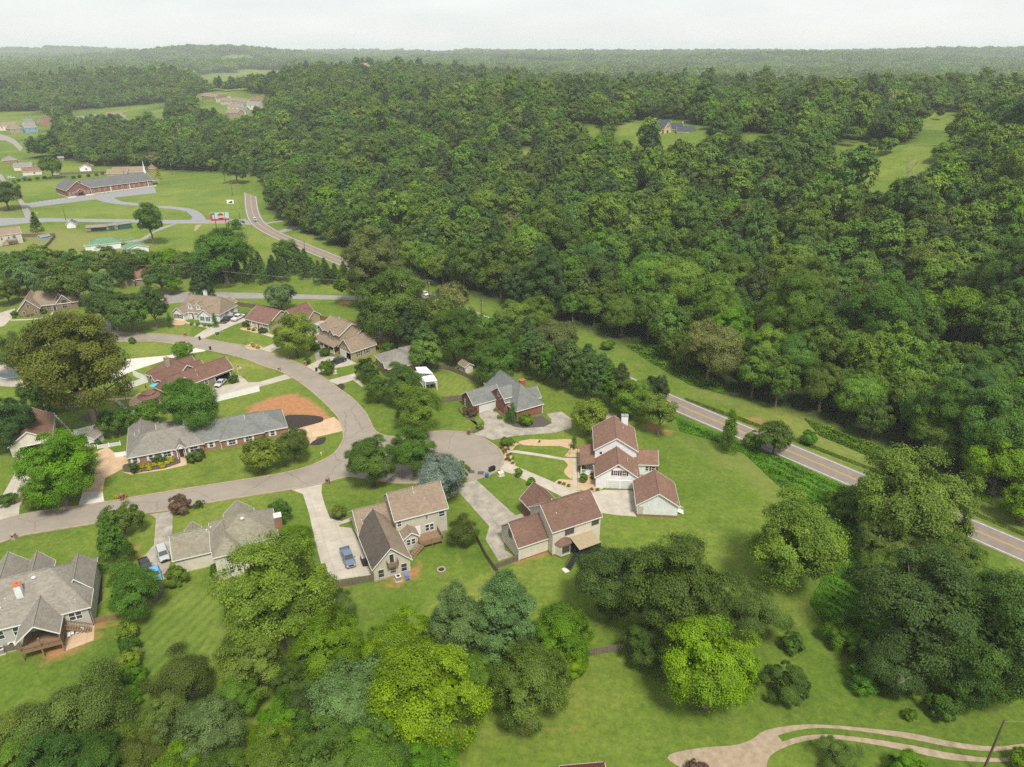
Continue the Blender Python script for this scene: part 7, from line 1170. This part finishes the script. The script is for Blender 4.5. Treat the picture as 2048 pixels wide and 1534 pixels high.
prop('swing_frame', 'black garden arbour frame in the pebble bed', 'arbour', (15.1,150.3), [('post', MB().box(-.95, -.87, -.04, .04, 0, 2.1), 'black'), ('post', MB().box(.87, .95, -.04, .04, 0, 2.1), 'black'), ('crossbeam', MB().box(-1.0, 1.0, -.05, .05, 2.1, 2.2), 'black')], rz=R_(-15))
prop('play_set', 'green and yellow toy figure in the long pebble bed', 'toy', (6.9,156.2), [('body', MB().tube((0, 0, 0), (0, 0, .5), .3, .2, 10), 'yellow'), ('head', MB().tube((0, 0, .5), (.1, 0, .9), .3, .22, 10), 'greenside')])
prop('garden_table', 'red-brown garden table against the brick wall', 'table', (2.9,166.5), [('table_top', MB().box(-.8, .8, -.4, .4, .72, .78), 'woodred')] + [('leg', MB().box(sx * .7 - .05, sx * .7 + .05, sy * .32 - .05, sy * .32 + .05, 0, .72), 'woodred') for sx in (-1, 1) for sy in (-1, 1)])
prop('kayak', 'red upturned tub beside the vinyl fence', 'tub', (-84.5,182.4), [('hull', MB().tube((-1.2, 0, .15), (0, 0, .2), .1, .4, 10).tube((0, 0, .2), (1.2, 0, .15), .4, .1, 10), 'red')])
prop('sun_lounger', 'blue folding lounger beside the air conditioner', 'lounger', (-19.7,105.6), [('seat', MB().box(-.35, .35, -.8, .3, .3, .36), 'blue'), ('backrest', MB().prism([(-.35, .3, .36), (.35, .3, .36), (.35, .8, .9), (-.35, .8, .9)], .05), 'blue'), ('frame', MB().box(-.36, -.3, -.75, .5, 0, .3).box(.3, .36, -.75, .5, 0, .3), 'metal')], rz=.4)
# pools
for nm, p, sx, sy, lb in (('swimming_pool', (-70.9,239.1), 3.2, 2.6, 'small oval pool behind the porch house'), ('swimming_pool', (-153.1,197.3), 3.2, 2.2, 'turquoise pool glimpsed behind the big oak')):
    q = MB(); q.tube((0, 0, 0), (0, 0, .12), 1, 1, 28); t = thing(nm, lb, 'pool', (*p, .06)); link('water', q.mesh('water', M['pool']), t, scale=(sx, sy, 1)); rim_ = MB()
    for k in range(28): a, b_ = 2 * math.pi * k / 28, 2 * math.pi * (k + 1) / 28; rim_.tube((sx * 1.02 * math.cos(a), sy * 1.02 * math.sin(a), .14), (sx * 1.02 * math.cos(b_), sy * 1.02 * math.sin(b_), .14), .12, n=6, cap=False)
    link('coping', rim_.mesh('coping', M['whitetrim']), t)
# signs
def flat_sign(face_parts): return face_parts
sg = prop('billboard', 'red and aqua roadside billboard on two dark posts', 'billboard', (-162.5,390.3), [('post', MB().tube((0, 0, 0), (0, 0, 9.6), .18, .18, 8), 'wooddark'), ('post', MB().tube((5.2, 1.2, 0), (5.2, 1.2, 9.6), .18, .18, 8), 'wooddark')], rz=0)
bb = link('board', MB().box(-2.3, 7.4, -.15, .15, 5.3, 9.6).mesh('board', M['signaqua']), sg, (.05, .05, 0), R_(13))
for nm, mb, m in [('red_band', MB().box(-2.3, 7.4, -.02, 0, 5.3, 6.4), 'signred'), ('red_band', MB().box(-2.3, -1.1, -.02, 0, 6.4, 8.6), 'signred'), ('emblem', MB().tube((3.2, -.02, 7.55), (3.2, 0, 7.55), 1.75, 1.75, 24), 'signmaroon'), ('emblem_panel', MB().box(1.2, 5.8, -.04, -.02, 6.9, 7.5), 'signcream'), ('emblem_panel', MB().box(1.6, 5.2, -.04, -.02, 7.7, 8.0), 'signcream'), ('picture', MB().box(-2.0, .2, -.03, 0, 8.7, 9.4), 'signnavy')]: link(nm, mb.mesh(nm, M[m]), bb, (0, -.155, 0))
bn = prop('banner_sign', 'low white banner with dark swoosh picture on the church field', 'banner', (-181.6,464.7), [('board', MB().box(-2.1, 2.1, -.05, .05, .2, 2.6), 'whiteflat'), ('picture', MB().prism([(-1.4, -.08, .75), (1.3, -.08, .8), (1.3, -.08, 1.9), (.2, -.08, 1.7)], .01).face([(-1.4, -.07, .7), (1.3, -.07, .75), (1.3, -.07, 2.0), (.2, -.07, 1.75)]), 'signsky'), ('swoosh', MB().face([(-1.5, -.09, .6), (1.2, -.09, .65), (.4, -.09, 1.0), (-.5, -.09, 1.15)]), 'signnavy'), ('post', MB().box(-2.25, -2.1, -.08, .08, 0, 2.7), 'whitetrim'), ('post', MB().box(2.1, 2.25, -.08, .08, 0, 2.7), 'whitetrim')])
q = MB(); P8 = [(.38 * math.cos(R_(22.5 + 45 * k)), -.04, 2.2 + .38 * math.sin(R_(22.5 + 45 * k))) for k in range(8)]; q.face(P8); q.face([(a, b_ + .02, c) for a, b_, c in P8][::-1])
st = prop('stop_sign', 'red octagonal stop sign at the side road corner', 'road sign', (-135.4,266.4), [('post', MB().tube((0, 0, 0), (0, 0, 2.5), .04, .04, 8), 'metal'), ('sign_face', q, 'signred')])
cu = bpy.data.curves.new('lettering', 'FONT'); cu.body = 'STOP'; cu.size = .24; cu.align_x = 'CENTER'; cu.align_y = 'CENTER'; cu.extrude = .004; cu.materials.append(M['whiteflat']); to = bpy.data.objects.new('lettering', cu); COL.objects.link(to); lm = bpy.data.meshes.new_from_object(to.evaluated_get(bpy.context.evaluated_depsgraph_get())); bpy.data.objects.remove(to); to = link('lettering', lm, st, (0, -.06, 2.2)); to.rotation_euler = (R_(90), 0, 0)
prop('road_sign', 'blue road sign on a post beside the highway', 'road sign', (40.1,190.8), [('post', MB().tube((0, 0, 0), (0, 0, 2.6), .05, .05, 8), 'metal'), ('sign_face', MB().box(-.1, 2.2, -.04, .0, 1.7, 2.6), 'blue')], rz=R_(-35)); prop('road_sign', 'yellow diamond road sign beside the church side road', 'road sign', (-281.9,425.3), [('post', MB().tube((0, 0, 0), (0, 0, 2), .05, .05, 8), 'metal'), ('sign_face', MB().tube((0, -.06, 2.4), (0, -.02, 2.4), .65, .65, 4), 'yellow')])
# poles and wires
def upole(p, h, label, arm=True, lean=(0, 0)):
    t = thing('utility_pole', label, 'utility pole', (*p, z_at(*p))); link('pole', MB().tube((0, 0, -.3), (lean[0], lean[1], h), .19, .12, 10).mesh('pole', M['pole']), t)
    if arm:
        link('crossarm', MB().box(lean[0] - 1.1, lean[0] + 1.1, lean[1] - .06, lean[1] + .06, h - .7, h - .55).mesh('crossarm', M['pole']), t); link('transformer', MB().tube((lean[0] + .35, lean[1] - .2, h - 2.3), (lean[0] + .35, lean[1] - .2, h - 1.4), .25, .25, 12).mesh('transformer', M['metal']), t)
        for k in (-1, 0, 1): link('insulator', MB().tube((lean[0] + k * .9, lean[1], h - .55), (lean[0] + k * .9, lean[1], h - .35), .06, .05, 8).mesh('insulator', M['vent']), t)
    return Vector((p[0] + lean[0], p[1] + lean[1], z_at(*p) + h - .4))
UP = [upole(p, h, lb, arm) for p, h, lb, arm in [((-139.3,284.4), 11, 'leaning-topped utility pole beside the tan house', True), ((-32.4,265.7), 10, 'utility pole at the highway car', True), ((-11,241.7), 10, 'utility pole with transformer beside the highway', True), ((64.2,65.3), 11, 'tall utility pole beside the gravel track', False), ((-270,582.3), 10, 'utility pole behind the church field', True), ((-217,551.8), 10, 'utility pole beside the highway bend tree', True), ((-190,492.5), 14, 'thin utility pole across the church field', True), ((-148.3,389.1), 10, 'utility pole in the bush by the billboard', False), ((-260,415.7), 8, 'lamp-topped pole behind the barn-shaped shed', False), ((-281.8,531.8), 11, 'utility pole behind the church roof', True), ((-100.1,338.6), 7, 'short pole on the highway verge', False)]]
def wire(a, b, sag, label, offs=(-.9, 0, .9)):
    q = MB(); n_ = 14
    for o_ in offs:
        pr = None
        for k in range(n_ + 1):
            t_ = k / n_; c = a.lerp(b, t_) + Vector((o_, 0, -4 * sag * t_ * (1 - t_)))
            if pr is not None: q.tube(pr, c, .018, n=4, cap=False)
            pr = c
    tag(q.build('power_line', M['metal']), label, 'power line')
wire(UP[0], UP[1], 2.5, 'thin power lines crossing above the side road'); wire(UP[1], UP[2], 1.2, 'thin power lines along the highway trees'); wire(UP[6], UP[7], 1.5, 'thin power lines over the church field', (0,)); wire(UP[4], UP[5], 1.5, 'thin power lines behind the church field', (0,)); wire(UP[3], Vector((UP[3].x + 60, UP[3].y + 4, 10)), 1.2, 'thin power lines beside the gravel track', (-.3, .3)); wire(UP[0], UP[0] + Vector((-70, 10, -1)), 1.5, 'thin power lines above the brown brick house')
# bleached limbs in the dark tree, bare snag in the wood
def limbs(q, a, d, L, r, depth, rg):
    b_ = a + d * L; q.tube(a, b_, r, r * .6, 6, cap=False)
    if depth:
        for k in range(rg.choice((2, 3))): limbs(q, a.lerp(b_, rg.uniform(.6, 1)), (d + Vector((rg.uniform(-.7, .7), rg.uniform(-.7, .7), rg.uniform(-.2, .5)))).normalized(), L * rg.uniform(.5, .75), r * .55, depth - 1, rg)
rg = random.Random(8)
for p, z0, d, L, r, lb, nm in (((57.8,78.1), 5.5, (-.3, -.75, .55), 3.0, .16, 'bleached dead branches jutting from the very dark tree', 'dead_branches'), ((57.8,84.2), 8, (.5, -.6, .5), 2.4, .12, 'grey bare branches high in the very dark tree', 'dead_branches'), ((175.6,319.4), 0, (.04, 0, 1), 15, .4, 'pale bare snag rising from the distant wood', 'dead_tree')):
    q = MB(); limbs(q, Vector((0, 0, 0)), Vector(d).normalized(), L, r, 3, rg); o = q.build(nm, M['barkpale'], None, (p[0], p[1], z_at(*p) + z0)); tag(o, lb, 'tree')
